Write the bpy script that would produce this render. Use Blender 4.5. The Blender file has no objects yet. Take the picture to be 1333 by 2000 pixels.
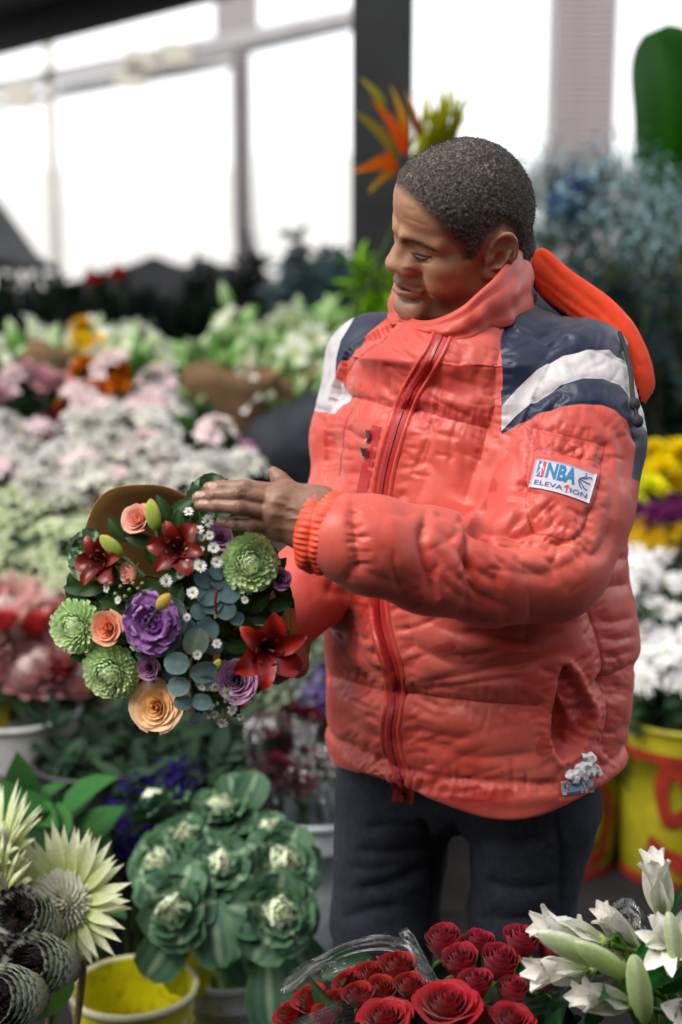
import bpy, bmesh, math, random, os
import numpy as np
from mathutils import Matrix, Vector
from mathutils.bvhtree import BVHTree

SC = bpy.context.scene
COL = SC.collection
PI = math.pi
# ------------------------------------------------------------------ camera, sky, sun, exposure
PITCH = math.radians(11.0)
FPX = 2778.0                                   # focal length in pixels of the 1333 x 2000 photograph (50 mm)
CAM = np.array([0.0, -2.03, 1.58])
FW = np.array([0, math.cos(PITCH), -math.sin(PITCH)])
UP = np.array([0, math.sin(PITCH), math.cos(PITCH)])
cam_data = bpy.data.cameras.new('camera')
cam_data.sensor_fit = 'VERTICAL'
cam_data.sensor_height = 36.0
cam_data.lens = 50.0
cam_data.clip_start = 0.05
cam_data.clip_end = 3000.0
cam_data.dof.use_dof = True
cam_data.dof.focus_distance = 1.86
cam_data.dof.aperture_fstop = 2.0
cam = bpy.data.objects.new('camera', cam_data)
COL.objects.link(cam)
cam.location = CAM
cam.rotation_euler = (math.radians(90) - PITCH, 0, 0)
SC.camera = cam

SUN_EL, SUN_AZ = math.radians(52), math.radians(-54)    # azimuth measured from -Y (behind the camera), negative = camera left
world = bpy.data.worlds.new('World')
SC.world = world
world.use_nodes = True
wn, wl = world.node_tree.nodes, world.node_tree.links
bg = wn['Background']
sky = wn.new('ShaderNodeTexSky')
sky.sky_type = 'NISHITA'
sky.sun_disc = False
sky.sun_elevation = SUN_EL
sdir = Vector((math.sin(SUN_AZ) * math.cos(SUN_EL), -math.cos(SUN_AZ) * math.cos(SUN_EL), math.sin(SUN_EL)))
sky.sun_rotation = math.atan2(sdir.x, sdir.y)
sky.air_density = 1.0
sky.dust_density = 1.2
sky.ozone_density = 1.0
hsv = wn.new('ShaderNodeHueSaturation')
hsv.inputs['Saturation'].default_value = 0.10          # overcast: the blue is washed out
wl.new(sky.outputs['Color'], hsv.inputs['Color'])
wl.new(hsv.outputs['Color'], bg.inputs['Color'])
bg.inputs['Strength'].default_value = 0.14
sun_data = bpy.data.lights.new('sun', 'SUN')
sun_data.energy = 1.25
sun_data.angle = math.radians(28)
sun_data.color = (1.0, 0.95, 0.88)
sun = bpy.data.objects.new('sun', sun_data)
COL.objects.link(sun)
sun.rotation_euler = sdir.to_track_quat('Z', 'Y').to_euler()
sun.location = (-3, -5, 8)
vs = SC.view_settings
vs.view_transform = 'Standard'
vs.look = 'None'
vs.exposure = 1.32
vs.gamma = 1.0
vs.use_curve_mapping = False
SC.cycles.max_bounces = 6
SC.cycles.transparent_max_bounces = 24
SC.cycles.transmission_bounces = 6
SC.cycles.use_denoising = True
SC.cycles.sample_clamp_indirect = 6.0

# ------------------------------------------------------------------ helpers
def P(px, py, y):
    """The world point on the plane Y = y that stands at pixel (px, py) of the photograph."""
    u, v = (px - 666.5) / FPX, (1000 - py) / FPX
    d = FW + v * UP + np.array([u, 0, 0])
    t = (y - CAM[1]) / d[1]
    return CAM + t * d

def PS(lst):
    return [P(*q[:3]) for q in lst]

def scale_at(y):
    return FPX / (y - CAM[1])                  # pixels per metre, roughly

def proj(Q):
    d = np.asarray(Q, float) - CAM
    z = d @ FW
    return np.stack([666.5 + FPX * d[..., 0] / z, 1000 - FPX * (d @ UP) / z], -1)

def srgb(r, g, b):
    f = lambda c: (c / 255 / 12.92) if c <= 10 else ((c / 255 + 0.055) / 1.055) ** 2.4
    return (f(r), f(g), f(b))

def new_mesh(name, V, F, mats=None, smooth=True, mi=None):
    me = bpy.data.meshes.new(name)
    V = np.asarray(V, np.float32)
    if isinstance(F, np.ndarray):
        n, k = F.shape
        me.vertices.add(len(V)); me.vertices.foreach_set('co', V.ravel())
        me.loops.add(n * k); me.loops.foreach_set('vertex_index', F.ravel().astype(np.int32))
        me.polygons.add(n)
        me.polygons.foreach_set('loop_start', np.arange(0, n * k, k, dtype=np.int32))
        me.polygons.foreach_set('loop_total', np.full(n, k, np.int32))
        if mi is not None:
            me.polygons.foreach_set('material_index', np.asarray(mi, np.int32))
        me.update(calc_edges=True)
        me.validate()
    else:
        me.from_pydata(V.tolist(), [], F)
        if mi is not None:
            me.polygons.foreach_set('material_index', np.asarray(mi, np.int32))
        me.update()
    me.polygons.foreach_set('use_smooth', np.full(len(me.polygons), bool(smooth)))
    for m in (mats if isinstance(mats, (list, tuple)) else [mats] if mats else []):
        me.materials.append(m)
    return me

def set_attr(me, name, arr):
    a = me.attributes.new(name, 'FLOAT', 'POINT')
    a.data.foreach_set('value', np.asarray(arr, np.float32))

def set_color(me, name, arr):
    a = me.attributes.new(name, 'FLOAT_COLOR', 'POINT')
    arr = np.asarray(arr, np.float32)
    a.data.foreach_set('color', np.concatenate([arr, np.ones((len(arr), 1), np.float32)], 1).ravel())

def link(name, me, parent=None, loc=None, M=None):
    o = bpy.data.objects.new(name, me)
    COL.objects.link(o)
    if parent is not None:
        o.parent = parent
    if M is not None:
        o.matrix_basis = M
    elif loc is not None:
        o.location = loc
    return o

def tag(o, label=None, cat=None, group=None, kind=None):
    if label: o['label'] = label
    if cat: o['category'] = cat
    if group: o['group'] = group
    if kind: o['kind'] = kind
    return o

def thing(name, label, cat, loc=(0, 0, 0), group=None, M=None):
    o = bpy.data.objects.new(name, None)
    COL.objects.link(o)
    o.empty_display_size = 0.05
    if M is not None:
        o.matrix_basis = M
    else:
        o.location = loc
    return tag(o, label, cat, group)

def copy_tree(o, parent=None, M=None):
    c = o.copy()
    COL.objects.link(c)
    if parent is not None:
        c.parent = parent
    if M is not None:
        c.matrix_basis = M
    for ch in list(o.children):
        copy_tree(ch, c)
    return c

def frame(n, up=(0, 0, 1)):
    """Rotation matrix (3x3 numpy, columns) with local Z along n."""
    n = np.asarray(n, float); n = n / np.linalg.norm(n)
    u = np.asarray(up, float)
    x = np.cross(u, n)
    if np.linalg.norm(x) < 1e-4:
        x = np.cross((1, 0, 0), n)
    x /= np.linalg.norm(x)
    return np.stack([x, np.cross(n, x), n], 1)

def mat4(R3, loc, s=1.0):
    M = np.eye(4); M[:3, :3] = np.asarray(R3) * s; M[:3, 3] = loc
    return Matrix(M.tolist())

def rotz(a):
    c, s = math.cos(a), math.sin(a)
    return np.array([[c, -s, 0], [s, c, 0], [0, 0, 1.0]])

def rotx(a):
    c, s = math.cos(a), math.sin(a)
    return np.array([[1, 0, 0], [0, c, -s], [0, s, c]])

# ------------------------------------------------------------------ materials
def mat(name, col, rough=0.6, var=0.25, vscale=30.0, bump=0.0, bscale=200.0, spec=0.5, sheen=0.0, sss=0.0, trans=0.0, metal=0.0, coords='Object', col2=None, alpha=1.0, dist=0.002, hue=0.0):
    m = bpy.data.materials.new(name)
    m.use_nodes = True
    nt = m.node_tree; N, Lk = nt.nodes, nt.links
    b = N['Principled BSDF']
    b.inputs['Roughness'].default_value = rough
    b.inputs['Specular IOR Level'].default_value = spec
    b.inputs['Metallic'].default_value = metal
    b.inputs['Alpha'].default_value = alpha
    if sheen:
        b.inputs['Sheen Weight'].default_value = sheen
    if sss:
        b.inputs['Subsurface Weight'].default_value = sss
        b.inputs['Subsurface Radius'].default_value = (0.008, 0.003, 0.002)
        b.inputs['Subsurface Scale'].default_value = 0.6
    if trans:
        b.inputs['Transmission Weight'].default_value = trans
    tc = N.new('ShaderNodeTexCoord')
    nz = N.new('ShaderNodeTexNoise'); nz.inputs['Scale'].default_value = vscale; nz.inputs['Detail'].default_value = 4
    Lk.new(tc.outputs[coords], nz.inputs['Vector'])
    mx = N.new('ShaderNodeMix'); mx.data_type = 'RGBA'
    c = np.array(col)
    c2 = np.array(col2) if col2 is not None else c * (1 + var)
    c1 = c if col2 is not None else c * (1 - var)
    mx.inputs['A'].default_value = (*c1, 1); mx.inputs['B'].default_value = (*c2, 1)
    rp = N.new('ShaderNodeMapRange'); rp.inputs['From Min'].default_value = 0.3; rp.inputs['From Max'].default_value = 0.7
    Lk.new(nz.outputs['Fac'], rp.inputs['Value'])
    Lk.new(rp.outputs['Result'], mx.inputs['Factor'])
    out = mx.outputs['Result']
    if hue:
        oi = N.new('ShaderNodeObjectInfo')
        hs = N.new('ShaderNodeHueSaturation')
        r2 = N.new('ShaderNodeMapRange'); r2.inputs['To Min'].default_value = 1 - hue * 4; r2.inputs['To Max'].default_value = 1 + hue * 4
        Lk.new(oi.outputs['Random'], r2.inputs['Value'])
        Lk.new(r2.outputs['Result'], hs.inputs['Value'])
        r3 = N.new('ShaderNodeMapRange'); r3.inputs['To Min'].default_value = 0.5 - hue * 0.3; r3.inputs['To Max'].default_value = 0.5 + hue * 0.3
        Lk.new(oi.outputs['Random'], r3.inputs['Value'])
        Lk.new(r3.outputs['Result'], hs.inputs['Hue'])
        Lk.new(out, hs.inputs['Color'])
        out = hs.outputs['Color']
    Lk.new(out, b.inputs['Base Color'])
    if bump:
        n2 = N.new('ShaderNodeTexNoise'); n2.inputs['Scale'].default_value = bscale; n2.inputs['Detail'].default_value = 3
        Lk.new(tc.outputs[coords], n2.inputs['Vector'])
        bp = N.new('ShaderNodeBump'); bp.inputs['Strength'].default_value = bump; bp.inputs['Distance'].default_value = dist
        Lk.new(n2.outputs['Fac'], bp.inputs['Height'])
        Lk.new(bp.outputs['Normal'], b.inputs['Normal'])
    return m

def vcol_mat(name, attr='col', rough=0.6, spec=0.5, sheen=0.0, sss=0.0, var=0.12, vscale=60, bump=0.0, bscale=300, dist=0.001, thin=0.0, hue=0.0, sat=1.0):
    """Base colour from a colour attribute of the mesh (petal and leaf colouring), varied a little by noise."""
    m = bpy.data.materials.new(name); m.use_nodes = True
    N, Lk = m.node_tree.nodes, m.node_tree.links
    b = N['Principled BSDF']
    b.inputs['Roughness'].default_value = rough
    b.inputs['Specular IOR Level'].default_value = spec
    if sheen: b.inputs['Sheen Weight'].default_value = sheen
    if sss:
        b.inputs['Subsurface Weight'].default_value = sss
        b.inputs['Subsurface Radius'].default_value = (0.010, 0.0035, 0.002)
        b.inputs['Subsurface Scale'].default_value = 0.5
    a = N.new('ShaderNodeAttribute'); a.attribute_name = attr
    tc = N.new('ShaderNodeTexCoord')
    nz = N.new('ShaderNodeTexNoise'); nz.inputs['Scale'].default_value = vscale; nz.inputs['Detail'].default_value = 5
    Lk.new(tc.outputs['Object'], nz.inputs['Vector'])
    hs = N.new('ShaderNodeHueSaturation'); hs.inputs['Saturation'].default_value = sat
    rp = N.new('ShaderNodeMapRange'); rp.inputs['From Min'].default_value = 0.25; rp.inputs['From Max'].default_value = 0.75
    rp.inputs['To Min'].default_value = 1 - var; rp.inputs['To Max'].default_value = 1 + var
    Lk.new(nz.outputs['Fac'], rp.inputs['Value'])
    val = rp.outputs['Result']
    if hue:
        oi = N.new('ShaderNodeObjectInfo')
        r2 = N.new('ShaderNodeMapRange'); r2.inputs['To Min'].default_value = 1 - hue * 4; r2.inputs['To Max'].default_value = 1 + hue * 4
        Lk.new(oi.outputs['Random'], r2.inputs['Value'])
        mu = N.new('ShaderNodeMath'); mu.operation = 'MULTIPLY'
        Lk.new(val, mu.inputs[0]); Lk.new(r2.outputs['Result'], mu.inputs[1]); val = mu.outputs[0]
        r3 = N.new('ShaderNodeMapRange'); r3.inputs['To Min'].default_value = 0.5 - hue * 0.3; r3.inputs['To Max'].default_value = 0.5 + hue * 0.3
        Lk.new(oi.outputs['Random'], r3.inputs['Value'])
        Lk.new(r3.outputs['Result'], hs.inputs['Hue'])
    Lk.new(val, hs.inputs['Value']); Lk.new(a.outputs['Color'], hs.inputs['Color'])
    Lk.new(hs.outputs['Color'], b.inputs['Base Color'])
    if bump:
        n2 = N.new('ShaderNodeTexNoise'); n2.inputs['Scale'].default_value = bscale; n2.inputs['Detail'].default_value = 4
        Lk.new(tc.outputs['Object'], n2.inputs['Vector'])
        bp = N.new('ShaderNodeBump'); bp.inputs['Strength'].default_value = bump; bp.inputs['Distance'].default_value = dist
        Lk.new(n2.outputs['Fac'], bp.inputs['Height']); Lk.new(bp.outputs['Normal'], b.inputs['Normal'])
    if thin:
        tr = N.new('ShaderNodeBsdfTranslucent'); ms = N.new('ShaderNodeMixShader'); ms.inputs['Fac'].default_value = thin
        Lk.new(hs.outputs['Color'], tr.inputs['Color'])
        Lk.new(b.outputs['BSDF'], ms.inputs[1]); Lk.new(tr.outputs['BSDF'], ms.inputs[2])
        Lk.new(ms.outputs['Shader'], N['Material Output'].inputs['Surface'])
    return m

# ------------------------------------------------------------------ implicit surfaces: sparse surface nets
def smin(a, b, k):
    h = np.clip(0.5 + 0.5 * (b - a) / k, 0, 1)
    return b + (a - b) * h - k * h * (1 - h)

def smax(a, b, k):
    return -smin(-a, -b, k)

def ell(c, r, R=None):
    c, r = np.asarray(c, float), np.asarray(r, float)
    def f(Q):
        q = Q - c
        if R is not None: q = q @ R
        k0 = np.sqrt(((q / r) ** 2).sum(-1)) + 1e-9
        k1 = np.sqrt(((q / (r * r)) ** 2).sum(-1)) + 1e-9
        return k0 * (k0 - 1) / k1
    return f

def cone(a, b, ra, rb):
    a, b = np.asarray(a, float), np.asarray(b, float)
    ba = b - a; bb = ba @ ba + 1e-12
    def f(Q):
        q = Q - a
        h = np.clip(q @ ba / bb, 0, 1)
        return np.sqrt(((q - h[:, None] * ba) ** 2).sum(-1)) - (ra + (rb - ra) * h)
    return f

def chain(pts, rs, k=0.01):
    fs = [cone(pts[i], pts[i + 1], rs[i], rs[i + 1]) for i in range(len(pts) - 1)]
    def f(Q):
        d = fs[0](Q)
        for g in fs[1:]: d = smin(d, g(Q), k)
        return d
    return f

def poly_dist(Q, pts, ret_t=False):
    """Distance of Q (N,k) to the polyline pts."""
    pts = np.asarray(pts, float)
    best = np.full(len(Q), 1e9); bt = np.zeros(len(Q))
    for i in range(len(pts) - 1):
        a, ba = pts[i], pts[i + 1] - pts[i]
        q = Q - a
        h = np.clip(q @ ba / (ba @ ba + 1e-12), 0, 1)
        d = np.sqrt(((q - h[:, None] * ba) ** 2).sum(-1))
        m = d < best
        best[m] = d[m]; bt[m] = (i + h)[m]
    return (best, bt / (len(pts) - 1)) if ret_t else best

def poly_sdf(Q, pts):
    """Signed distance to a closed 2-D polygon (negative inside)."""
    pts = np.asarray(pts, float)
    d = poly_dist(Q, np.vstack([pts, pts[:1]]))
    ins = np.zeros(len(Q), bool)
    n = len(pts)
    for i in range(n):
        (x0, y0), (x1, y1) = pts[i], pts[(i + 1) % n]
        if y0 == y1: continue
        c = ((y0 > Q[:, 1]) != (y1 > Q[:, 1])) & (Q[:, 0] < (x1 - x0) * (Q[:, 1] - y0) / (y1 - y0) + x0)
        ins ^= c
    return np.where(ins, -d, d)

def smooth_path(pts, n=6):
    """Catmull-Rom through pts."""
    p = np.asarray(pts, float)
    if len(p) < 3: return p
    e = np.vstack([2 * p[0] - p[1], p, 2 * p[-1] - p[-2]])
    out = []
    for i in range(1, len(e) - 2):
        for t in np.linspace(0, 1, n, endpoint=False):
            a, b, c, d = e[i - 1], e[i], e[i + 1], e[i + 2]
            out.append(0.5 * ((2 * b) + (c - a) * t + (2 * a - 5 * b + 4 * c - d) * t * t + (3 * b - a - 3 * c + d) * t ** 3))
    out.append(p[-1])
    return np.array(out)

_rn = np.random.default_rng(11)
_LAT = _rn.random((32, 32, 32)).astype(np.float32)
def vnoise(Q):
    """Value noise in -1..1, period 32."""
    q = np.asarray(Q, float)
    i = np.floor(q).astype(int); f = q - i
    f = f * f * (3 - 2 * f)
    i0 = i & 31; i1 = (i + 1) & 31
    L = _LAT
    def lx(a, b): return L[i0[:, 0], a, b] * (1 - f[:, 0]) + L[i1[:, 0], a, b] * f[:, 0]
    y0 = lx(i0[:, 1], i0[:, 2]) * (1 - f[:, 1]) + lx(i1[:, 1], i0[:, 2]) * f[:, 1]
    y1 = lx(i0[:, 1], i1[:, 2]) * (1 - f[:, 1]) + lx(i1[:, 1], i1[:, 2]) * f[:, 1]
    return 2 * (y0 * (1 - f[:, 2]) + y1 * f[:, 2]) - 1

def mesh_sdf(prims, lo, hi, h, B=14, slack=1.25, pad=0.004):
    """prims: (op, k, fn, centre, bound radius); op u = smooth union, s = subtract, i = intersect, d = displace fn(Q, d)."""
    lo = np.asarray(lo, float); hi = np.asarray(hi, float)
    nb = np.maximum(np.ceil((hi - lo) / (h * B)).astype(int), 1)
    g = np.stack(np.meshgrid(*[np.arange(n) for n in nb], indexing='ij'), -1).reshape(-1, 3)
    cen = lo + (g + 0.5) * h * B
    rb = h * B * math.sqrt(3) / 2
    def ev(Q, masks=None):
        D = np.full(len(Q), 9.0)
        for j, (op, k, fn, c, r) in enumerate(prims):
            m = slice(None) if masks is None else masks[j]
            if masks is not None and not m.any(): continue
            q = Q[m]
            if op == 'u': D[m] = smin(D[m], fn(q), k)
            elif op == 's': D[m] = smax(D[m], -fn(q), k)
            elif op == 'i': D[m] = smax(D[m], fn(q), k)
            else: D[m] = D[m] + fn(q, D[m])
        return D
    act = np.abs(ev(cen)) < rb * slack + pad
    g, cen = g[act], cen[act]
    n1 = B + 1
    loc = np.stack(np.meshgrid(*[np.arange(n1)] * 3, indexing='ij'), -1).reshape(-1, 3)
    NG = nb * B + 2
    gid = lambda I: (I[:, 0] * NG[1] + I[:, 1]) * NG[2] + I[:, 2]
    ids, pos, quads = [], [], []
    corner = np.array([[i, j, k] for i in (0, 1) for j in (0, 1) for k in (0, 1)])
    edges = [(a, b) for a in range(8) for b in range(a + 1, 8) if np.abs(corner[a] - corner[b]).sum() == 1]
    CH = max(1, 700000 // n1 ** 3)
    for s in range(0, len(g), CH):
        gb, cb = g[s:s + CH], cen[s:s + CH]
        Q = (lo + (gb[:, None, :] * B + loc[None]) * h).reshape(-1, 3)
        masks = []
        for op, k, fn, c, r in prims:
            if c is None: masks.append(np.ones(len(Q), bool)); continue
            m = np.linalg.norm(cb - np.asarray(c), axis=1) < r + rb * 1.3 + k * 1.5 + 0.004
            masks.append(np.repeat(m, n1 ** 3))
        D = ev(Q, masks).reshape(len(gb), n1, n1, n1)
        S = D < 0
        cnt = sum(S[:, i:B + i, j:B + j, k:B + k].astype(np.int8) for i, j, k in corner)
        bi, I, J, K = np.nonzero((cnt > 0) & (cnt < 8))
        if len(bi) == 0: continue
        vals = np.stack([D[bi, I + i, J + j, K + k] for i, j, k in corner], 1)
        acc = np.zeros((len(bi), 3)); num = np.zeros(len(bi))
        for a, b in edges:
            va, vb = vals[:, a], vals[:, b]
            m = (va < 0) != (vb < 0)
            t = np.where(m, va / np.where(va == vb, 1, va - vb), 0)
            acc += m[:, None] * (corner[a] + t[:, None] * (corner[b] - corner[a]))
            num += m
        base = np.stack([gb[bi, 0] * B + I, gb[bi, 1] * B + J, gb[bi, 2] * B + K], 1)
        ids.append(gid(base + 1)); pos.append(lo + (base + acc / num[:, None]) * h)
        for ax in range(3):
            o = [0, 0, 0]; o[ax] = 1
            A = S[:, :B, :B, :B]; Bv = S[:, o[0]:B + o[0], o[1]:B + o[1], o[2]:B + o[2]]
            bi, I, J, K = np.nonzero(A != Bv)
            if len(bi) == 0: continue
            e = np.stack([gb[bi, 0] * B + I, gb[bi, 1] * B + J, gb[bi, 2] * B + K], 1) + 1
            u, w = (ax + 1) % 3, (ax + 2) % 3
            du = np.zeros(3, int); du[u] = 1; dw = np.zeros(3, int); dw[w] = 1
            q = np.stack([gid(e), gid(e - du), gid(e - du - dw), gid(e - dw)], 1)
            fl = ~A[bi, I, J, K]
            q[fl] = q[fl][:, ::-1]
            quads.append(q)
    ids = np.concatenate(ids); pos = np.concatenate(pos); quads = np.concatenate(quads)
    o = np.argsort(ids); ids, pos = ids[o], pos[o]
    ix = np.searchsorted(ids, quads); ix = np.clip(ix, 0, len(ids) - 1)
    ok = (ids[ix] == quads).all(1)
    return pos, ix[ok]

def vert_normals(V, F):
    a, b, c, d = (V[F[:, i]] for i in range(4))
    n = np.cross(c - a, d - b)
    N = np.zeros_like(V)
    for i in range(4):
        np.add.at(N, F[:, i], n)
    return N / (np.linalg.norm(N, axis=1, keepdims=True) + 1e-12)

def relax(V, F, it=1, f=0.5):
    """A light Laplacian smoothing that takes the stair steps out of surface nets."""
    E = np.concatenate([F[:, [0, 1]], F[:, [1, 2]], F[:, [2, 3]], F[:, [3, 0]]])
    for _ in range(it):
        S = np.zeros_like(V); n = np.zeros(len(V))
        np.add.at(S, E[:, 0], V[E[:, 1]]); np.add.at(S, E[:, 1], V[E[:, 0]])
        np.add.at(n, E[:, 0], 1); np.add.at(n, E[:, 1], 1)
        V = V + f * (S / np.maximum(n, 1)[:, None] - V)
    return V

def sstep(x, a, b):
    t = np.clip((x - a) / (b - a), 0, 1)
    return t * t * (3 - 2 * t)
# ------------------------------------------------------------------ the flower seller
BASE_SKIN = np.array([0.335, 0.165, 0.090])

def head_rot(y, p, r):
    B = np.array([[0, 1, 0], [-1, 0, 0], [0, 0, 1.0]])
    cp, sp = math.cos(p), math.sin(p); Rp = np.array([[cp, 0, sp], [0, 1, 0], [-sp, 0, cp]])
    cr, sr = math.cos(r), math.sin(r); Rr = np.array([[1, 0, 0], [0, cr, -sr], [0, sr, cr]])
    cy, sy = math.cos(y), math.sin(y); Ry = np.array([[cy, sy, 0], [-sy, cy, 0], [0, 0, 1]])
    return Ry @ B @ Rp @ Rr
HR = head_rot(math.radians(69), math.radians(15), math.radians(-27))
HC = np.array([0.1717, -0.0533, 1.592])
HS = 1.02
to_head = lambda W: (np.asarray(W) - HC) @ HR / HS
def from_head(L):
    L = np.array(L, float)
    z = L[..., 2]
    L[..., 2] = np.where(z < .005, .005 + (z - .005) * .79, z)       # a broad, short lower face
    return L * HS @ HR.T + HC
TF = np.array([-0.63, -0.777, 0.0]); TF /= np.linalg.norm(TF)          # where the chest faces
TL = np.array([-TF[1], TF[0], 0.0])                                     # his own left
if TL[0] < 0: TL = -TL

mir = lambda Q: np.stack([Q[:, 0], np.abs(Q[:, 1]), Q[:, 2]], 1)
def msym(f): return lambda Q: f(mir(Q))

def head_prims():
    pr = []
    def u(f, c, r, k): pr.append(('u', k, f, c, r + k * 2))
    def E(c, r, k, sym=False, R=None):
        f = ell(c, r, R)
        if sym:
            u(msym(f), (c[0], 0, c[2]), max(r) + abs(c[1]), k)
        else:
            u(f, c, max(r), k)
    E((.004, 0, .034), (.083, .076, .083), .02)
    E((-.024, 0, .016), (.055, .064, .060), .03)
    E((.050, 0, .050), (.047, .060, .048), .03)
    E((.034, 0, -.020), (.054, .061, .060), .03)
    E((.030, 0, -.086), (.056, .058, .048), .025)
    E((.089, 0, -.121), (.021, .034, .026), .024)
    E((.026, 0, -.130), (.055, .052, .030), .022)                       # under the chin
    E((-.002, .053, -.072), (.034, .018, .038), .025, True)
    E((.058, .047, -.020), (.024, .021, .020), .020, True)
    E((.054, .042, -.054), (.031, .024, .032), .020, True)
    E((.079, .0195, .001), (.010, .011, .013), .010, True)
    f = cone((.0955, .010, .020), (.070, .052, .021), .0100, .0088); u(msym(f), (.08, 0, .025), .07, .012)
    f = ell((.099, .034, .004), (.0125, .016, .010)); pr.append(('s', .016, msym(f), (.098, 0, .004), .06))
    E((.0690, .0305, .004), (.0175, .0185, .0165), .006, True)
    # nose
    f = cone((.078, .0135, .008), (.092, .0175, -.028), .0105, .0135); u(msym(f), (.085, 0, -.01), .06, .012)
    u(cone((.091, 0, .014), (.105, 0, -.028), .0090, .0120), (.1, 0, -.01), .04, .010)
    E((.1050, 0, -.032), (.0145, .0170, .0135), .010)
    E((.0935, .0180, -.0365), (.0160, .0115, .0115), .008, True)
    f = ell((.106, .010, -.047), (.0075, .0050, .0045)); pr.append(('s', .002, msym(f), (.106, 0, -.047), .02))
    # mouth
    E((.088, 0, -.058), (.017, .028, .014), .012)
    E((.086, 0, -.080), (.017, .027, .014), .012)
    f = cone((.1025, 0.004, -.0665), (.0860, .029, -.0745), .0074, .0048); u(msym(f), (.095, 0, -.07), .04, .005)
    f = cone((.1010, 0.004, -.0845), (.0860, .025, -.0790), .0098, .0060); u(msym(f), (.095, 0, -.08), .04, .005)
    pr.append(('s', .0015, ell((.104, 0, -.0754), (.026, .0235, .0034)), (.104, 0, -.0752), .03))
    # neck
    nb = to_head(P(930, 680, .02)); na = np.array((-.028, 0, -.055))
    u(cone(na, nb, .064, .072), (na + nb) / 2, .17, .025)
    # ear (his left is seen; both are built)
    er = rotz(math.radians(-24)) @ np.array([[math.cos(.26), 0, -math.sin(.26)], [0, 1, 0], [math.sin(.26), 0, math.cos(.26)]])
    ec = np.array((-.004, .0815, -.006))
    def ear(Q):
        q = (mir(Q) - ec) @ er
        th = np.arctan2(q[:, 2] / .031, q[:, 0] / .0185)
        rim = 1 - .14 * (np.sin(th) < 0) * np.abs(np.cos(th))
        ex, ez = np.cos(th) * .0175 * rim, np.sin(th) * .0300
        q = q * np.array([1, 1, .82])
        plate = ell((0, -.001, 0), (.0185, .0052, .0315))(q)
        helix = np.sqrt((q[:, 0] - ex) ** 2 + (q[:, 2] - ez) ** 2 + (q[:, 1] - .0035) ** 2) - np.where(np.abs(th + .5) < .9, .0024, .0036)
        d = smin(plate, helix, .003)
        anti = chain([(-.009, .003, .017), (-.0095, .004, .002), (-.004, .004, -.014), (.006, .003, -.018)], [.0032, .0036, .0036, .003], .003)(q)
        d = smin(d, anti, .003)
        d = smax(d, -ell((.002, .006, -.002), (.0085, .0075, .0120))(q), .003)
        d = smax(d, -ell((.000, .007, .016), (.0110, .0048, .0065))(q), .003)
        d = smin(d, ell((.0125, .002, -.006), (.0050, .0045, .0070))(q), .004)       # tragus
        d = smin(d, ell((.003, .000, -.0285), (.0120, .0058, .0105))(q), .004)       # lobe
        return d
    pr.append(('u', .006, ear, (-.004, 0, -.004), .14))
    # creases and folds (y, z distance counts fully, depth lightly)
    gr = []
    def G(pts, depth, w, gate=.03):
        p = smooth_path(pts, 4); gr.append((p * np.array([.3, 1, 1]), depth, w))
    G([(.100, .026, -.030), (.097, .030, -.045), (.088, .037, -.060), (.080, .040, -.074)], .0042, .0046)     # nasolabial
    G([(.086, .030, -.075), (.084, .036, -.082), (.080, .038, -.096)], .0022, .0038)
    G([(.086, .016, .005), (.088, .023, .0105), (.085, .033, .0110), (.078, .044, .0070), (.07, .053, .003)], .0013, .0015)  # lid fold
    G([(.086, .0195, -.0008), (.0875, .024, -.0025), (.086, .034, -.0035), (.080, .044, .0000)], .0024, .0014)   # closed slit
    G([(.088, .017, -.008), (.086, .027, -.0150), (.080, .040, -.0130), (.07, .050, -.007)], .0012, .0026)     # bag
    G([(.07, .050, -.002), (.058, .062, -.004)], .0007, .0014)
    G([(.07, .050, -.006), (.058, .062, -.013)], .0007, .0014)
    G([(.07, .049, .002), (.058, .062, .006)], .0006, .0014)
    G([(.100, .012, .048), (.092, .030, .051), (.080, .048, .049)], .0007, .0018)
    G([(.100, .008, .061), (.090, .030, .065)], .0005, .0018)
    G([(.100, .007, .026), (.099, .0065, .016)], .0009, .0020)
    G([(.096, .0275, -.031), (.095, .0300, -.040), (.098, .026, -.047)], .0014, .0024)    # round the nostril wing
    G([(.100, 0, -.098), (.097, .014, -.0985), (.090, .022, -.096)], .0016, .0055)
    G([(.060, .046, -.128), (.070, .032, -.140), (.078, 0, -.146)], .0018, .0050)
    def creases(Q, d):
        q = mir(Q); out = np.zeros(len(Q))
        q3 = q * np.array([.3, 1, 1])
        near = (np.abs(d) < .012) & (Q[:, 0] > .035)
        if near.any():
            o = np.zeros(near.sum()); qq = q3[near]
            for p, depth, w in gr:
                o += depth * np.exp(-(poly_dist(qq, p) / w) ** 2)
            out[near] = o
        return out + .0006 * vnoise(Q * 60)
    pr.append(('d', 0, creases, None, 0))
    return pr, gr

HAIR_POLY = [(.13, .100), (.107, .095), (.099, .086), (.088, .074), (.074, .054), (.062, .034), (.050, .020), (.042, -.002), (.029, -.006), (.022, .010), (.013, .032), (-.012, .040), (-.028, .022), (-.036, -.012), (-.046, -.050), (-.07, -.066), (-.15, -.07), (-.15, .17), (.13, .17)]
hp = np.array(HAIR_POLY)

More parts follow.
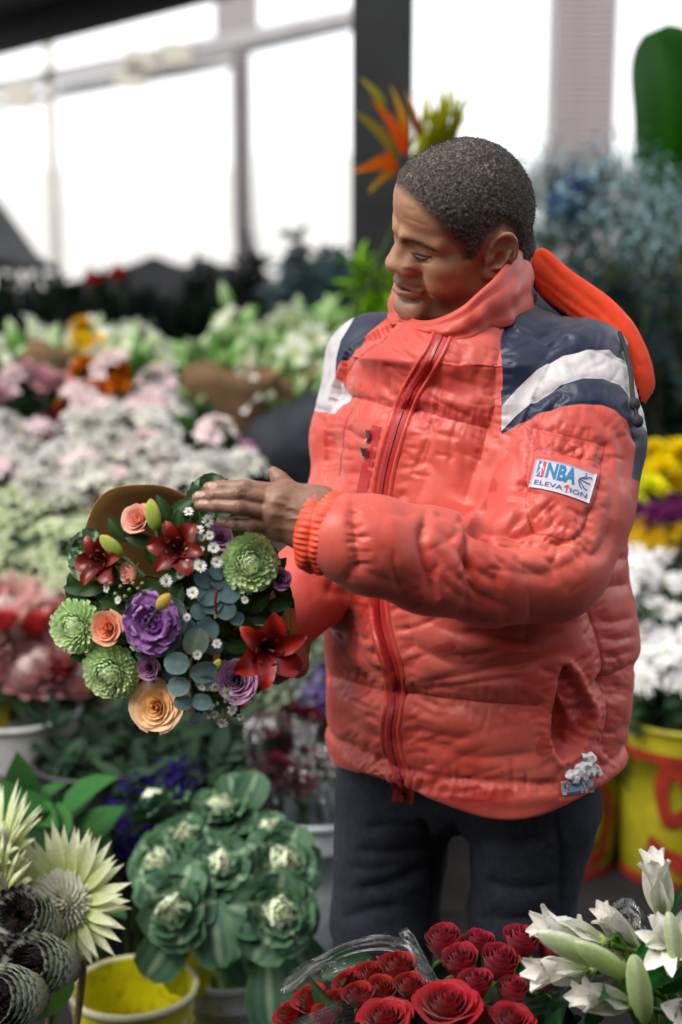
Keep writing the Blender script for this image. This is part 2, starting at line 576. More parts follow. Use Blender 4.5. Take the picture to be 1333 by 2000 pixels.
def hand_prims(J, thumb, wrist, s=1.0):
    """J: four fingers as (points, radii) from knuckle to tip; thumb likewise; wrist: two points with a radius each."""
    pr = []
    def u(f, c, r, k): pr.append(('u', k, f, c, r + 2 * k))
    wa, wb, wr = wrist
    u(cone(wa, wb, wr, wr), (wa + wb) / 2, np.linalg.norm(wb - wa) / 2 + wr, .01)
    n = len(J)
    for i, (p, r) in enumerate(J):
        p = np.asarray(p)
        w = wa + (wb - wa) * (i / (n - 1))
        u(cone(w, p[0], wr, r[0] * 1.32), (w + p[0]) / 2, np.linalg.norm(w - p[0]) / 2 + wr, .020)
    for i in range(n - 1):
        a, b = np.asarray(J[i][0])[0], np.asarray(J[i + 1][0])[0]
        u(cone(a, b, J[i][1][0] * 1.22, J[i + 1][1][0] * 1.22), (a + b) / 2, np.linalg.norm(b - a) / 2 + .02, .012)
    # the wrist runs on into the forearm under the cuff
    # fingers join the palm softly but stay apart from each other
    for p, r in list(J):
        p = np.asarray(p); f = chain(p, r, .003); c = p.mean(0)
        L = max(np.linalg.norm(q - c) for q in p) + .015
        pr.append(('f', .0075, f, c, L, p[0]))
    p, r = thumb; p = np.asarray(p)
    pr.append(('u', .010, chain(p, r, .006), p.mean(0), np.linalg.norm(p[0] - p[-1]) / 2 + .03))
    out = []
    for q in pr:
        if q[0] == 'f':
            _, k, f, c, L, root = q
            def g(Q, f=f, root=root): return f(Q)
            # a tight blend far from the knuckle, a wide one near it
            def dfun(Q, d, f=f, root=root):
                e = f(Q); kk = .0012 + .008 * np.exp(-(np.linalg.norm(Q - root, axis=1) / .016) ** 2)
                return smin(d, e, kk) - d
            out.append(('d', .008, dfun, c, L))
        else:
            out.append(q)
    return out

def skin_cols(L):
    """Skin colour in head space: lips, lids, stubble, ear and blotches."""
    n = len(L); c = np.repeat(BASE_SKIN[None], n, 0)
    q = mir(L)
    f = np.ones(n)
    f *= 1 + .10 * vnoise(L * 38) + .07 * vnoise(L * 110 + 3) + .05 * vnoise(L * 320 + 9)
    c = c * f[:, None]
    def blend(col, w):
        nonlocal c
        c = c * (1 - w[:, None]) + np.asarray(col) * w[:, None]
    blend((.42, .19, .12), .4 * np.exp(-(((L - (.10, 0, -.035)) / (.03, .04, .02)) ** 2).sum(1)))          # nose
    blend((.40, .19, .10), .4 * np.exp(-(((q - (.06, .05, -.03)) / (.03, .03, .03)) ** 2).sum(1)))
    blend((.12, .055, .038), .55 * sstep(L[:, 0], .05, .075) * np.exp(-((L[:, 2] + .062) / .010) ** 2) * np.exp(-(L[:, 1] / .034) ** 2))   # upper lip stubble
    blend((.20, .11, .08), .3 * sstep(-L[:, 2], .085, .105) * sstep(L[:, 0], .0, .05))                    # chin stubble
    blend((.29, .12, .10), .8 * (L[:, 0] > .07) * np.exp(-((poly_dist(q * (.3, 1, 1), np.array([(.030, .0, -.0845), (.027, .012, -.083), (.0255, .024, -.0785)])) / .0072) ** 4)))
    blend((.20, .085, .065), .7 * (L[:, 0] > .07) * np.exp(-((poly_dist(q * (.3, 1, 1), np.array([(.030, .0, -.068), (.027, .014, -.0695), (.0255, .028, -.0745)])) / .0050) ** 4)))
    blend((.03, .012, .010), (L[:, 0] > .06) * np.exp(-((L[:, 2] + .0752) / .0026) ** 2) * np.exp(-(L[:, 1] / .021) ** 4))
    blend((.12, .055, .034), .4 * (L[:, 0] > .05) * np.exp(-(((q - (.08, .031, .004)) / (.03, .022, .013)) ** 2).sum(1)))
    brow = smooth_path([(.028, .010, .0165), (.027, .022, .0205), (.025, .038, .0220), (.02, .053, .0180)], 5)
    db = poly_dist(q * (.3, 1, 1), brow)
    blend((.035, .022, .017), .72 * (L[:, 0] > .045) * np.exp(-(db / .0042) ** 2) * (1 + .5 * vnoise(L * (250, 900, 250))))
    blend((.22, .09, .06), .4 * np.exp(-(((q - (-.014, .085, -.004)) / (.03, .012, .04)) ** 2).sum(1)))
    for s in [(.073, .045, -.035), (.085, .03, -.03), (.06, .058, -.022), (.05, .06, -.05), (.10, .02, .05)]:
        blend((.05, .025, .018), .6 * np.exp(-(((q - s) / .0016) ** 2).sum(1)))
    slit = smooth_path([(.026, .0205, -.0012), (.026, .025, -.0029), (.026, .034, -.0036), (.024, .0455, .0000)], 5)
    ds = poly_dist(q * (.3, 1, 1), slit)
    blend((.010, .006, .005), .96 * (L[:, 0] > .055) * np.exp(-(ds / .0022) ** 2))
    # the shaved fade at the hair line
    pd = poly_sdf(L[:, [0, 2]], hp)
    blend((.045, .032, .026), .8 * sstep(-pd, -.007, .003))
    return np.clip(c, .004, 1)

person = thing('person', 'person in a faded coral puffer jacket looking down at the bouquet he holds', 'person', (0.17, 0, 0))
PARENT_OFF = Matrix.Translation((-0.17, 0, 0))
def plink(name, me, parent=None):
    o = link(name, me, parent or person)
    if parent is None: o.matrix_basis = PARENT_OFF
    return o

def build_body():
    pr, gr = head_prims()
    V, F = mesh_sdf(pr, (-.16, -.13, -.27), (.145, .13, .15), .0017, B=12, pad=.012)
    V = relax(V, F, 1, .4)
    V0, N0, F0 = V.copy(), vert_normals(V, F), F.copy()
    C = skin_cols(V)
    parts = [(from_head(V), F, C)]
    # his left hand, palm over the flowers
    y = lambda a: a
    IDX = PS([(556, 962, -.340), (478, 952, -.352), (434, 951, -.344), (408, 952, -.334)])
    MID = PS([(540, 978, -.350), (466, 965, -.366), (418, 967, -.358), (387, 972, -.346)])
    RNG = PS([(534, 1001, -.353), (469, 990, -.370), (424, 987, -.362), (391, 986, -.350)])
    PNK = PS([(541, 1030, -.346), (492, 1024, -.362), (460, 1022, -.356), (432, 1019, -.346)])
    J = [(IDX, [.0105, .0094, .0082, .0068]), (MID, [.0108, .0097, .0086, .0074]), (RNG, [.0105, .0095, .0086, .0072]), (PNK, [.0100, .0084, .0076, .0064])]
    TH = (PS([(596, 985, -.318), (563, 956, -.308), (546, 936, -.304), (535, 922, -.302)]), [.016, .0120, .0098, .0070])
    WR = (P(622, 990, -.338), P(618, 1046, -.345), .021)
    hpz = hand_prims(J, TH, WR)
    fore = P(690, 1045, -.345)
    hpz.insert(1, ('u', .02, cone((WR[0] + WR[1]) / 2, fore, .031, .034), ((WR[0] + WR[1]) / 2 + fore) / 2, .09))
    allp = np.array([*IDX, *MID, *RNG, *PNK, *TH[0], *WR[:2], fore])
    V, F = mesh_sdf(hpz, allp.min(0) - .045, allp.max(0) + .045, .00125, B=12, pad=.008)
    V = relax(V, F, 1, .5)
    N = vert_normals(V, F); Q = proj(V); sc = 1660.0
    front = (N @ FW < .1)
    disp = np.zeros(len(V)); C = np.repeat(np.array([[.235, .118, .074]]), len(V), 0)
    C *= (1 + .10 * vnoise(V * 60) + .08 * vnoise(V * 190) + .05 * vnoise(V * 500))[:, None]
    def bl(col, w):
        nonlocal C
        C = C * (1 - w[:, None]) + np.asarray(col) * w[:, None]
    # tendons and veins on the back of the hand
    for pts, hgt, w in [([(552, 966), (585, 985), (612, 1000)], .0011, .0035), ([(535, 980), (575, 990), (612, 1010)], .0013, .0035), ([(532, 1003), (570, 1010), (610, 1024)], .0012, .0035), ([(542, 1030), (580, 1036), (612, 1046)], .0010, .004),
                        ([(560, 992), (575, 994), (588, 1010), (602, 1018)], .0011, .0018), ([(560, 1014), (585, 1012), (596, 1014)], .0008, .0016)]:
        d = poly_dist(Q, smooth_path(pts, 4)) / sc
        disp += front * hgt * np.exp(-(d / w) ** 2)
    for cx, cy, rr, hgt in [(552, 962, .009, .0008), (538, 976, .0095, .0010), (533, 1000, .009, .0010), (541, 1029, .009, .0006)]:
        d = np.hypot(Q[:, 0] - cx, Q[:, 1] - cy) / sc
        disp += front * hgt * np.exp(-(d / rr) ** 2)
    # knuckle wrinkles: rings round each middle joint and strokes at the last joint
    for cx, cy, rx, ry, a in [(480, 952, 13, 8, 0), (466, 964, 12, 9, 0), (469, 990, 11, 11, 0), (489, 1025, 12, 10, .1)]:
        dx, dy = (Q[:, 0] - cx) / rx, (Q[:, 1] - cy) / ry
        r = np.hypot(dx, dy)
        m = front * np.exp(-np.maximum(r - 1.05, 0) ** 2 * 30)
        disp += m * (.00075 * np.cos(r * 2 * PI * 2.2) * (r < 1.3) + .0008 * np.exp(-r * r * 2))
        bl((.10, .045, .032), .55 * m * (.5 - .5 * np.cos(r * 2 * PI * 2.2)) * (r < 1.3))
    for cx, cy in [(434, 950), (418, 966), (424, 986), (461, 1022)]:
        dx, dy = (Q[:, 0] - cx), (Q[:, 1] - cy)
        m = front * np.exp(-(dx / 6) ** 2 - (dy / 9) ** 2)
        disp -= m * .0006 * np.cos(dx * 2 * PI / 4.0)
        bl((.12, .052, .036), .35 * m)
    # nails
    for cx, cy, ang, lx, ly in [(415, 948.5, 0.0, 9.5, 6.2), (391, 966, .08, 10.0, 6.2), (397, 981, .05, 9.5, 5.8), (434, 1016, .12, 9.0, 5.2), (536, 924, 1.0, 0.1, .1)]:
        ca, sa = math.cos(ang), math.sin(ang)
        dx, dy = Q[:, 0] - cx, Q[:, 1] - cy
        u_, v_ = (dx * ca + dy * sa) / lx, (-dx * sa + dy * ca) / ly
        r = (np.abs(u_) ** 3.0 + np.abs(v_) ** 3.0) ** (1 / 3.0)
        w = front * (1 - sstep(r, .86, 1.02))
        bl((.46, .29, .23), .85 * w)
        bl((.60, .44, .37), .6 * w * sstep(-u_, .55, .8))
        disp += w * .0004 - front * .0007 * np.exp(-((r - 1.08) / .10) ** 2)
    # fine skin lines
    disp += front * .00010 * vnoise(V * 900) + .00016 * vnoise(V * (240, 420, 420))
    V = V + N * disp[:, None]
    bl((.30, .16, .115), .35 * (~front))
    parts.append((V, F, C))
    # his right hand, closed round the stems behind the bouquet
    g0 = np.array(P(520, 1262, -.135))
    ax = np.array([.55, .55, -.45]); ax /= np.linalg.norm(ax)                 # the stems
    e1 = np.cross(ax, [0, 0, 1]); e1 /= np.linalg.norm(e1); e2 = np.cross(ax, e1)
    Jr = []
    for i in range(4):
        o = g0 + ax * (.012 + .019 * i - .03)
        pts = [o + .034 * (math.cos(a) * e1 + math.sin(a) * e2) for a in (0.3, 1.5, 2.7, 3.9)]
        Jr.append((np.array(pts), [.0105, .0095, .0088, .0075]))
    wc = np.array(P(560, 1215, -.09))
    THr = (np.array([wc, g0 - ax * .03 + .040 * e1, g0 - ax * .045 + .036 * (math.cos(-1.2) * e1 + math.sin(-1.2) * e2), g0 - ax * .05 + .034 * (math.cos(-2.0) * e1 + math.sin(-2.0) * e2)]), [.016, .0125, .0105, .008])
    hr = hand_prims(Jr, THr, (wc - ax * .02, wc + ax * .022, .021))
    fr = np.array(P(670, 1095, .0))
    hr.insert(1, ('u', .02, cone(wc, fr, .030, .036), (wc + fr) / 2, .14))
    ap = np.array([*[q for j in Jr for q in j[0]], *THr[0], wc, fr])
    V2, F2 = mesh_sdf(hr, ap.min(0) - .045, ap.max(0) + .045, .0028, B=12)
    parts.append((V2, F2, np.repeat(np.array([[.235, .118, .074]]), len(V2), 0)))
    # trunk, arms and legs under the clothes
    tr = []
    def cc(a, b, ra, rb, k=.04):
        a, b = np.array(a), np.array(b); tr.append(('u', k * .6, cone(a, b, ra, rb), (a + b) / 2, np.linalg.norm(b - a) / 2 + max(ra, rb) + .05))
    nb = P(930, 680, .02); ch = P(930, 880, .0); hipc = P(930, 1480, .02)
    cc(nb, ch, .06, .13); cc(ch, hipc + (0, 0, .10), .13, .12)
    sl, sr_ = P(1098, 775, -.085), P(738, 725, .11)
    cc(ch, sl, .1, .05); cc(ch, sr_, .1, .05)
    el_, er_ = P(1064, 1088, -.222), P(672, 1080, .01)
    cc(sl, P(1096, 960, -.155), .046, .034); cc(P(1096, 960, -.155), el_, .034, .032); cc(el_, P(860, 1096, -.300), .032, .030); cc(P(860, 1096, -.300), fore, .030, .03)
    cc(sr_, er_, .046, .04); cc(er_, fr, .038, .034)
    for hip_, knee, ank in ((P(775, 1560, .03), P(752, 1800, .04), np.array((.075, .06, .09))), (P(1042, 1570, -.055), P(1020, 1800, -.02), np.array((.26, 0, .09)))):
        cc(hipc, hip_, .08, .07, .02); cc(hip_, knee, .07, .055, .02); cc(knee, ank, .055, .038, .02)
        cc(ank - (0, 0, .03), ank + (-.06, -.11, -.055), .034, .028, .02)
    V3, F3 = mesh_sdf(tr, (-.35, -.55, -.02), (.5, .35, 1.55), .008, B=10)
    parts.append((V3, F3, np.repeat(BASE_SKIN[None], len(V3), 0)))
    off = 0; Vs, Fs, Cs = [], [], []
    for v, f, c in parts:
        Vs.append(v); Fs.append(f + off); Cs.append(c); off += len(v)
    m = vcol_mat('skin', rough=.44, spec=.5, sss=.10, var=.10, vscale=90, bump=.45, bscale=620, dist=.0009)
    me = new_mesh('body', np.concatenate(Vs), np.concatenate(Fs), m)
    set_color(me, 'col', np.concatenate(Cs))
    plink('body', me)
    # cropped hair: a thin rough cap plus short curled tufts
    base = [q for q in pr if q[0] != 'd']
    HV, HN = V0, N0
    def hair_cut(Q):
        side = poly_sdf(Q[:, [0, 2]], hp)
        side = side + .004 * vnoise(Q * 140) + .30 * np.maximum(np.abs(Q[:, 1]) - .05, 0) * (Q[:, 0] > .04)
        return side
    pr2 = base + [('d', 0, lambda Q, d: -.0036 - .0012 * vnoise(Q * 330) - .0009 * vnoise(Q * 620) + .0040 * sstep(poly_sdf(Q[:, [0, 2]], hp), -.016, .002), None, 0),
                  ('i', .002, hair_cut, None, 0)]
    ear_i = [i for i, q in enumerate(pr2) if q[0] == 'u' and q[1] == .006 and q[4] == .14]
    for i in ear_i[::-1]: del pr2[i]
    V, F = mesh_sdf(pr2, (-.17, -.13, -.09), (.13, .13, .16), .0019, B=12, pad=.012)
    N = vert_normals(V, F)
    rng = np.random.default_rng(5)
    grey = np.clip(.5 + .5 * vnoise(V * 520), 0, 1) ** 3 * (.4 + .6 * (.5 + .5 * vnoise(V * 40)))
    C = np.array([.030, .023, .019]) + grey[:, None] * np.array([.26, .22, .19])
    fe = (sstep(poly_sdf(V[:, [0, 2]], hp) + .003 * vnoise(V * 260), -.013, .001) * .8)[:, None]
    C = C * (1 - fe) + np.array([.115, .062, .038]) * fe
    hm = vcol_mat('cropped_hair', rough=.75, spec=.25, var=.25, vscale=500)
    me = new_mesh('hair', from_head(V), F, hm)
    # tufts
    ok = np.nonzero((poly_sdf(V[:, [0, 2]], hp) < .001) & (N @ (to_head(CAM) / np.linalg.norm(to_head(CAM))) > -.55))[0]
    pick = rng.choice(ok, 36000)
    b = V[pick] + rng.normal(size=(len(pick), 3)) * .0008
    n = N[pick]
    pdh = poly_sdf(HV[:, [0, 2]], hp) + .35 * np.maximum(np.abs(HV[:, 1]) - .05, 0) * (HV[:, 0] > .04)
    edge = np.nonzero((pdh > -.003) & (pdh < .010) & (HV[:, 2] > -.02) & (np.abs(HV[:, 1]) < .082))[0]
    ed = rng.choice(edge, 5200); ed = ed[rng.random(len(ed)) < np.exp(-np.maximum(pdh[ed], 0) / .0040)]
    b = np.concatenate([b, HV[ed] + rng.normal(size=(len(ed), 3)) * .0009]); n = np.concatenate([n, HN[ed]]); pick = np.concatenate([pick, np.zeros(len(ed), int)])
    t = rng.normal(size=(len(pick), 3)); t -= (t * n).sum(1, keepdims=True) * n; t /= np.linalg.norm(t, axis=1, keepdims=True)
    s2 = np.cross(n, t)
    fade = (1 - .75 * sstep(poly_sdf(b[:, [0, 2]], hp), -.018, .0))[:, None]
    L = rng.uniform(.0012, .0027, (len(pick), 1)) * fade
    w = rng.uniform(.00018, .00034, (len(pick), 1))
    p0 = b - n * .0008
    v = np.stack([p0 - s2 * w, p0 + s2 * w, p0 + n * L * .75 + t * L * .35 + s2 * w * .8, p0 + n * L * .75 + t * L * .35 - s2 * w * .8, p0 + n * L + t * L * 1.1], 1)
    vv = v.reshape(-1, 3); k = np.arange(len(pick))[:, None] * 5
    q4 = np.concatenate([k + np.array([[0, 1, 2, 3]]), k + np.array([[3, 2, 4, 4]])])
    gy = (rng.random(len(pick)) < .20) * rng.uniform(.04, .24, len(pick)) + rng.uniform(.010, .055, len(pick))
    cc_ = np.repeat(gy[:, None] * np.array([[1, .9, .82]]), 5, 0)
    quad = k + np.array([[0, 1, 2, 3]]); tri = k + np.array([[3, 2, 4]])
    VV = np.concatenate([from_head(V), from_head(vv)]); off = len(V)
    me = bpy.data.meshes.new('hair')
    faces = F.tolist() + (quad + off).tolist() + (tri + off).tolist()
    me.from_pydata(VV.tolist(), [], faces); me.update()
    me.polygons.foreach_set('use_smooth', np.ones(len(me.polygons), bool))
    me.materials.append(hm)
    set_color(me, 'col', np.concatenate([C, cc_]))
    plink('hair', me)
    # lashes and eyebrow hairs, laid on the skin
    HB = BVHTree.FromPolygons(from_head(V0).tolist(), F0.tolist())
    def onhead(px, py, off):
        d = Vector(P(px, py, -.1)) - Vector(CAM); loc, nn, ii, dd = HB.ray_cast(Vector(CAM), d.normalized())
        if loc is None: return None, None
        return np.array(loc) + np.array(nn) * off, np.array(nn)
    dark = mat('lash', (.008, .006, .005), .6, .2, 300)
    def line(path, r0, nm):
        pts = [onhead(x, y, .0004)[0] for x, y in smooth_path(path, 5)]; pts = np.array([q for q in pts if q is not None])
        if len(pts) < 3: return
        k = len(pts); rr = r0 * np.sin(np.linspace(.25, PI - .25, k))
        pr3 = [('u', .0004, chain(pts, rr, .0003), pts.mean(0), .05)]
        v, f = mesh_sdf(pr3, pts.min(0) - .004, pts.max(0) + .004, .0005, B=8); plink(nm, new_mesh(nm, v, f, dark))
    line([(802, 492), (811, 501), (824, 506), (836, 504), (845, 499)], .0012, 'eyelash')
    vv, ff = [], []
    for i in range(150):
        t = rng.random(); bp_ = smooth_path([(784, 470), (800, 472), (826, 479), (855, 492)], 10); k = min(int(t * (len(bp_) - 1)), len(bp_) - 2)
        c = bp_[k] + rng.normal(size=2) * (1.5, 2.6 - 1.3 * t); dv = np.array([7.5, 2.0 + 3 * rng.random() - 4 * (1 - t)]) * rng.uniform(.6, 1.2)
        a0, n0 = onhead(c[0], c[1], .0002); a1, n1 = onhead(c[0] + dv[0], c[1] + dv[1], .0009)
        if a0 is None or a1 is None or np.linalg.norm(a1 - a0) > .02: continue
        w_ = np.cross(a1 - a0, n0); w_ = w_ / (np.linalg.norm(w_) + 1e-9) * .00024
        o = len(vv); vv += [a0 - w_, a0 + w_, a1]; ff.append((o, o + 1, o + 2))
    eb = plink('eyebrow', new_mesh('eyebrow', np.array(vv), ff, dark)); eb['kind'] = 'stuff'
    return None
build_body()
# ------------------------------------------------------------------ his clothes
CORAL = np.array(srgb(188, 66, 54)) ; CORAL_PALE = np.array(srgb(204, 94, 80)); RED_DEEP = np.array(srgb(154, 36, 32))
TROWS = [  # photograph row, outline at both sides of the trunk
    (560, 850, 990), (600, 828, 1010), (622, 800, 1045), (650, 752, 1105), (690, 702, 1158), (760, 668, 1185), (850, 655, 1192), (950, 650, 1212),
    (1040, 652, 1206), (1110, 654, 1208), (1180, 648, 1222), (1250, 642, 1232), (1320, 646, 1222), (1400, 652, 1212), (1470, 654, 1202), (1540, 658, 1198), (1640, 662, 1196)]
tz, tcx, tw = [], [], []
for r_, xl, xr in TROWS:
    c = P((xl + xr) / 2, r_, 0.0); e = P(xr, r_, 0.0)
    tz.append(c[2]); tcx.append(c[0]); tw.append(e[0] - c[0])
tz, tcx, tw = np.array(tz)[::-1], np.array(tcx)[::-1], np.array(tw)[::-1]
HEM_Z = P(985, 1590, -.215)[2]
def torso(Q):
    z = Q[:, 2]
    cx, w = np.interp(z, tz, tcx), np.interp(z, tz, tw)
    a = w / .945; b = a * (.86 + .30 * sstep(z, P(900, 740, 0)[2], P(900, 640, 0)[2]))
    d = np.stack([Q[:, 0] - cx, Q[:, 1]], 1)
    u, v = d @ TL[:2] / a, d @ TF[:2] / b
    k0 = np.sqrt((np.abs(u) ** 2.3 + np.abs(v) ** 2.3)) ** (2 / 2.3) + 1e-9
    k1 = np.sqrt((u / a) ** 2 + (v / b) ** 2) + 1e-9
    return k0 * (k0 - 1) / k1 * .95
ARM_L = [(P(1098, 762, -.085), .097), (P(1106, 860, -.125), .099), (P(1090, 980, -.175), .096), (P(1062, 1088, -.225), .084)]
FORE_L = [(P(1062, 1090, -.225), .084), (P(960, 1112, -.265), .068), (P(840, 1094, -.310), .0605), (P(720, 1064, -.342), .0555), (P(672, 1050, -.352), .050)]
ARM_R = [(P(736, 712, .10), .079), (P(700, 850, .085), .066), (P(688, 985, .05), .062), (P(676, 1085, .0), .062), (P(612, 1140, -.05), .058), (P(560, 1195, -.09), .050), (P(540, 1218, -.105), .046)]
armL = chain([q[0] for q in ARM_L], [q[1] for q in ARM_L], .03)
foreL = chain([q[0] for q in FORE_L], [q[1] for q in FORE_L], .03)
armR = chain([q[0] for q in ARM_R], [q[1] for q in ARM_R], .03)

NAVY_L = [(1008, 588), (1058, 480), (1120, 480), (1190, 500), (1320, 560), (1320, 700), (1300, 960), (1236, 935), (1243, 868), (1228, 822), (1206, 800), (1180, 789), (1135, 787), (1095, 792), (1060, 802), (1028, 820), (996, 838), (962, 860), (955, 850), (968, 795), (966, 720), (984, 640)]
WHITE_L = [(953, 868), (956, 838), (982, 790), (1010, 760), (1050, 722), (1100, 692), (1150, 679), (1192, 681), (1226, 706), (1250, 755), (1300, 850), (1300, 905), (1258, 832), (1236, 776), (1215, 750), (1180, 737), (1140, 736), (1095, 749), (1050, 777), (1008, 812), (975, 848)]
NAVY_R = [(792, 545), (700, 560), (600, 700), (600, 748), (650, 750), (662, 712), (690, 676), (735, 638), (776, 606), (784, 590)]
WHITE_R = [(700, 605), (600, 640), (600, 800), (645, 806), (655, 775), (655, 735), (657, 700), (666, 665), (686, 632)]

def fold(Qp, N, pts, depth, w, n=4, asym=0.0, taper=True):
    """Signed height (m) of one fold; pts in photograph pixels, w in metres."""
    p = smooth_path(pts, n)
    lo, hi = p.min(0) - w * 6000, p.max(0) + w * 6000
    m = (Qp > lo).all(1) & (Qp < hi).all(1) & (N @ FW < .15)
    out = np.zeros(len(Qp))
    if m.any():
        d, t = poly_dist(Qp[m], p, True)
        s = d / 1480 / w
        e = depth * 1.45 * np.exp(-np.abs(s) ** 1.45)
        if taper: e *= np.clip(np.sin(PI * np.clip(t, .02, .98)) * 1.6, 0, 1)
        out[m] = e
    return out

TORSO_SEAMS = [  # stitched lines across the trunk
    [(652, 768), (700, 778), (760, 796), (800, 802)], [(806, 800), (870, 818), (950, 836)], [(1000, 600), (984, 660), (968, 730), (966, 790), (948, 850), (935, 900)],
    [(668, 800), (655, 850), (648, 930)], [(775, 1357), (860, 1368), (960, 1378), (1055, 1384)], [(640, 1322), (700, 1345), (760, 1358)],
    [(1152, 1175), (1172, 1225), (1190, 1290), (1203, 1340)], [(1186, 1345), (1215, 1325), (1245, 1300)], [(776, 590), (745, 640), (700, 680), (662, 730), (655, 780)],
    [(1203, 1340), (1200, 1400), (1192, 1460)]]
TORSO_FOLDS = [  # groove (+) or ridge (-): points, depth, width
    ([(1085, 1080), (1130, 1100), (1180, 1078), (1228, 1060)], .010, .009), ([(1100, 1112), (1150, 1122), (1200, 1095), (1232, 1090)], .006, .007), ([(1150, 1175), (1190, 1150), (1232, 1140)], .004, .007),
    ([(690, 1140), (720, 1180), (735, 1260)], .005, .010), ([(800, 1200), (900, 1240), (1040, 1250), (1150, 1215)], .0045, .013), ([(770, 1230), (860, 1290), (1000, 1300), (1130, 1262)], .0035, .012),
    ([(800, 1340), (880, 1325), (980, 1305), (1060, 1290)], .004, .007), ([(790, 1352), (870, 1345), (960, 1330), (1040, 1320)], .003, .005), ([(800, 1440), (900, 1480), (1000, 1480), (1060, 1470)], .004, .010),
    ([(790, 1410), (860, 1440), (930, 1445)], .003, .008), ([(720, 1420), (740, 1470), (765, 1500)], .004, .010), ([(660, 1430), (700, 1480), (760, 1510)], .005, .012), ([(655, 1380), (690, 1420), (740, 1440)], .003, .009),
    ([(690, 1200), (690, 1260), (720, 1310), (760, 1330)], .006, .011), ([(655, 1260), (670, 1310), (720, 1340)], .004, .009), ([(650, 1240), (665, 1225), (690, 1190)], .006, .012),
    ([(1170, 1200), (1200, 1215), (1240, 1205)], .003, .006), ([(1180, 1240), (1210, 1250), (1248, 1240)], .003, .006), ([(1195, 1290), (1215, 1280), (1250, 1270)], .003, .006), ([(1200, 1370), (1220, 1360), (1240, 1340)], .003, .006),
    ([(860, 650), (840, 720), (850, 780)], .0025, .010), ([(905, 660), (900, 730), (915, 800)], .0025, .012), ([(700, 700), (720, 750), (725, 790)], .003, .012), ([(945, 650), (930, 740), (935, 820)], .0025, .012),
    ([(700, 640), (760, 650), (800, 700)], .003, .012), ([(665, 830), (690, 880), (690, 960)], .004, .011), ([(640, 840), (632, 900), (625, 960)], .004, .010), ([(820, 860), (830, 920), (815, 985)], .003, .012), ([(900, 850), (905, 920), (890, 980)], .003, .012),
    ([(930, 900), (915, 950), (905, 985)], .005, .009), ([(790, 1180), (800, 1290), (790, 1340)], .003, .010), ([(850, 1230), (930, 1262), (1060, 1272)], -.002, .008), ([(1190, 1440), (1215, 1430), (1235, 1410)], .003, .006), ([(1180, 1480), (1210, 1470), (1230, 1450)], .003, .006),
    ([(800, 1385), (840, 1400), (880, 1398)], .002, .005), ([(800, 1370), (850, 1385), (900, 1385)], .002, .004), ([(880, 1530), (960, 1525), (1060, 1530)], .0025, .006), ([(700, 1500), (760, 1530)], .003, .007)]
ARM_FOLDS = [
    ([(935, 905), (955, 878), (985, 850)], .008, .010), ([(838, 1005), (826, 1040), (830, 1090), (842, 1145), (860, 1178)], .0075, .0070), ([(846, 1000), (880, 1004), (905, 1022)], .005, .0055), ([(905, 985), (912, 1015), (945, 1035), (990, 1050)], .006, .0065),
    ([(925, 985), (960, 1002), (1010, 1022), (1060, 1036)], .009, .0085), ([(860, 1015), (885, 1060), (930, 1110), (990, 1150)], .0040, .0095), ([(850, 1060), (880, 1110), (930, 1160), (1010, 1195)], .0032, .0085), ([(855, 1120), (890, 1160), (950, 1190)], .0022, .007),
    ([(960, 1030), (1010, 1060), (1080, 1075), (1130, 1060)], .0045, .010), ([(1040, 1030), (1080, 1055), (1125, 1060)], .007, .0065), ([(1130, 1055), (1160, 1085), (1185, 1060), (1200, 1010)], .004, .008), ([(990, 1110), (1050, 1125), (1110, 1105), (1160, 1065)], .003, .011),
    ([(1160, 850), (1190, 900), (1200, 970), (1190, 1030)], .003, .010), ([(1205, 830), (1222, 890), (1222, 960)], .003, .008), ([(1000, 870), (1010, 920), (1000, 970)], .003, .012), ([(1040, 985), (1050, 1020), (1070, 1040)], .004, .007), ([(1075, 985), (1085, 1015), (1100, 1035)], .004, .006), ([(1000, 1000), (1030, 1010), (1060, 1030)], .004, .006),
    ([(700, 985), (760, 1000), (820, 1010)], .002, .008), ([(680, 1100), (740, 1130), (810, 1150)], .002, .010), ([(690, 975), (695, 1050), (700, 1130)], .004, .007), ([(760, 990), (775, 1060), (800, 1130)], -.0015, .012),
    ([(1000, 700), (1060, 660), (1120, 650)], .003, .012), ([(1020, 640), (1080, 610), (1140, 620)], .003, .011), ([(1030, 790), (1080, 760), (1130, 765)], .003, .007), ([(1060, 820), (1090, 780), (1110, 770)], .003, .006), ([(1150, 790), (1170, 810), (1200, 850)], .0025, .006),
    ([(1010, 690), (1080, 652), (1160, 660)], -.002, .010), ([(640, 840), (630, 900), (640, 980)], .003, .010), ([(600, 1105), (640, 1150), (690, 1165)], .003, .010)]
POCKET_BOX = [[(1046, 833), (1040, 890), (1030, 950), (1022, 945)], [(1046, 833), (1100, 846), (1150, 858), (1188, 868)], [(1043, 872), (1080, 876), (1110, 884), (1140, 892), (1182, 902)], [(1188, 868), (1180, 915), (1165, 975), (1150, 1005)], [(1036, 833), (1028, 890), (1020, 946)],
              [(1106, 856), (1144, 866), (1138, 892), (1102, 882), (1106, 856)], [(1106, 856), (1138, 892)], [(1144, 866), (1102, 882)]]
SLIT_POCKET = [(1098, 1300), (1086, 1350), (1076, 1410), (1078, 1450), (1096, 1486), (1120, 1478), (1142, 1455), (1160, 1420), (1166, 1396), (1150, 1358), (1128, 1320), (1112, 1302)]
LETTER_LINES = [[(834, 825), (838, 850), (812, 905), (806, 925), (834, 931)], [(845, 822), (842, 860), (826, 900)], [(852, 888), (880, 893), (876, 899)], [(806, 925), (812, 928)]]

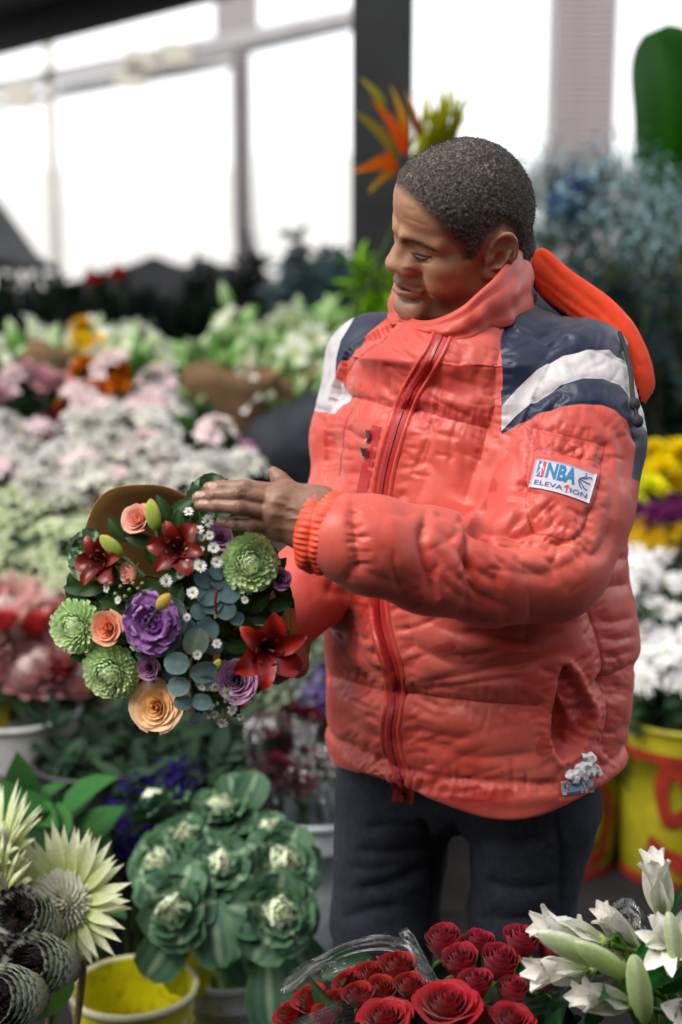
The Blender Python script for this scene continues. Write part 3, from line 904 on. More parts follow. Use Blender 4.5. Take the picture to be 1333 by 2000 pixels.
def build_jacket():
    pr = []
    def u(f, pts, k):
        pts = [(np.asarray(p), r) for p, r in pts]
        c = np.mean([p for p, r in pts], 0); R = max(np.linalg.norm(p - c) + r for p, r in pts)
        pr.append(('u', k, f, c, R + .03))
    pr.append(('u', .02, torso, np.array([.2, 0, 1.15]), .75))
    pr.append(('i', .015, lambda Q: Q[:, 2] - P(910, 598, 0)[2], None, 0))
    pr.append(('i', .010, lambda Q: HEM_Z - Q[:, 2] + .012 * np.sin(Q[:, 0] * 21) , None, 0))
    u(lambda Q: smin(armL(Q), foreL(Q), .022), ARM_L + FORE_L, .009)
    u(armR, ARM_R, .020)
    # shoulder padding and the bulge of quilting at the back
    f = ell(P(1120, 672, -.03), (.075, .070, .035)); pr.append(('u', .04, f, P(1120, 672, -.03), .12))
    f = ell(P(940, 690, -.035), (.135, .130, .074)); pr.append(('u', .03, f, P(940, 690, -.035), .18))
    pass
    pr.append(('s', .012, cone(P(905, 672, -.03), P(905, 520, -.03), .082, .095), P(905, 600, -.03), .24))
    pr.append(('d', 0, lambda Q, d: .0025 * vnoise(Q * 8) + .0006 * vnoise(Q * 24 + 5), None, 0))
    V, F = mesh_sdf(pr, (-.26, -.50, HEM_Z - .04), (.50, .32, 1.56), .0025, B=12, pad=.012)
    V = relax(V, F, 2, .5)
    N = vert_normals(V, F)
    Q = proj(V)
    aL = smin(armL(V), foreL(V), .022); aR = armR(V); tt = torso(V)
    on_arm = (aL < tt - .004) | (aR < tt - .004)
    onL = (aL < tt - .004)
    h = np.zeros(len(V)); seam = np.full(len(V), 9.0)
    for s in TORSO_SEAMS:
        h -= ~on_arm * (fold(Q, N, s, .0060, .016, taper=False) + fold(Q, N, s, .0022, .0028, taper=False))
        p = smooth_path(s, 4); d = poly_dist(Q, p) / 1450; m = ~on_arm & (N @ FW < .1); seam[m] = np.minimum(seam[m], d[m])
    wr = random.Random(4)
    def puckers(path, on, step, lmin, lmax, dmin, dmax, sides=(-1, 1), w=(.0022, .0042), lean=10):
        '''Short tapering wrinkles that run off a stitched line.'''
        nonlocal h
        p = smooth_path(path, 8); L = np.concatenate([[0], np.cumsum(np.linalg.norm(np.diff(p, axis=0), axis=1))])
        for sd in sides:
            x = wr.uniform(0, step)
            while x < L[-1]:
                c = np.array([np.interp(x, L, p[:, 0]), np.interp(x, L, p[:, 1])]); c2 = np.array([np.interp(min(x + 2, L[-1]), L, p[:, 0]), np.interp(min(x + 2, L[-1]), L, p[:, 1])])
                c1 = np.array([np.interp(max(x - 2, 0), L, p[:, 0]), np.interp(max(x - 2, 0), L, p[:, 1])])
                t = c2 - c1; t /= np.linalg.norm(t) + 1e-9; nn = np.array([-t[1], t[0]]) * sd
                ln = wr.uniform(lmin, lmax) * (1.8 if wr.random() < .15 else 1)
                k1, k2 = wr.uniform(-lean, lean), wr.uniform(-lean, lean)
                h -= on * fold(Q, N, [c + nn * 1.5, c + nn * ln * .5 + t * k1 * .4, c + nn * ln + t * k1 + t * k2 * .3], wr.uniform(dmin, dmax), wr.uniform(*w), n=3)
                x += step * wr.uniform(.5, 1.5)
    T_ = ~on_arm
    for s in TORSO_SEAMS: puckers(s, T_, 11, 12, 38, .0006, .0017)
    ZU, ZL = [(866, 652), (828, 724), (784, 812), (757, 905), (746, 985)], [(738, 1165), (750, 1245), (773, 1330), (763, 1425), (780, 1510), (788, 1560)]
    for z_ in (ZU, ZL):
        for o in (-19, 19): puckers([(x_ + o, y_) for x_, y_ in z_], T_, 12, 18, 70, .0008, .0022, sides=(-1,) if o > 0 else (1,), w=(.003, .0055), lean=22)
    HEM_L = [(655, 1448), (700, 1505), (760, 1540), (860, 1556), (980, 1560), (1100, 1548), (1180, 1525), (1222, 1490)]
    puckers(HEM_L, T_, 10, 14, 46, .0009, .0024, sides=(-1,))
    SL = [(SLIT_POCKET[i][0], SLIT_POCKET[i][1]) for i in range(len(SLIT_POCKET))]
    puckers(SL, T_, 13, 12, 44, .0008, .0022)
    # long soft tension folds over the belly, the side and down the chest
    for i in range(46):
        x_, y_ = wr.uniform(660, 1190), wr.uniform(1190, 1540); ln = wr.uniform(60, 190); a_ = wr.gauss(-.12 if x_ > 900 else .15, .28)
        d_ = np.array([math.cos(a_), math.sin(a_)]); b_ = np.array([-d_[1], d_[0]]) * wr.uniform(-14, 14)
        c = np.array([x_, y_]); h -= T_ * fold(Q, N, [c - d_ * ln / 2, c + b_, c + d_ * ln / 2], wr.uniform(.0006, .0019), wr.uniform(.0040, .0090), n=5)
    for i in range(26):
        x_, y_ = wr.uniform(670, 960), wr.uniform(680, 960); ln = wr.uniform(50, 130); a_ = wr.gauss(1.45, .35); d_ = np.array([math.cos(a_), math.sin(a_)]); b_ = np.array([-d_[1], d_[0]]) * wr.uniform(-9, 9)
        c = np.array([x_, y_]); h -= T_ * fold(Q, N, [c - d_ * ln / 2, c + b_, c + d_ * ln / 2], wr.uniform(.0005, .0014), wr.uniform(.0040, .008), n=5)
    # the sleeve: cross wrinkles, fanning from the elbow crease and off its seams
    AX = smooth_path([(690, 1055), (780, 1080), (880, 1105), (980, 1110), (1070, 1080), (1100, 980), (1110, 880)], 10)
    for i in range(46):
        k_ = wr.randrange(2, len(AX) - 2); t = AX[k_ + 1] - AX[k_ - 1]; t /= np.linalg.norm(t); nn = np.array([-t[1], t[0]])
        c = AX[k_] + nn * wr.uniform(-80, 80); a_ = wr.gauss(0, .5); d_ = nn * math.cos(a_) + t * math.sin(a_); ln = wr.uniform(35, 120)
        h -= onL * fold(Q, N, [c - d_ * ln / 2, c + t * wr.uniform(-9, 9), c + d_ * ln / 2], wr.uniform(.0006, .0018), wr.uniform(.0035, .0075), n=5)
    for i in range(24):
        a_ = wr.uniform(-2.6, .9); c = np.array([915, 1005]); d_ = np.array([math.cos(a_), -math.sin(a_)]) ; d_ = np.array([math.cos(wr.uniform(-.3, 1.7)), math.sin(wr.uniform(.1, 1.3))]); d_ /= np.linalg.norm(d_); ln = wr.uniform(60, 190); o = d_ * wr.uniform(5, 30); bb = np.array([-d_[1], d_[0]]) * wr.uniform(-16, 16)
        h -= onL * fold(Q, N, [c + o, c + o + d_ * ln * .5 + bb, c + o + d_ * ln], wr.uniform(.0012, .0034), wr.uniform(.0032, .0065), n=5)
    puckers([(678, 975), (672, 1045), (680, 1120)], onL, 10, 18, 60, .0010, .0024, sides=(-1,), lean=14)
    puckers([(1022, 946), (1030, 1000), (1060, 1030), (1110, 1052), (1150, 1008)], onL, 10, 14, 48, .0010, .0026)
    for s in POCKET_BOX[:4]: puckers(s, onL, 13, 8, 30, .0006, .0014)
    for s in ([(955, 838), (985, 790), (1050, 724), (1150, 680), (1230, 712)], [(975, 850), (1050, 778), (1140, 736), (1215, 750), (1245, 790)], [(1000, 838), (1060, 802), (1140, 787), (1206, 800), (1240, 860)]): puckers(s, onL, 22, 14, 50, .0003, .0009)
    for i in range(22):
        x_, y_ = wr.uniform(1010, 1220), wr.uniform(590, 700); ln = wr.uniform(50, 130); a_ = wr.gauss(-.35, .3); d_ = np.array([math.cos(a_), math.sin(a_)]); c = np.array([x_, y_])
        h -= fold(Q, N, [c - d_ * ln / 2, c + (0, wr.uniform(-8, 8)), c + d_ * ln / 2], wr.uniform(.0008, .002), wr.uniform(.004, .007), n=5)
    for i in range(20):
        x_, y_ = wr.uniform(600, 690), wr.uniform(800, 1180); ln = wr.uniform(40, 100); a_ = wr.gauss(.5, .5); d_ = np.array([math.cos(a_), math.sin(a_)]); c = np.array([x_, y_])
        h -= (on_arm & ~onL) * fold(Q, N, [c - d_ * ln / 2, c + (0, wr.uniform(-8, 8)), c + d_ * ln / 2], wr.uniform(.001, .003), wr.uniform(.004, .007), n=5)
    for pts, dep, w in TORSO_FOLDS:
        h -= ~on_arm * fold(Q, N, pts, dep, w)
    for pts, dep, w in ARM_FOLDS:
        h -= on_arm * fold(Q, N, pts, dep, w)
    for s in POCKET_BOX + [[(955, 838), (985, 790), (1050, 724), (1150, 680), (1230, 712)], [(975, 850), (1050, 778), (1140, 736), (1215, 750), (1245, 790)], [(1000, 838), (1060, 802), (1140, 787), (1206, 800), (1240, 860)]]:
        h -= onL * (fold(Q, N, s, .0014, .006, taper=False) + fold(Q, N, s, .0009, .0022, taper=False))
    for s in POCKET_BOX:
        d = poly_dist(Q, smooth_path(s, 3) if len(s) > 2 and len(s) != 5 else np.array(s, float)) / 1480; seam[onL] = np.minimum(seam[onL], d[onL])
    arm_seam = [[(1022, 946), (1030, 1000), (1060, 1030), (1110, 1052), (1140, 1040), (1152, 1005)]]
    for s in arm_seam:
        d = poly_dist(Q, smooth_path(s, 3)) / 1480; seam[onL] = np.minimum(seam[onL], d[onL])
        h -= onL * fold(Q, N, s, .003, .006, taper=False)
    for s in LETTER_LINES:
        h -= ~on_arm * fold(Q, N, s, .0016, .0028, n=3, taper=False)
    # hem casing
    zz = V[:, 2] - HEM_Z
    tors = ~on_arm
    h += tors * (-.0045 * np.exp(-((zz - .042) / .006) ** 2) + .0030 * np.exp(-((zz - .022) / .012) ** 2))
    h += tors * .0011 * np.exp(-((zz - .03) / .02) ** 2) * vnoise(V * (160, 160, 20))
    # slit pocket torn open
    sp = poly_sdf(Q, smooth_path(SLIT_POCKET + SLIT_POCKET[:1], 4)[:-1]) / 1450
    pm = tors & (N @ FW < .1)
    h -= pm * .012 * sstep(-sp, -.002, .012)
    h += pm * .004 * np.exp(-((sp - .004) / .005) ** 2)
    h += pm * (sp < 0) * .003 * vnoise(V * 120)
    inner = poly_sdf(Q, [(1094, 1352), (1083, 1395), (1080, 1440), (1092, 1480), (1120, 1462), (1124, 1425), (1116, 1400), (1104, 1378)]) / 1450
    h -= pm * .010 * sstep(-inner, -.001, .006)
    # small crumples that follow the cloth
    cr = vnoise(V * (30, 30, 17)) ; cr2 = vnoise(V * (85, 85, 46) + 7)
    h -= .0008 * np.clip(1 - 5 * np.abs(cr), 0, 1) * sstep(vnoise(V * 9 + 3), -.1, .5)
    near = np.exp(-(seam / .018) ** 2)
    h += near * .0004 * vnoise(V * 130)
    pq = np.minimum(poly_sdf(Q, [(1046, 893), (1169, 925), (1152, 988), (1031, 953)]), poly_sdf(Q, [(1092, 1520), (1161, 1514), (1165, 1550), (1094, 1556)]))
    h *= np.where(N @ FW < .15, .12 + .88 * sstep(pq, -1, 9), 1)
    V = V + N * h[:, None]
    V = relax(V, F, 1, .2)
    # colouring fields, signed distances in metres: the cloth panels are dyed pieces sewn together
    fr = N @ FW < .35
    def fieldL(poly): return np.where(onL | (V[:, 0] > P(968, 700, -.1)[0]), poly_sdf(Q, poly) / 1480, .05)
    navy = np.minimum(np.where(V[:, 1] < .2, fieldL(NAVY_L), .05), np.where(V[:, 0] < P(800, 600, 0)[0], poly_sdf(Q, NAVY_R) / 1400, .05))
    white = np.minimum(fieldL(WHITE_L), np.where(V[:, 0] < P(800, 600, 0)[0], poly_sdf(Q, WHITE_R) / 1400, .05))
    stain = np.full(len(V), .05)
    for bx, by, rx, ry, arm in [(808, 1166, 20, 20, 1), (950, 1552, 60, 14, 0), (960, 945, 16, 18, 1), (1105, 1415, 14, 40, 0), (870, 1265, 26, 9, 0), (902, 1283, 10, 8, 0), (830, 1020, 8, 5, 1), (700, 1180, 20, 60, 0), (668, 1275, 24, 80, 0), (690, 1340, 26, 30, 0), (1062, 1460, 16, 18, 0)]:
        d = (np.sqrt(((Q[:, 0] - bx) / rx) ** 2 + ((Q[:, 1] - by) / ry) ** 2) - 1) * min(rx, ry) / 1450 + .004 * vnoise(V * 75)
        stain = np.minimum(stain, np.where(on_arm == bool(arm), d, .05))
    m = bpy.data.materials.new('jacket_cloth'); m.use_nodes = True
    nt = m.node_tree; Nn, Lk = nt.nodes, nt.links; b = Nn['Principled BSDF']
    tc = Nn.new('ShaderNodeTexCoord')
    def noise(sc, det=4, vec=None, stretch=None):
        n = Nn.new('ShaderNodeTexNoise'); n.inputs['Scale'].default_value = sc; n.inputs['Detail'].default_value = det
        src = tc.outputs['Object']
        if stretch:
            mp = Nn.new('ShaderNodeMapping'); mp.inputs['Scale'].default_value = stretch; Lk.new(src, mp.inputs['Vector']); src = mp.outputs['Vector']
        Lk.new(src, n.inputs['Vector']); return n.outputs['Fac']
    def attr(n):
        a = Nn.new('ShaderNodeAttribute'); a.attribute_name = n; return a.outputs['Fac']
    def ramp(v, a, bb, c=0.0, d=1.0):
        r = Nn.new('ShaderNodeMapRange'); r.interpolation_type = 'SMOOTHSTEP'
        for k_, x in zip(('From Min', 'From Max', 'To Min', 'To Max'), (a, bb, c, d)): r.inputs[k_].default_value = x
        Lk.new(v, r.inputs['Value']); return r.outputs['Result']
    def mix(f, A, Bc):
        x = Nn.new('ShaderNodeMix'); x.data_type = 'RGBA'
        Lk.new(f, x.inputs['Factor']) if not isinstance(f, float) else setattr(x.inputs['Factor'], 'default_value', f)
        for s_, c in (('A', A), ('B', Bc)):
            if isinstance(c, (tuple, list, np.ndarray)): x.inputs[s_].default_value = (*c[:3], 1)
            else: Lk.new(c, x.inputs[s_])
        return x.outputs['Result']
    def mul(a, c):
        x = Nn.new('ShaderNodeMath'); x.operation = 'MULTIPLY'
        for i, q in enumerate((a, c)):
            if isinstance(q, float): x.inputs[i].default_value = q
            else: Lk.new(q, x.inputs[i])
        return x.outputs[0]
    c = mix(ramp(noise(7, 6), .35, .68), CORAL, CORAL_PALE)
    c = mix(mul(ramp(noise(4.2, 5), .52, .70), .55), c, RED_DEEP)
    c = mix(mul(ramp(noise(60, 5), .45, .75), .18), c, RED_DEEP)
    c = mix(mul(ramp(noise(22, 6, stretch=(3, 3, .7)), .60, .74), .25), c, CORAL_PALE * 1.15)
    c = mix(mul(ramp(attr('stain'), .001, -.002), .62), c, np.array(srgb(150, 26, 22)))
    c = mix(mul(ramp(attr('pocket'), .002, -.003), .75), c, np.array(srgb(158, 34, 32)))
    c = mix(mul(ramp(attr('seam'), .0017, .0006), .75), c, np.array(srgb(150, 28, 26)))
    c = mix(ramp(attr('navy'), .0003, -.0003), c, np.array(srgb(20, 29, 54)))
    wcol = mix(ramp(noise(40, 6), .4, .7), np.array(srgb(190, 184, 186)), np.array(srgb(168, 162, 166)))
    c = mix(ramp(attr('white'), .0003, -.0003), c, wcol)
    Lk.new(c, b.inputs['Base Color'])
    b.inputs['Roughness'].default_value = .40
    rr = ramp(noise(30, 4), .3, .7, .41, .52); Lk.new(rr, b.inputs['Roughness'])
    b.inputs['Specular IOR Level'].default_value = .37
    b.inputs['Sheen Weight'].default_value = .12
    b.inputs['Anisotropic'].default_value = .3
    def ridged(sc, stretch):
        n = Nn.new('ShaderNodeTexNoise'); n.noise_type = 'RIDGED_MULTIFRACTAL'; n.inputs['Scale'].default_value = sc; n.inputs['Detail'].default_value = 3; n.inputs['Distortion'].default_value = .4
        mp = Nn.new('ShaderNodeMapping'); mp.inputs['Scale'].default_value = stretch; Lk.new(tc.outputs['Object'], mp.inputs['Vector']); Lk.new(mp.outputs['Vector'], n.inputs['Vector']); return n.outputs['Fac']
    b2 = Nn.new('ShaderNodeBump'); b2.inputs['Strength'].default_value = .06; b2.inputs['Distance'].default_value = .010; b2.invert = True
    Lk.new(ridged(7, (1, 1, 1.7)), b2.inputs['Height'])
    b3 = Nn.new('ShaderNodeBump'); b3.inputs['Strength'].default_value = .10; b3.inputs['Distance'].default_value = .004; b3.invert = True
    Lk.new(ridged(24, (1.3, 1.3, .8)), b3.inputs['Height']); Lk.new(b2.outputs['Normal'], b3.inputs['Normal'])
    bh = Nn.new('ShaderNodeMath'); bh.operation = 'ADD'
    Lk.new(mul(noise(75, 3, stretch=(1, 1, .45)), 1.0), bh.inputs[0]); Lk.new(mul(noise(240, 3), .30), bh.inputs[1])
    bp = Nn.new('ShaderNodeBump'); bp.inputs['Strength'].default_value = .14; bp.inputs['Distance'].default_value = .003
    Lk.new(bh.outputs[0], bp.inputs['Height']); Lk.new(b3.outputs['Normal'], bp.inputs['Normal']); Lk.new(bp.outputs['Normal'], b.inputs['Normal'])
    me = new_mesh('jacket', V, F, m)
    set_attr(me, 'navy', navy); set_attr(me, 'white', white); set_attr(me, 'seam', seam); set_attr(me, 'stain', stain)
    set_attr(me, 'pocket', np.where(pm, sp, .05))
    jk = plink('jacket', me)
    jk['label'] = 'faded coral puffer jacket, torn at its lower pocket'
    return jk, V, F, m, on_arm
JACKET, JV, JF, CLOTH, J_ARM = build_jacket()
JB = BVHTree.FromPolygons(JV.tolist(), JF.tolist())
CAMV = Vector(CAM)
JBT = BVHTree.FromPolygons(JV.tolist(), JF[~J_ARM[JF].any(1)].tolist())
def cast(px, py, off=0.0, bvh=None):
    """Where the sight line through a photograph pixel meets the jacket, lifted off it by off."""
    d = Vector(P(px, py, 0.0)) - CAMV
    loc, n, i, ds = (bvh or JB).ray_cast(CAMV, d.normalized())
    if loc is None: return np.array(P(px, py, -.1)), np.array([0, -1.0, 0])
    if n.dot(d) > 0: n = -n
    return np.array(loc + n * off), np.array(n)
jlink = lambda name, me: link(name, me, JACKET)

def strip(path, w, off=.0015, n=5, prof=None):
    """A ribbon w pixels wide laid on the cloth along a path of photograph pixels."""
    p = smooth_path(path, n)
    V = []; k = 5
    for i in range(len(p)):
        t = p[min(i + 1, len(p) - 1)] - p[max(i - 1, 0)]; t /= np.linalg.norm(t) + 1e-9
        nn = np.array([-t[1], t[0]])
        for j in range(k):
            s = j / (k - 1) * 2 - 1
            q = p[i] + nn * s * w / 2
            V.append(cast(q[0], q[1], off * (1 - .85 * s * s) if prof is None else prof(s), JBT)[0])
    F = [(i * k + j, i * k + j + 1, (i + 1) * k + j + 1, (i + 1) * k + j) for i in range(len(p) - 1) for j in range(k - 1)]
    V = np.array(V).reshape(len(p), k, 3)
    for _ in range(2):
        V[1:-1] = (V[:-2] + 2 * V[1:-1] + V[2:]) / 4
    return V.reshape(-1, 3), F

def loft(rings, close=True):
    rings = np.asarray(rings); n, m = rings.shape[:2]
    F = []
    for i in range(n - 1):
        for j in range(m if close else m - 1):
            a, b = i * m + j, i * m + (j + 1) % m
            F.append((a, b, b + m, a + m))
    return rings.reshape(-1, 3), F

def closed_path(pts, n=8):
    p = np.asarray(pts, float)
    out = []
    m = len(p)
    for i in range(m):
        a, b, c, d = p[i - 1], p[i], p[(i + 1) % m], p[(i + 2) % m]
        for t in np.linspace(0, 1, n, endpoint=False):
            out.append(0.5 * ((2 * b) + (c - a) * t + (2 * a - 5 * b + 4 * c - d) * t * t + (3 * b - a - 3 * c + d) * t ** 3))
    return np.array(out)

RED_ZIP = mat('zip_tape', srgb(165, 30, 30), .55, .2, 300, .3, 900)
CLOTH_RED = mat('coral_cloth', tuple(CORAL), .42, .16, 25, .35, 90, dist=.004)
FLEECE = mat('orange_fleece', srgb(222, 62, 22), .95, .12, 60, .4, 900, sheen=.08, dist=.001)
NAVY_M = mat('navy_cloth', srgb(20, 29, 54), .42, .15, 30, .3, 90, dist=.003)
METAL = mat('zip_metal', (.42, .41, .40), .32, .2, 200, metal=1.0)
PATCH_M = mat('patch_cloth', srgb(190, 184, 196), .8, .06, 400, .25, 1500)
BLUE_P = mat('patch_blue', srgb(22, 112, 160), .75, .08, 500)
NAVY_P = mat('patch_navy', srgb(58, 82, 130), .75, .08, 500)
RED_P = mat('patch_red', srgb(208, 62, 56), .75, .08, 500)
WADDING = mat('white_wadding', srgb(226, 220, 226), .95, .08, 300, .6, 500, sheen=.3)
BLACK_M = mat('black_cord', (.012, .012, .014), .7, .2, 400, .4, 900)

def build_trims():
    # stand-up collar: outer wall, rim, lining
    rim = [P(*q) for q in [(788, 614, -.015), (806, 628, -.075), (834, 631, -.120), (868, 622, -.145), (904, 603, -.158), (940, 572, -.152), (972, 544, -.138), (999, 512, -.112), (1017, 482, -.072), (1026, 466, -.02), (1018, 458, .045), (985, 466, .085), (930, 500, .10), (860, 530, .085), (800, 544, .085), (769, 558, .060), (773, 586, .030)]]
    base = [P(*q) for q in [(788, 634, -.06), (810, 645, -.105), (845, 652, -.145), (882, 647, -.175), (926, 630, -.178), (964, 608, -.17), (1002, 584, -.152), (1036, 558, -.120), (1054, 530, -.07), (1064, 506, -.01), (1052, 500, .065), (1010, 520, .115), (940, 560, .125), (860, 590, .11), (790, 596, .085), (758, 604, .055), (768, 620, .0)]]
    rim, base = closed_path(rim, 7), closed_path(base, 7)
    snap = []
    for q in base:
        loc, nn_, ii, dd = JB.find_nearest(Vector(q)); snap.append(np.array(loc) - np.array(nn_) * .004 if loc is not None else q)
    snap = np.array(snap)
    for _ in range(6): snap = (np.roll(snap, 1, 0) + 2 * snap + np.roll(snap, -1, 0)) / 4
    base = snap
    cen = (rim.mean(0) + base.mean(0)) / 2
    m = len(rim)
    outw = base - base.mean(0); outw[:, 2] *= .3; outw /= np.linalg.norm(outw, axis=1, keepdims=True)
    rings = []
    rng = np.random.default_rng(3)
    th = np.arange(m) / m * 2 * PI
    wob = .0016 * np.sin(th * 9 + 1) + .0012 * np.sin(th * 17)
    for t in np.linspace(0, 1, 12):
        bul = .006 * math.sin(PI * np.clip(t, 0, 1)) - .0035 * math.exp(-((t - .80) / .06) ** 2) - .004 * math.exp(-((t - .28) / .10) ** 2)
        rings.append(base * (1 - t) + rim * t + outw * (bul + wob * math.sin(PI * np.clip(t, 0, 1)) * math.cos(t * 7))[:, None])
    n_out = len(rings)
    rings.append(rim - outw * .003 + np.array([0, 0, .0035]))
    rings.append(rim - outw * .0075 + np.array([0, 0, .0010]))
    for t in np.linspace(.95, .1, 5):
        rings.append(base * (1 - t) + rim * t - outw * .0105)
    V, F = loft(rings)
    mi = [0 if i // m < n_out + 0 else 1 for i in range(len(F))]
    jlink('collar', new_mesh('collar', V, F, [CLOTH, FLEECE], True, mi)).data
    me = JACKET.children[-1].data
    for k in ('navy', 'white', 'seam', 'stain', 'pocket'): set_attr(me, k, np.full(len(V), .05))
    # hood hanging down his back, fleece lining outward
    def hood(pts, k): return chain([P(*q[:3]) for q in pts], [q[3] for q in pts], k)
    H = [(1048, 508, .030, .015), (1078, 546, .02, .021), (1122, 582, .005, .025), (1166, 614, -.005, .026), (1206, 657, -.015, .026), (1233, 705, -.02, .023), (1247, 745, -.022, .017), (1255, 772, -.024, .008)]
    H = [tuple(q) for q in smooth_path(np.array(H), 5)]
    Hb = [(1010, 600, .12, .04), (1080, 655, .11, .05), (1140, 730, .10, .055), (1170, 800, .09, .05)]
    hp_ = [('u', .012, hood([(a + 8, b - 11, c, d * .58) for a, b, c, d in H], .012), P(1150, 640, .03), .25), ('u', .012, hood([(a - 7, b + 12, c - .006, d * .62) for a, b, c, d in H], .012), P(1150, 640, .03), .25), ('u', .04, hood(Hb, .03), P(1100, 660, .14), .26),
           ('d', 0, lambda Q, d: .0012 * vnoise(Q * 16) + .0004 * vnoise(Q * 80), None, 0)]
    V, F = mesh_sdf(hp_, (.1, -.12, 1.15), (.62, .32, 1.68), .0035, B=10)
    N = vert_normals(V, F); Q = proj(V)
    # seams along the rim
    hh = np.zeros(len(V))
    for s in ([(1062, 562), (1110, 606), (1165, 645), (1205, 690), (1232, 735)], [(1056, 500), (1100, 545), (1160, 590), (1215, 650), (1250, 715)], [(1050, 540), (1120, 592), (1190, 640), (1240, 720)]):
        hh -= fold(Q, N, s, .0022, .0035, taper=False)
    for s in ([(1090, 570), (1130, 590), (1160, 625)], [(1130, 570), (1180, 612), (1200, 650)], [(1100, 555), (1110, 590)], [(1170, 600), (1180, 650)]):
        hh -= fold(Q, N, s, .0012, .008)
    V = V + N * hh[:, None]
    edge = poly_sdf(Q, [(1040, 470), (1110, 520), (1190, 580), (1250, 670), (1300, 760), (1290, 800), (1262, 790), (1252, 760), (1236, 742), (1206, 692), (1168, 648), (1110, 610), (1054, 570)])
    cen = V[F].mean(1); mi = (poly_sdf(proj(cen), [(1030, 460), (1110, 510), (1190, 570), (1260, 660), (1310, 760), (1290, 800), (1255, 785), (1244, 756), (1226, 738), (1200, 694), (1164, 650), (1110, 614), (1050, 575)]) > 0).astype(int)
    jlink('hood', new_mesh('hood', V, F, [FLEECE, NAVY_M], True, mi))
    # cuff: gathered elastic with ribs
    A, B = np.array(P(664, 1046, -.350)), np.array(P(620, 1036, -.366))
    ax = (B - A) / np.linalg.norm(B - A); L = np.linalg.norm(B - A)
    tilt = np.array([-.92, .30, .10]); tilt /= np.linalg.norm(tilt)
    Fm = frame(tilt, (0, 0, 1)); e1, e2 = Fm[:, 0], Fm[:, 1]
    m = 320; th = np.arange(m) / m * 2 * PI
    ribs = np.sin(th * 40 + .9 * np.sin(th * 5)) * .5 + .5
    rings = []
    prof = [(-.006, .041, 0), (.001, .0468, .4), (.006, .0490, 1), (.012, .0505, 1), (.017, .0508, 1), (.0205, .0490, .5), (.022, .0480, .2), (.0235, .0490, .5), (.028, .0508, 1), (.033, .0502, 1), (.038, .0485, 1), (.0415, .0450, .6), (.0425, .0420, .4), (.038, .0395, .5), (.028, .0385, .4), (.010, .0385, 0)]
    for s, r, w in prof:
        rr = r - .0016 * w * (1 - ribs) + .0010 * np.sin(th * 7 + s * 200)
        rings.append(A + tilt * s * 1.06 + np.cos(th)[:, None] * e1 * rr[:, None] * .95 + np.sin(th)[:, None] * e2 * rr[:, None] * 1.03)
    V, F = loft(rings)
    jlink('cuff', new_mesh('cuff', V, F, mat('cuff_cloth', srgb(226, 74, 44), .55, .15, 60, .2, 400)))
    # main zip
    ZP = [(866, 652), (850, 688), (828, 724), (803, 768), (784, 812), (769, 860), (757, 905), (748, 952), (742, 1010)]
    ZQ = [(736, 1130), (740, 1165), (742, 1200), (750, 1245), (764, 1290), (773, 1330), (770, 1380), (763, 1425), (768, 1470), (780, 1510), (789, 1545), (786, 1568)]
    for q in (ZP, ZQ):
        V, F = strip(q, 24, .0022, 6, lambda s: .0026 if abs(s) < .6 else .0008)
        z = jlink('zip', new_mesh('zip', V, F, RED_ZIP))
        p = smooth_path(q, 18); tv, tf = [], []
        for i in range(len(p) - 1):
            t = p[i + 1] - p[i]; t /= np.linalg.norm(t); nn = np.array([-t[1], t[0]])
            for sd in (-1, 1):
                c = p[i] + nn * sd * 1.6; b0 = len(tv)
                for a_, b_ in ((-1, -1), (1, -1), (1, 1), (-1, 1)):
                    e = c + t * a_ * 1.6 + nn * b_ * 1.9; tv.append(cast(e[0], e[1], .0032, JBT)[0])
                n_ = cast(c[0], c[1], 0, JBT)[1]
                for k_ in range(4): tv.append(tv[b0 + k_] + n_ * .0010)
                tf += [(b0 + 4, b0 + 5, b0 + 6, b0 + 7)] + [(b0 + k_, b0 + (k_ + 1) % 4, b0 + 4 + (k_ + 1) % 4, b0 + 4 + k_) for k_ in range(4)]
        te = jlink('zip_teeth', new_mesh('zip_teeth', tv, tf, mat('zip_teeth', srgb(140, 26, 26), .35, .2, 400), False)); te['kind'] = 'stuff'
        for sd in (-16, 17):          # stitched flap edges beside the zip
            p = smooth_path(q, 6); tt_ = np.gradient(p, axis=0); tt_ /= np.linalg.norm(tt_, axis=1, keepdims=True)
            V, F = strip(p + np.stack([-tt_[:, 1], tt_[:, 0]], 1) * sd, 9, .0030, 1, lambda s: .0030 * (1 - s * s) + .0006)
            f = jlink('zip_flap', new_mesh('zip_flap', V, F, CLOTH_RED))
    # chest pocket zip with its puller
    V, F = strip([(737, 832), (728, 870), (717, 915), (707, 962)], 20, .002, 6, lambda s: .0018 if abs(s) < .5 else .0005)
    jlink('chest_pocket_zip', new_mesh('chest_pocket_zip', V, F, RED_ZIP))
    bm = bmesh.new()
    def blob(px, py, hw, hh_, dep, ang=0.0):
        c, n = cast(px, py, dep); R = frame(n, (math.sin(ang), 0, math.cos(ang)))
        s = 1 / 1480
        M = mat4(R, c) @ Matrix.Diagonal((hw * s, hh_ * s, .0016, 1))
        r = bmesh.ops.create_cube(bm, size=2, matrix=M)
        bmesh.ops.bevel(bm, geom=list({e for v in r['verts'] for e in v.link_edges}), offset=.0006, segments=2, affect='EDGES')
    blob(723, 847, 5, 9, .004); blob(722, 862, 3, 7, .005); blob(718, 880, 9, 10.5, .005)
    me = bpy.data.meshes.new('zip_puller'); bm.to_mesh(me); bm.free(); me.materials.append(METAL)
    jlink('zip_puller', me)
    # zip end at the hem
    bm = bmesh.new(); blob(786, 1560, 4, 8, .005); me = bpy.data.meshes.new('zip_slider'); bm.to_mesh(me); bm.free(); me.materials.append(METAL); jlink('zip_slider', me)
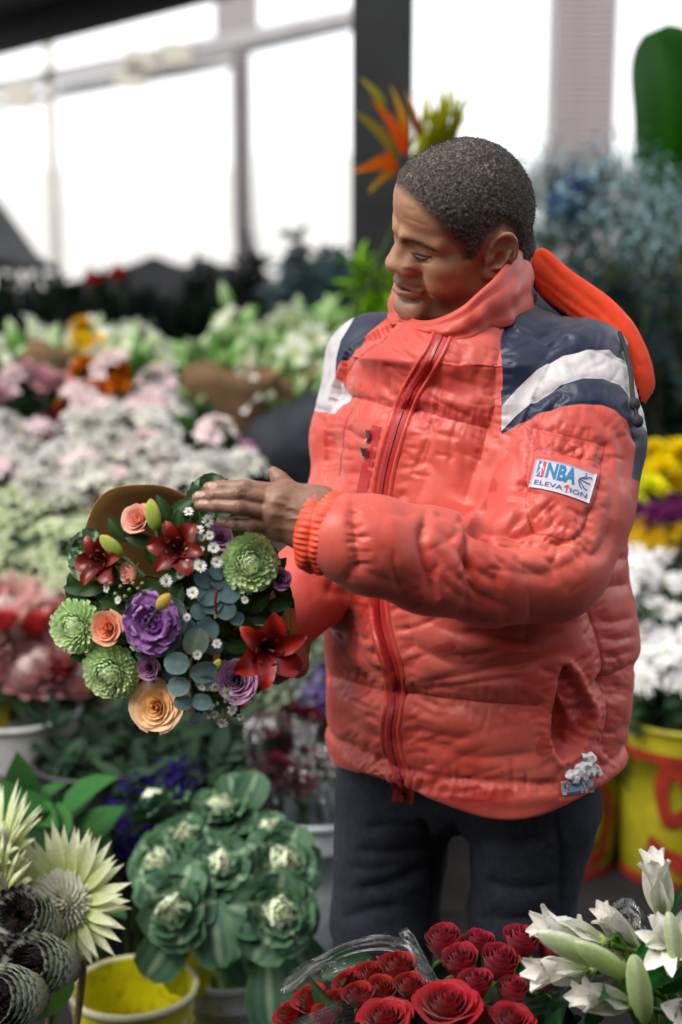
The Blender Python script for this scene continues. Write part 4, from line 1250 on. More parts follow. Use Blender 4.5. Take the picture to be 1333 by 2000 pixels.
    # hood drawstring with two knots
    cp = [cast(*q, .006)[0] for q in [(1204, 655), (1215, 690), (1224, 730), (1228, 765), (1231, 790)]]
    cp = smooth_path(cp, 6)
    rs = [.0032] * len(cp)
    pr = [('u', .002, chain(cp, rs, .001), np.mean(cp, 0), .2)]
    for q in ((1231, 795), (1236, 822)):
        c = cast(*q, .008)[0]; pr.append(('u', .002, ell(c, (.0075, .0065, .0085)), c, .012))
    c1, c2 = cast(1231, 795, .008)[0], cast(1236, 822, .008)[0]; pr.append(('u', .002, cone(c1, c2, .003, .003), (c1 + c2) / 2, .03))
    a = np.array([q for q in cp] + [c1, c2])
    V, F = mesh_sdf(pr, a.min(0) - .015, a.max(0) + .015, .0016, B=8)
    jlink('drawstring', new_mesh('drawstring', V, F, BLACK_M))
    # little black buckles where hood and collar meet
    bm = bmesh.new(); blob(1046, 582, 3, 9, .006); me = bpy.data.meshes.new('hood_buckle'); bm.to_mesh(me); bm.free(); me.materials.append(BLACK_M); jlink('hood_buckle', me)
    # woven patch on the sleeve
    build_patch([(1049, 897), (1165, 927), (1149, 983.5), (1035, 951)], 'sleeve_patch', big=True)
    build_patch([(1096, 1527), (1157, 1520), (1161, 1545), (1098, 1552)], 'hem_patch', big=False)
    # wadding coming out of the tear
    pr = []
    rng = np.random.default_rng(8)
    for px, py, r in [(1112, 1512, .007), (1128, 1502, .009), (1143, 1492, .010), (1150, 1480, .008), (1160, 1500, .008), (1138, 1514, .008), (1122, 1518, .007), (1150, 1510, .007), (1140, 1476, .005), (1168, 1512, .004)]:
        c = cast(px, py, .002)[0]; pr.append(('u', .006, ell(c, (r, r * .8, r)), c, r + .01))
    pr.append(('d', 0, lambda Q, d: .0022 * vnoise(Q * 190) + .0012 * vnoise(Q * 420), None, 0))
    a = np.array([q[3] for q in pr[:-1]])
    V, F = mesh_sdf(pr, a.min(0) - .02, a.max(0) + .02, .0013, B=8)
    jlink('wadding', new_mesh('wadding', V, F, WADDING))

def build_patch(cn, name, big):
    cn = np.array(cn, float)
    def at(u, v, off):
        top = cn[0] + (cn[1] - cn[0]) * u; bot = cn[3] + (cn[2] - cn[3]) * u
        q = top + (bot - top) * (1 - v)
        sag = -4 * u * (1 - u) * (4 if big else 1)
        return cast(q[0], q[1] + sag, 0)[0], cast(q[0], q[1] + sag, 0)[1], q
    n, k = 16, 10
    GP = np.zeros((k + 1, n + 1, 3)); nor = np.zeros_like(GP)
    for j in range(k + 1):
        for i in range(n + 1):
            a, b_, _ = at(i / n, j / k, 0); GP[j, i] = a; nor[j, i] = b_
    for _ in range(6):
        for A in (GP, nor):
            A[1:-1, :] = (A[:-2] + 2 * A[1:-1] + A[2:]) / 4
            A[:, 1:-1] = (A[:, :-2] + 2 * A[:, 1:-1] + A[:, 2:]) / 4
    nor /= np.linalg.norm(nor, axis=2, keepdims=True)
    def on(u, v, off):
        x, y = np.clip(u, 0, 1) * n, np.clip(v, 0, 1) * k
        i, j = min(int(x), n - 1), min(int(y), k - 1); fx, fy = x - i, y - j
        bl = lambda A: (A[j, i] * (1 - fx) + A[j, i + 1] * fx) * (1 - fy) + (A[j + 1, i] * (1 - fx) + A[j + 1, i + 1] * fx) * fy
        return bl(GP) + bl(nor) * off
    base = .0026
    V = []; F = []
    for off in (base, 0.0):
        for j in range(k + 1):
            for i in range(n + 1): V.append(on(i / n, j / k, off))
    W = n + 1; T = W * (k + 1)
    for j in range(k):
        for i in range(n): F.append((j * W + i, j * W + i + 1, (j + 1) * W + i + 1, (j + 1) * W + i))
    rim_ = [i for i in range(n)] + [j * W + n for j in range(k)] + [k * W + i for i in range(n, 0, -1)] + [j * W for j in range(k, 0, -1)]
    for a, b_ in zip(rim_, rim_[1:] + rim_[:1]): F.append((a, b_, b_ + T, a + T))
    pm_ = PATCH_M if big else mat('worn_patch', srgb(190, 190, 200), .85, .25, 250)
    jlink(name, new_mesh(name, V, F, pm_))
    Vv, Ff, Mi = [], [], []
    mats = [BLUE_P, NAVY_P, RED_P, PATCH_M]
    def put(polys, mi, off):
        for poly in polys:
            # cut into small pieces so that it follows the cloth
            b0 = len(Vv)
            for u, v in poly: Vv.append(on(u, v, base + off))
            Ff.append(tuple(range(b0, len(Vv)))); Mi.append(mi)
    def text(s, u0, v0, u1, v1, mi, off, bold=0.0):
        cu = bpy.data.curves.new('t', 'FONT'); cu.body = s; cu.offset = bold; cu.resolution_u = 3
        o = bpy.data.objects.new('t', cu); COL.objects.link(o)
        dg = bpy.context.evaluated_depsgraph_get(); me = o.evaluated_get(dg).to_mesh()
        co = np.array([v.co[:2] for v in me.vertices]); lo, hi = co.min(0), co.max(0)
        polys = [[((co[i][0] - lo[0]) / (hi[0] - lo[0]) * (u1 - u0) + u0, (co[i][1] - lo[1]) / (hi[1] - lo[1]) * (v1 - v0) + v0) for i in p.vertices] for p in me.polygons]
        o.evaluated_get(dg).to_mesh_clear(); bpy.data.objects.remove(o); bpy.data.curves.remove(cu)
        put(polys, mi, off)
    def stroke(pts, w, mi, off, asp=.5):
        p = smooth_path(pts, 4)
        for a, b_ in zip(p[:-1], p[1:]):
            t = (b_ - a) * (1, asp); t = t / (np.linalg.norm(t) + 1e-9); nn = np.array([-t[1], t[0]]) * w / 2 / np.array([1, asp])
            e = (b_ - a) * .06
            put([[a - nn - e, b_ - nn + e, b_ + nn + e, a + nn - e]], mi, off)
    o1 = .0007
    if big:
        text('NBA', .215, .40, .70, .93, 0, o1, .035)
        text('ELEVA', .075, .115, .535, .265, 1, o1, .004)
        text('ION', .66, .115, .93, .265, 1, o1, .004)
        stroke([(.60, .07), (.60, .19), (.60, .33)], .018, 2, o1); stroke([(.555, .23), (.60, .33)], .018, 2, o1); stroke([(.645, .23), (.60, .33)], .018, 2, o1)
    else:
        text('NBA', .26, .46, .66, .90, 0, o1, .04)
        text('ELEVATION', .16, .27, .90, .40, 1, o1, .004)
        put([[(.12, .02), (.55, .02), (.55, .2), (.12, .2)]], 0, o1); put([[(.62, .03), (.70, .03), (.70, .19), (.62, .19)]], 2, o1)
    x0, x1, y0, y1 = (.065, .185, .39, .93) if big else (.06, .22, .46, .9)
    xm = (x0 + x1) / 2
    put([[(x0, y0), (xm, y0), (xm, y1), (x0, y1)]], 0, o1); put([[(xm, y0), (x1, y0), (x1, y1), (xm, y1)]], 2, o1)
    fx = lambda q: (x0 + (x1 - x0) * q[0], y0 + (y1 - y0) * q[1])
    for poly in ([(.46, .82), (.56, .80), (.62, .90), (.54, .98), (.44, .93)], [(.18, .72), (.44, .84), (.62, .80), (.66, .66), (.56, .50), (.40, .48)], [(.40, .50), (.58, .50), (.66, .30), (.72, .04), (.56, .06), (.50, .26)], [(.40, .50), (.54, .44), (.34, .22), (.16, .02), (.04, .06), (.22, .26)],
                 [(.60, .74), (.66, .70), (.86, .56), (.92, .44), (.84, .42), (.64, .58)]):
        put([[fx(q) for q in poly]], 3, o1 * 2)
    bx, by = (.845, .62) if big else (.80, .68)
    s = 1.0 if big else .85
    for pts in ([(-.105, .02), (-.04, .0), (.09, -.03)], [(-.09, .05), (-.03, .12), (.0, .20), (-.02, .27)], [(-.09, .05), (.0, .10), (.06, .19), (.10, .14)], [(-.10, -.02), (-.03, -.12), (.02, -.22), (.06, -.24)], [(-.10, -.02), (-.07, -.16), (-.02, -.26)]):
        stroke([(bx + s * a, by + s * b_) for a, b_ in pts], .017, 1, o1)
    me = new_mesh('printed_logo', Vv, Ff, mats, False, Mi)
    link('printed_logo', me, JACKET)
build_trims()

def build_trousers():
    def leg(h, k, a, r1, r2, r3):
        return chain([h, k, a], [r1, r2, r3], .03)
    hA, kA, aA = P(770, 1560, .03), P(752, 1800, .04), np.array((.075, .06, .09))
    hB, kB, aB = P(1045, 1570, -.055), P(1020, 1800, -.02), np.array((.26, .0, .09))
    fa, fb = leg(hA, kA, aA, .092, .079, .062), leg(hB, kB, aB, .098, .074, .062)
    hip = cone(P(800, 1490, .03), P(1020, 1490, -.05), .105, .112)
    pr = [('u', .03, hip, P(910, 1490, 0), .26), ('u', .03, fa, (np.array(hA) + aA) / 2, .55), ('u', .02, fb, (np.array(hB) + aB) / 2, .55),
          ('i', .004, lambda Q: .035 - Q[:, 2], None, 0), ('d', 0, lambda Q, d: .004 * vnoise(Q * 11), None, 0)]
    V, F = mesh_sdf(pr, (-.15, -.3, 0), (.45, .35, 1.05), .0042, B=10)
    N = vert_normals(V, F); Q = proj(V); h = np.zeros(len(V))
    for pts, d, w in [([(690, 1660), (760, 1668), (840, 1660)], .004, .008), ([(680, 1740), (740, 1735), (800, 1712), (850, 1690)], .005, .009), ([(670, 1690), (720, 1700), (790, 1690)], .003, .007), ([(820, 1600), (840, 1640), (850, 1700), (835, 1800)], .004, .005), ([(700, 1620), (780, 1615), (860, 1625)], .003, .008),
                      ([(660, 1800), (720, 1780), (790, 1770)], .004, .009), ([(930, 1640), (1000, 1650), (1080, 1640)], .003, .010), ([(940, 1720), (1010, 1740), (1100, 1730)], .004, .010), ([(930, 1790), (1000, 1800), (1080, 1790)], .004, .010), ([(1080, 1600), (1095, 1680), (1090, 1780)], .003, .006), ([(880, 1600), (900, 1640), (915, 1700)], .004, .008)]:
        h -= fold(Q, N, pts, d, w)
    seam = np.minimum(poly_dist(Q, smooth_path([(822, 1600), (845, 1650), (848, 1720), (830, 1850)], 4)), poly_dist(Q, smooth_path([(1088, 1590), (1100, 1680), (1095, 1850)], 4))) / 1400
    h += .0012 * vnoise(V * 40) + .0006 * vnoise(V * 110)
    V = V + N * h[:, None]
    C = np.array(srgb(50, 52, 60)) * (1 + .18 * vnoise(V * 18) + .10 * vnoise(V * (300, 300, 60)))[:, None]
    C *= (1 - .45 * np.exp(-(seam / .0022) ** 2))[:, None]
    me = new_mesh('trousers', V, F, vcol_mat('dark_denim', rough=.9, spec=.12, sheen=.0, var=.2, vscale=120, bump=.35, bscale=1300, dist=.0008))
    set_color(me, 'col', np.clip(C, .002, 1))
    plink('trousers', me)
    for fx, fy in ((.075, .06), (.26, .0)):
        pr = [('u', .02, cone((fx, fy, .055), (fx - .07, fy - .11, .04), .048, .038), np.array((fx, fy, .05)), .3), ('u', .02, cone((fx, fy + .02, .04), (fx, fy, .09), .045, .048), np.array((fx, fy, .05)), .3), ('i', .004, lambda Q: .003 - Q[:, 2], None, 0)]
        V, F = mesh_sdf(pr, (fx - .2, fy - .25, -.01), (fx + .1, fy + .12, .16), .006, B=8)
        plink('shoe', new_mesh('shoe', V, F, mat('black_leather', (.015, .014, .014), .4, .2, 60)))
build_trousers()
# ------------------------------------------------------------------ flowers and leaves
RNG = np.random.default_rng(21)
PETAL = vcol_mat('petal', rough=.6, spec=.22, sheen=.12, var=.14, vscale=160, bump=.30, bscale=420, dist=.0008, thin=.34)
PETAL_OBJ = vcol_mat('petal_varied', rough=.65, spec=.18, sheen=.0, var=.10, vscale=90, thin=.25, hue=.035, sat=1.12)
LILY_PETAL = vcol_mat('lily_petal', rough=.36, spec=.45, var=.16, vscale=60, bump=.3, bscale=160, dist=.0012, thin=.18)
LEAF = vcol_mat('leaf', rough=.5, spec=.28, var=.18, vscale=90, bump=.2, bscale=400, dist=.0008, thin=.12, hue=.03, sat=1.3)
WAXY = vcol_mat('waxy_leaf', rough=.62, spec=.3, var=.14, vscale=120, bump=.12, bscale=500, dist=.0006, thin=.08, hue=.02, sat=1.12)
STEM_G = (.055, .10, .028)

def grid_faces(a, b):
    i, j = np.meshgrid(np.arange(a - 1), np.arange(b - 1), indexing='ij')
    q = (i * b + j).ravel()
    return np.stack([q, q + 1, q + b + 1, q + b], 1)

def blade(L, W, nu=7, nv=5, th0=.3, curl=.8, pw=1.5, cup=.35, shape=(.55, .8), tip=0.0, ruffle=0.0, nr=7, seed=0, base_w=.12, blunt=.992):
    """A petal or leaf: base at the origin, growing along +X and lifted towards +Z. Returns V, u, v."""
    u = np.linspace(0, 1, nu)[:, None]; v = np.linspace(-1, 1, nv)[None]
    pk, sh = shape                                      # where it is widest, how blunt it is
    a = sh; bexp = a * (1 - pk) / pk
    uw = u * blunt
    w = (np.clip(uw, 1e-4, 1) ** a) * (np.clip(1 - uw, 0, 1) ** bexp)
    w = w / (pk ** a * (1 - pk) ** bexp)
    w = np.maximum(w, base_w * (1 - u)) * W / 2
    ang = th0 + curl * u ** pw                          # from vertical (0) to outward and down
    ds = L / (nu - 1)
    x = np.cumsum(np.sin(ang) * ds, 0) - np.sin(ang[0]) * ds
    z = np.cumsum(np.cos(ang) * ds, 0) - np.cos(ang[0]) * ds
    nx, nz = -np.cos(ang), np.sin(ang)                  # inner side normal
    c = cup * w * v ** 2
    r = np.random.default_rng(seed)
    ph = r.uniform(0, 6.28, 3)
    rf = ruffle * W * (np.abs(v) ** 3 + u ** 6) * np.sin(nr * (u * 2.2 + .6 * np.abs(v)) + ph[0] + (v > 0) * ph[1]) * np.minimum(u * 3, 1)
    X = x + nx * (c + rf); Z = z + nz * (c + rf); Y = w * v + 0 * u
    V = np.stack([X + 0 * v, Y, Z + 0 * v], -1).reshape(-1, 3)
    return V, np.repeat(u, nv, 1).ravel(), np.repeat(v, nu, 0).ravel()

def lerpc(a, b, t):
    t = np.asarray(t)[:, None]
    return np.asarray(a) * (1 - t) + np.asarray(b) * t

def blade_mesh(name, m, colfn, **kw):
    V, u, v = blade(**kw)
    me = new_mesh(name, V, grid_faces(kw.get('nu', 7), kw.get('nv', 5)), m)
    set_color(me, 'col', np.clip(colfn(u, v), .001, 1))
    return me

def join(parts):
    """[(V, F, C)] -> one."""
    Vs, Fs, Cs, o = [], [], [], 0
    for V, F, C in parts:
        Vs.append(V); Fs.append(np.asarray(F) + o); Cs.append(C); o += len(V)
    return np.concatenate(Vs), np.concatenate(Fs), np.concatenate(Cs)

def tube(pts, rs, col, m=6, n=4):
    p = smooth_path(pts, n) if len(pts) > 2 else np.asarray(pts, float)
    if np.ndim(rs) == 0: rs = [rs, rs]
    r = np.interp(np.linspace(0, 1, len(p)), np.linspace(0, 1, len(rs)), rs)
    t = np.gradient(p, axis=0); t /= np.linalg.norm(t, axis=1, keepdims=True) + 1e-9
    a = np.cross(t, [.31, .17, .93]); a /= np.linalg.norm(a, axis=1, keepdims=True) + 1e-9; b = np.cross(t, a)
    th = np.arange(m) / m * 2 * PI
    V = p[:, None] + (np.cos(th)[None, :, None] * a[:, None] + np.sin(th)[None, :, None] * b[:, None]) * r[:, None, None]
    i, j = np.meshgrid(np.arange(len(p) - 1), np.arange(m), indexing='ij')
    A = (i * m + j).ravel(); Bq = (i * m + (j + 1) % m).ravel()
    return V.reshape(-1, 3), np.stack([A, Bq, Bq + m, A + m], 1), np.repeat(np.asarray(col, float)[None], len(p) * m, 0)

def lathe(prof, m=16, col=(.5, .5, .5), colfn=None):
    """prof: (radius, z). Outward facing."""
    pr = np.asarray(prof, float); n = len(pr)
    th = np.arange(m) / m * 2 * PI
    V = np.stack([pr[:, 0:1] * np.cos(th), pr[:, 0:1] * np.sin(th), np.repeat(pr[:, 1:2], m, 1)], -1).reshape(-1, 3)
    i, j = np.meshgrid(np.arange(n - 1), np.arange(m), indexing='ij')
    A = (i * m + j).ravel(); Bq = (i * m + (j + 1) % m).ravel()
    C = np.repeat(np.asarray(col, float)[None], n * m, 0) if colfn is None else colfn(V)
    return V, np.stack([A, Bq, Bq + m, A + m], 1), C

def mesh3(name, parts, m, smooth=True):
    V, F, C = join(parts)
    me = new_mesh(name, V, F, m, smooth)
    set_color(me, 'col', np.clip(C, .001, 1))
    return me

def RZ(a): return Matrix.Rotation(a, 4, 'Z')

# --- rose: petals wrapped round a cup, tight in the middle, rolled back outside
def rose_petal(r0, H, span, flare, roll, seed, nu=7, nv=7):
    g = np.random.default_rng(seed)
    u = np.linspace(0, 1, nu)[:, None]; v = np.linspace(-1, 1, nv)[None]
    ph = v * span / 2 * (.35 + .65 * np.sin(np.clip(u * 1.4, 0, 1) * PI / 2))
    r = r0 * (.18 + .82 * np.sin(np.clip(u * 1.15, 0, 1) * PI / 2) ** .8) + flare * u ** 2.4
    top = 1 - .16 * np.abs(v) ** 2.6 + .035 * np.sin(v * 5 + g.uniform(0, 6))
    z = H * u * top * (1 + .06 * g.uniform(0, 1) * np.exp(-(v / .35) ** 2) * u ** 3)
    out = np.clip((u - .72) / .28, 0, 1)
    r = r + roll * out ** 1.6 * (1 - .3 * np.abs(v)); z = z - roll * .75 * out ** 2.4
    r = r * (1 + .035 * np.sin(v * 4 + g.uniform(0, 6)) * u)
    V = np.stack([r * np.cos(ph), r * np.sin(ph), z + 0 * v], -1).reshape(-1, 3)
    return V, np.repeat(u, nv, 1).ravel(), np.repeat(v, nu, 0).ravel()

def make_rose(key, R, inner, outer, edge, n=20, openness=1.0, sepal=True, tall=1.0):
    """List of (name, mesh, matrix) for a rose of outer radius R; the first entry is the calyx."""
    parts = []
    cal = [lathe([(.001, -.55 * R), (.16 * R, -.50 * R), (.24 * R, -.32 * R), (.14 * R, -.18 * R)], 8, STEM_G), tube([(0, 0, -.5 * R), (0, 0, -1.6 * R), (.1 * R, 0, -2.8 * R)], [.09 * R, .08 * R], STEM_G)]
    if sepal:
        for k in range(5):
            V, u, v = blade(.95 * R, .26 * R, 5, 3, th0=.9, curl=.9, cup=.3, shape=(.3, .6))
            a = k * 2 * PI / 5; c, s = math.cos(a), math.sin(a)
            V = V @ np.array([[c, s, 0], [-s, c, 0], [0, 0, 1]]) + (0, 0, -.42 * R)
            cal.append((V, grid_faces(5, 3), np.repeat(np.array([STEM_G]) * 1.3, len(V), 0)))
    parts.append(('calyx', mesh3('calyx', cal, LEAF), Matrix()))
    for i in range(n):
        t = i / (n - 1)
        r0 = R * (.10 + .62 * t ** .85)
        H = R * (1.02 - .22 * t) * (1.15 - .15 * openness) * tall
        span = 2.9 - 1.2 * t
        fl = R * .26 * t ** 1.6 * openness; ro = R * .15 * t ** .8 * (.3 + .7 * openness)
        V, u, v = rose_petal(r0, H, span, fl, ro, 100 * len(key) + i)
        V = V + (0, 0, -.42 * R)
        me = new_mesh('petal', V, grid_faces(7, 7), PETAL)
        c = lerpc(inner, outer, np.clip(t * 1.15 - .25 * (1 - u) + .1, 0, 1))
        c = c * (1 - .0 * u)[:, None]
        e = np.clip((u - .82) / .18, 0, 1) * .8
        c = c * (1 - e[:, None]) + np.asarray(edge) * e[:, None]
        set_color(me, 'col', c)
        parts.append(('petal', me, RZ(i * 2.39996 + .1 * math.sin(i * 3.1)) @ Matrix.Rotation(.05 * math.sin(i * 5), 4, 'X')))
    return parts

def make_lily(key, L, W, base, mid, tip, curl=1.5, th0=.45, stamens=True, anther=(.20, .05, .02), spots=False):
    parts = []
    c0 = [tube([(0, 0, -.02), (0, 0, -.18 * L), (.03 * L, 0, -.8 * L)], [.06 * L, .035 * L], STEM_G), lathe([(.002, -.12 * L), (.07 * L, -.08 * L), (.09 * L, .02 * L), (.05 * L, .05 * L)], 8, np.asarray(base) * .6)]
    parts.append(('stalk', mesh3('stalk', c0, LEAF), Matrix()))
    for k in range(6):
        wide = k % 2
        kw = dict(L=L * (1 if wide else 1.02), W=W * (1.15 if wide else .82), nu=10, nv=5, th0=th0 + .06 * wide, curl=curl * (1 + .12 * math.sin(k * 4.1)), pw=2.1, cup=.42, shape=(.50, .66), ruffle=.05, seed=k + len(key))
        V, u, v = blade(**kw)
        V[:, 2] += -.03 * L * wide
        V[:, 2] -= .05 * W * np.exp(-(v / .25) ** 2) * (1 - u)
        me = new_mesh('petal', V, grid_faces(10, 5), LILY_PETAL)
        c = lerpc(base, mid, np.clip(u * 2.2, 0, 1)); c = c * (1 - np.clip(u * 2 - 1, 0, 1)[:, None]) + np.asarray(tip) * np.clip(u * 2 - 1, 0, 1)[:, None]
        c = c * (1 - .30 * np.exp(-(v / .12) ** 2) * (1 - u))[:, None]
        set_color(me, 'col', c)
        parts.append(('petal', me, RZ(k * PI / 3 + .08 * math.sin(k * 2.7))))
    if stamens:
        for k in range(6):
            a = k * PI / 3 + .5; d = np.array([math.cos(a), math.sin(a), 0])
            s = [tube([(0, 0, .02 * L), d * .10 * L + (0, 0, .28 * L), d * .26 * L + (0, 0, .48 * L)], .012 * L, np.asarray(mid) * .9, 5)]
            e = d * .26 * L + np.array([0, 0, .48 * L]); tg = np.array([-d[1], d[0], .3])
            s.append(tube([e - tg * .06 * L, e, e + tg * .06 * L], [.012 * L, .026 * L, .012 * L], anther, 5))
            parts.append(('stamen', mesh3('stamen', s, PETAL), Matrix()))
        s = [tube([(0, 0, 0), (.03 * L, 0, .35 * L), (.05 * L, .02 * L, .60 * L)], .017 * L, np.asarray(mid) * .8, 5), tube([(.05 * L, .02 * L, .60 * L), (.052 * L, .02 * L, .64 * L)], [.03 * L, .02 * L], (.10, .12, .04), 6)]
        parts.append(('pistil', mesh3('pistil', s, PETAL), Matrix()))
    return parts

def bud_mesh(name, L, r, c0, c1, m=12, rib=.16, m_=None):
    """A closed lily bud along +Z."""
    prof = [(.12, 0), (.45, .06), (.78, .18), (.98, .36), (1.0, .52), (.88, .70), (.62, .86), (.30, .96), (.05, 1.0)]
    V, F, C = lathe([(a * r, b * L) for a, b in prof], 18, c0)
    th = np.arctan2(V[:, 1], V[:, 0]); f = 1 - rib * (.5 + .5 * np.cos(3 * th)) ** 6 + .05 * np.cos(6 * th)
    V[:, 0] *= f; V[:, 1] *= f
    t = np.clip(V[:, 2] / L, 0, 1); rb = (.5 + .5 * np.cos(3 * th + PI)) ** 2
    C = lerpc(c0, c1, np.clip(1.15 * t * (.4 + .6 * rb), 0, 1))
    return mesh3(name, [(V, F, C), tube([(0, 0, .02 * L), (0, 0, -.35 * L), (.05 * L, 0, -1.0 * L)], .11 * r * 2, STEM_G)], m_ or PETAL)

def make_mum(R, n, c_in, c_out, c_tip, flat=.75, up=.35, seed=0, W=.155, curl=-1.15, name='florets'):
    """A chrysanthemum head: many spoon-shaped florets over a dome."""
    g = np.random.default_rng(seed); parts = []
    for i in range(n):
        t = (i + .5) / n
        th = math.acos(1 - t * 1.25)                     # polar angle, past the equator
        a = i * 2.39996
        Lp = R * (.50 + .50 * min(1, t * 1.5)) * g.uniform(.92, 1.06)
        V, u, v = blade(Lp, R * W * (.85 + .45 * t), 6, 3, th0=0, curl=0, cup=.75, shape=(.80, .42), base_w=.40, blunt=.965)
        bend = curl * (1.0 - .9 * t) * u ** 1.6 + .25 * t * u
        zz, xx = V[:, 2].copy(), V[:, 0].copy()
        V = np.stack([np.cos(bend) * xx + np.sin(bend) * zz, V[:, 1], -np.sin(bend) * xx + np.cos(bend) * zz], 1)
        tilt = th * 1.02 + g.uniform(-.06, .06)
        V = np.stack([np.cos(tilt) * V[:, 0] + np.sin(tilt) * V[:, 2], V[:, 1], -np.sin(tilt) * V[:, 0] + np.cos(tilt) * V[:, 2]], 1)
        c, s = math.cos(a), math.sin(a)
        V = V @ np.array([[c, s, 0], [-s, c, 0], [0, 0, 1]])
        V[:, 2] *= flat
        e = np.clip(np.abs(v) * .55 + u * .35 - .22, 0, 1) * (.45 + .55 * t)
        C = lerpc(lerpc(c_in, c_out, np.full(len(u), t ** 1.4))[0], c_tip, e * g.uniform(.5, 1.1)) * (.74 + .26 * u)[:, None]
        parts.append((V, grid_faces(6, 3), C))
    parts.append(lathe([(.001, .25 * R), (.3 * R, .12 * R), (.3 * R, -.2 * R), (.05 * R, -.35 * R), (.05 * R, -2.5 * R)], 8, np.asarray(c_out) * .5))
    return mesh3(name, parts, PETAL)

def make_daisy(R, n=15, petal=(.82, .82, .80), eye=(.55, .52, .05), seed=0, name='petals', eye_h=.16):
    g = np.random.default_rng(seed); parts = []
    for i in range(n):
        V, u, v = blade(R * g.uniform(.9, 1.05), R * .30, 5, 3, th0=1.25 + g.uniform(-.2, .2), curl=.25, cup=.2, shape=(.68, .5), base_w=.3)
        a = i * 2 * PI / n + g.uniform(-.1, .1); c, s = math.cos(a), math.sin(a)
        parts.append((V @ np.array([[c, s, 0], [-s, c, 0], [0, 0, 1]]), grid_faces(5, 3), np.repeat(np.array([petal]), len(V), 0)))
    parts.append(lathe([(.34 * R, .02 * R), (.32 * R, .10 * R), (.2 * R, eye_h * R), (.001, (eye_h + .03) * R)], 9, eye))
    parts.append(tube([(0, 0, 0), (.1 * R, 0, -1.2 * R), (0, .1 * R, -2.4 * R)], .07 * R, STEM_G, 5))
    return mesh3(name, parts, PETAL)

def leaf_col(base, vein, edge=None, veins=6, strength=.8):
    def f(u, v):
        mid = np.exp(-(v / (.07 + .12 * (1 - u))) ** 2)
        s = np.abs(np.sin(PI * (veins * (u - .35 * np.abs(v)))))
        side = np.exp(-((1 - s) / .22) ** 2 * 4) * (1 - np.abs(v)) * .8
        side = np.clip((s - .90) / .10, 0, 1) * np.clip(1.1 - np.abs(v), 0, 1) * .6
        m = np.clip(np.maximum(mid, side), 0, 1) * strength
        c = lerpc(base, vein, m)
        if edge is not None:
            e = np.clip((np.maximum(np.abs(v), u ** 3) - .80) / .2, 0, 1)
            c = c * (1 - .6 * e[:, None]) + np.asarray(edge) * .6 * e[:, None]
        return c
    return f

def place(parts, parent, M=None, only=None, labels=None):
    """Children of parent for every (name, mesh, matrix)."""
    for nm, me, Mx in parts:
        o = bpy.data.objects.new(nm, me); COL.objects.link(o); o.parent = parent
        o.matrix_basis = (M @ Mx) if M is not None else Mx
        if nm in ('florets', 'petals'): o['kind'] = 'stuff'
    return parent

def part_tree(parts, name, parent, M):
    """thing > part > sub-part: the first entry becomes the part, the rest its children."""
    nm, me, Mx = parts[0]
    o = bpy.data.objects.new(name, me); COL.objects.link(o); o.parent = parent; o.matrix_basis = M
    place(parts[1:], o)
    return o

def sc_mat(M, s): return M @ Matrix.Diagonal((s, s, s, 1))

# --- ornamental kale rosette
def make_kale(R, layers, seed=0, nu=9, nv=9):
    """layers: (count, length, width, th0, curl, colour function, ruffle, z)"""
    g = np.random.default_rng(seed); parts = []; a0 = 0
    parts.append(('stalk', mesh3('stalk', [tube([(0, 0, .05 * R), (0, 0, -.8 * R), (.05 * R, 0, -2.4 * R)], [.12 * R, .09 * R], (.16, .24, .10), 8)], LEAF), Matrix()))
    for n, L, W, th0, curl, cf, ruf, z in layers:
        for k in range(n):
            me = blade_mesh('leaf', WAXY, cf, L=L * R * g.uniform(.92, 1.08), W=W * R * g.uniform(.9, 1.08), nu=nu, nv=nv, th0=th0 + g.uniform(-.12, .12), curl=curl + g.uniform(-.2, .2), pw=1.3, cup=.28, shape=(.62, .50), ruffle=ruf, nr=9, seed=int(g.integers(1e6)), base_w=.22)
            parts.append(('leaf', me, Matrix.Translation((0, 0, z * R)) @ RZ(a0 + k * 2 * PI / n + g.uniform(-.18, .18))))
        a0 += 2.4
    return parts
# ------------------------------------------------------------------ the bouquet he holds
BQC = (352, 1188)
def bq_y(px, py):
    rho2 = min(1.1, ((px - BQC[0]) / 265) ** 2 + ((py - BQC[1]) / 255) ** 2)
    return -.300 - .045 * (1 - rho2) + (BQC[1] - py) * .00007
def bq_n(px, py, extra=(0, 0, 0)):
    n = np.array([(px - BQC[0]) / 265 * .75, -1.0, (BQC[1] - py) / 255 * .70 + .22]) + extra
    return n / np.linalg.norm(n)
bouquet = thing('bouquet', 'mixed bouquet in brown kraft paper held by the man, with roses, lilies and purple kale', 'bouquet', P(520, 1262, -.135))
BQI = Matrix.Translation(-Vector(P(520, 1262, -.135)))
def bqM(px, py, dy=0.0, n=None, spin=0.0, up=(0, 0, 1)):
    y = bq_y(px, py) + dy
    n = bq_n(px, py) if n is None else np.asarray(n, float)
    return BQI @ mat4(frame(n, up), P(px, py, y)) @ RZ(spin)
pxm = lambda r: r / 1610.0

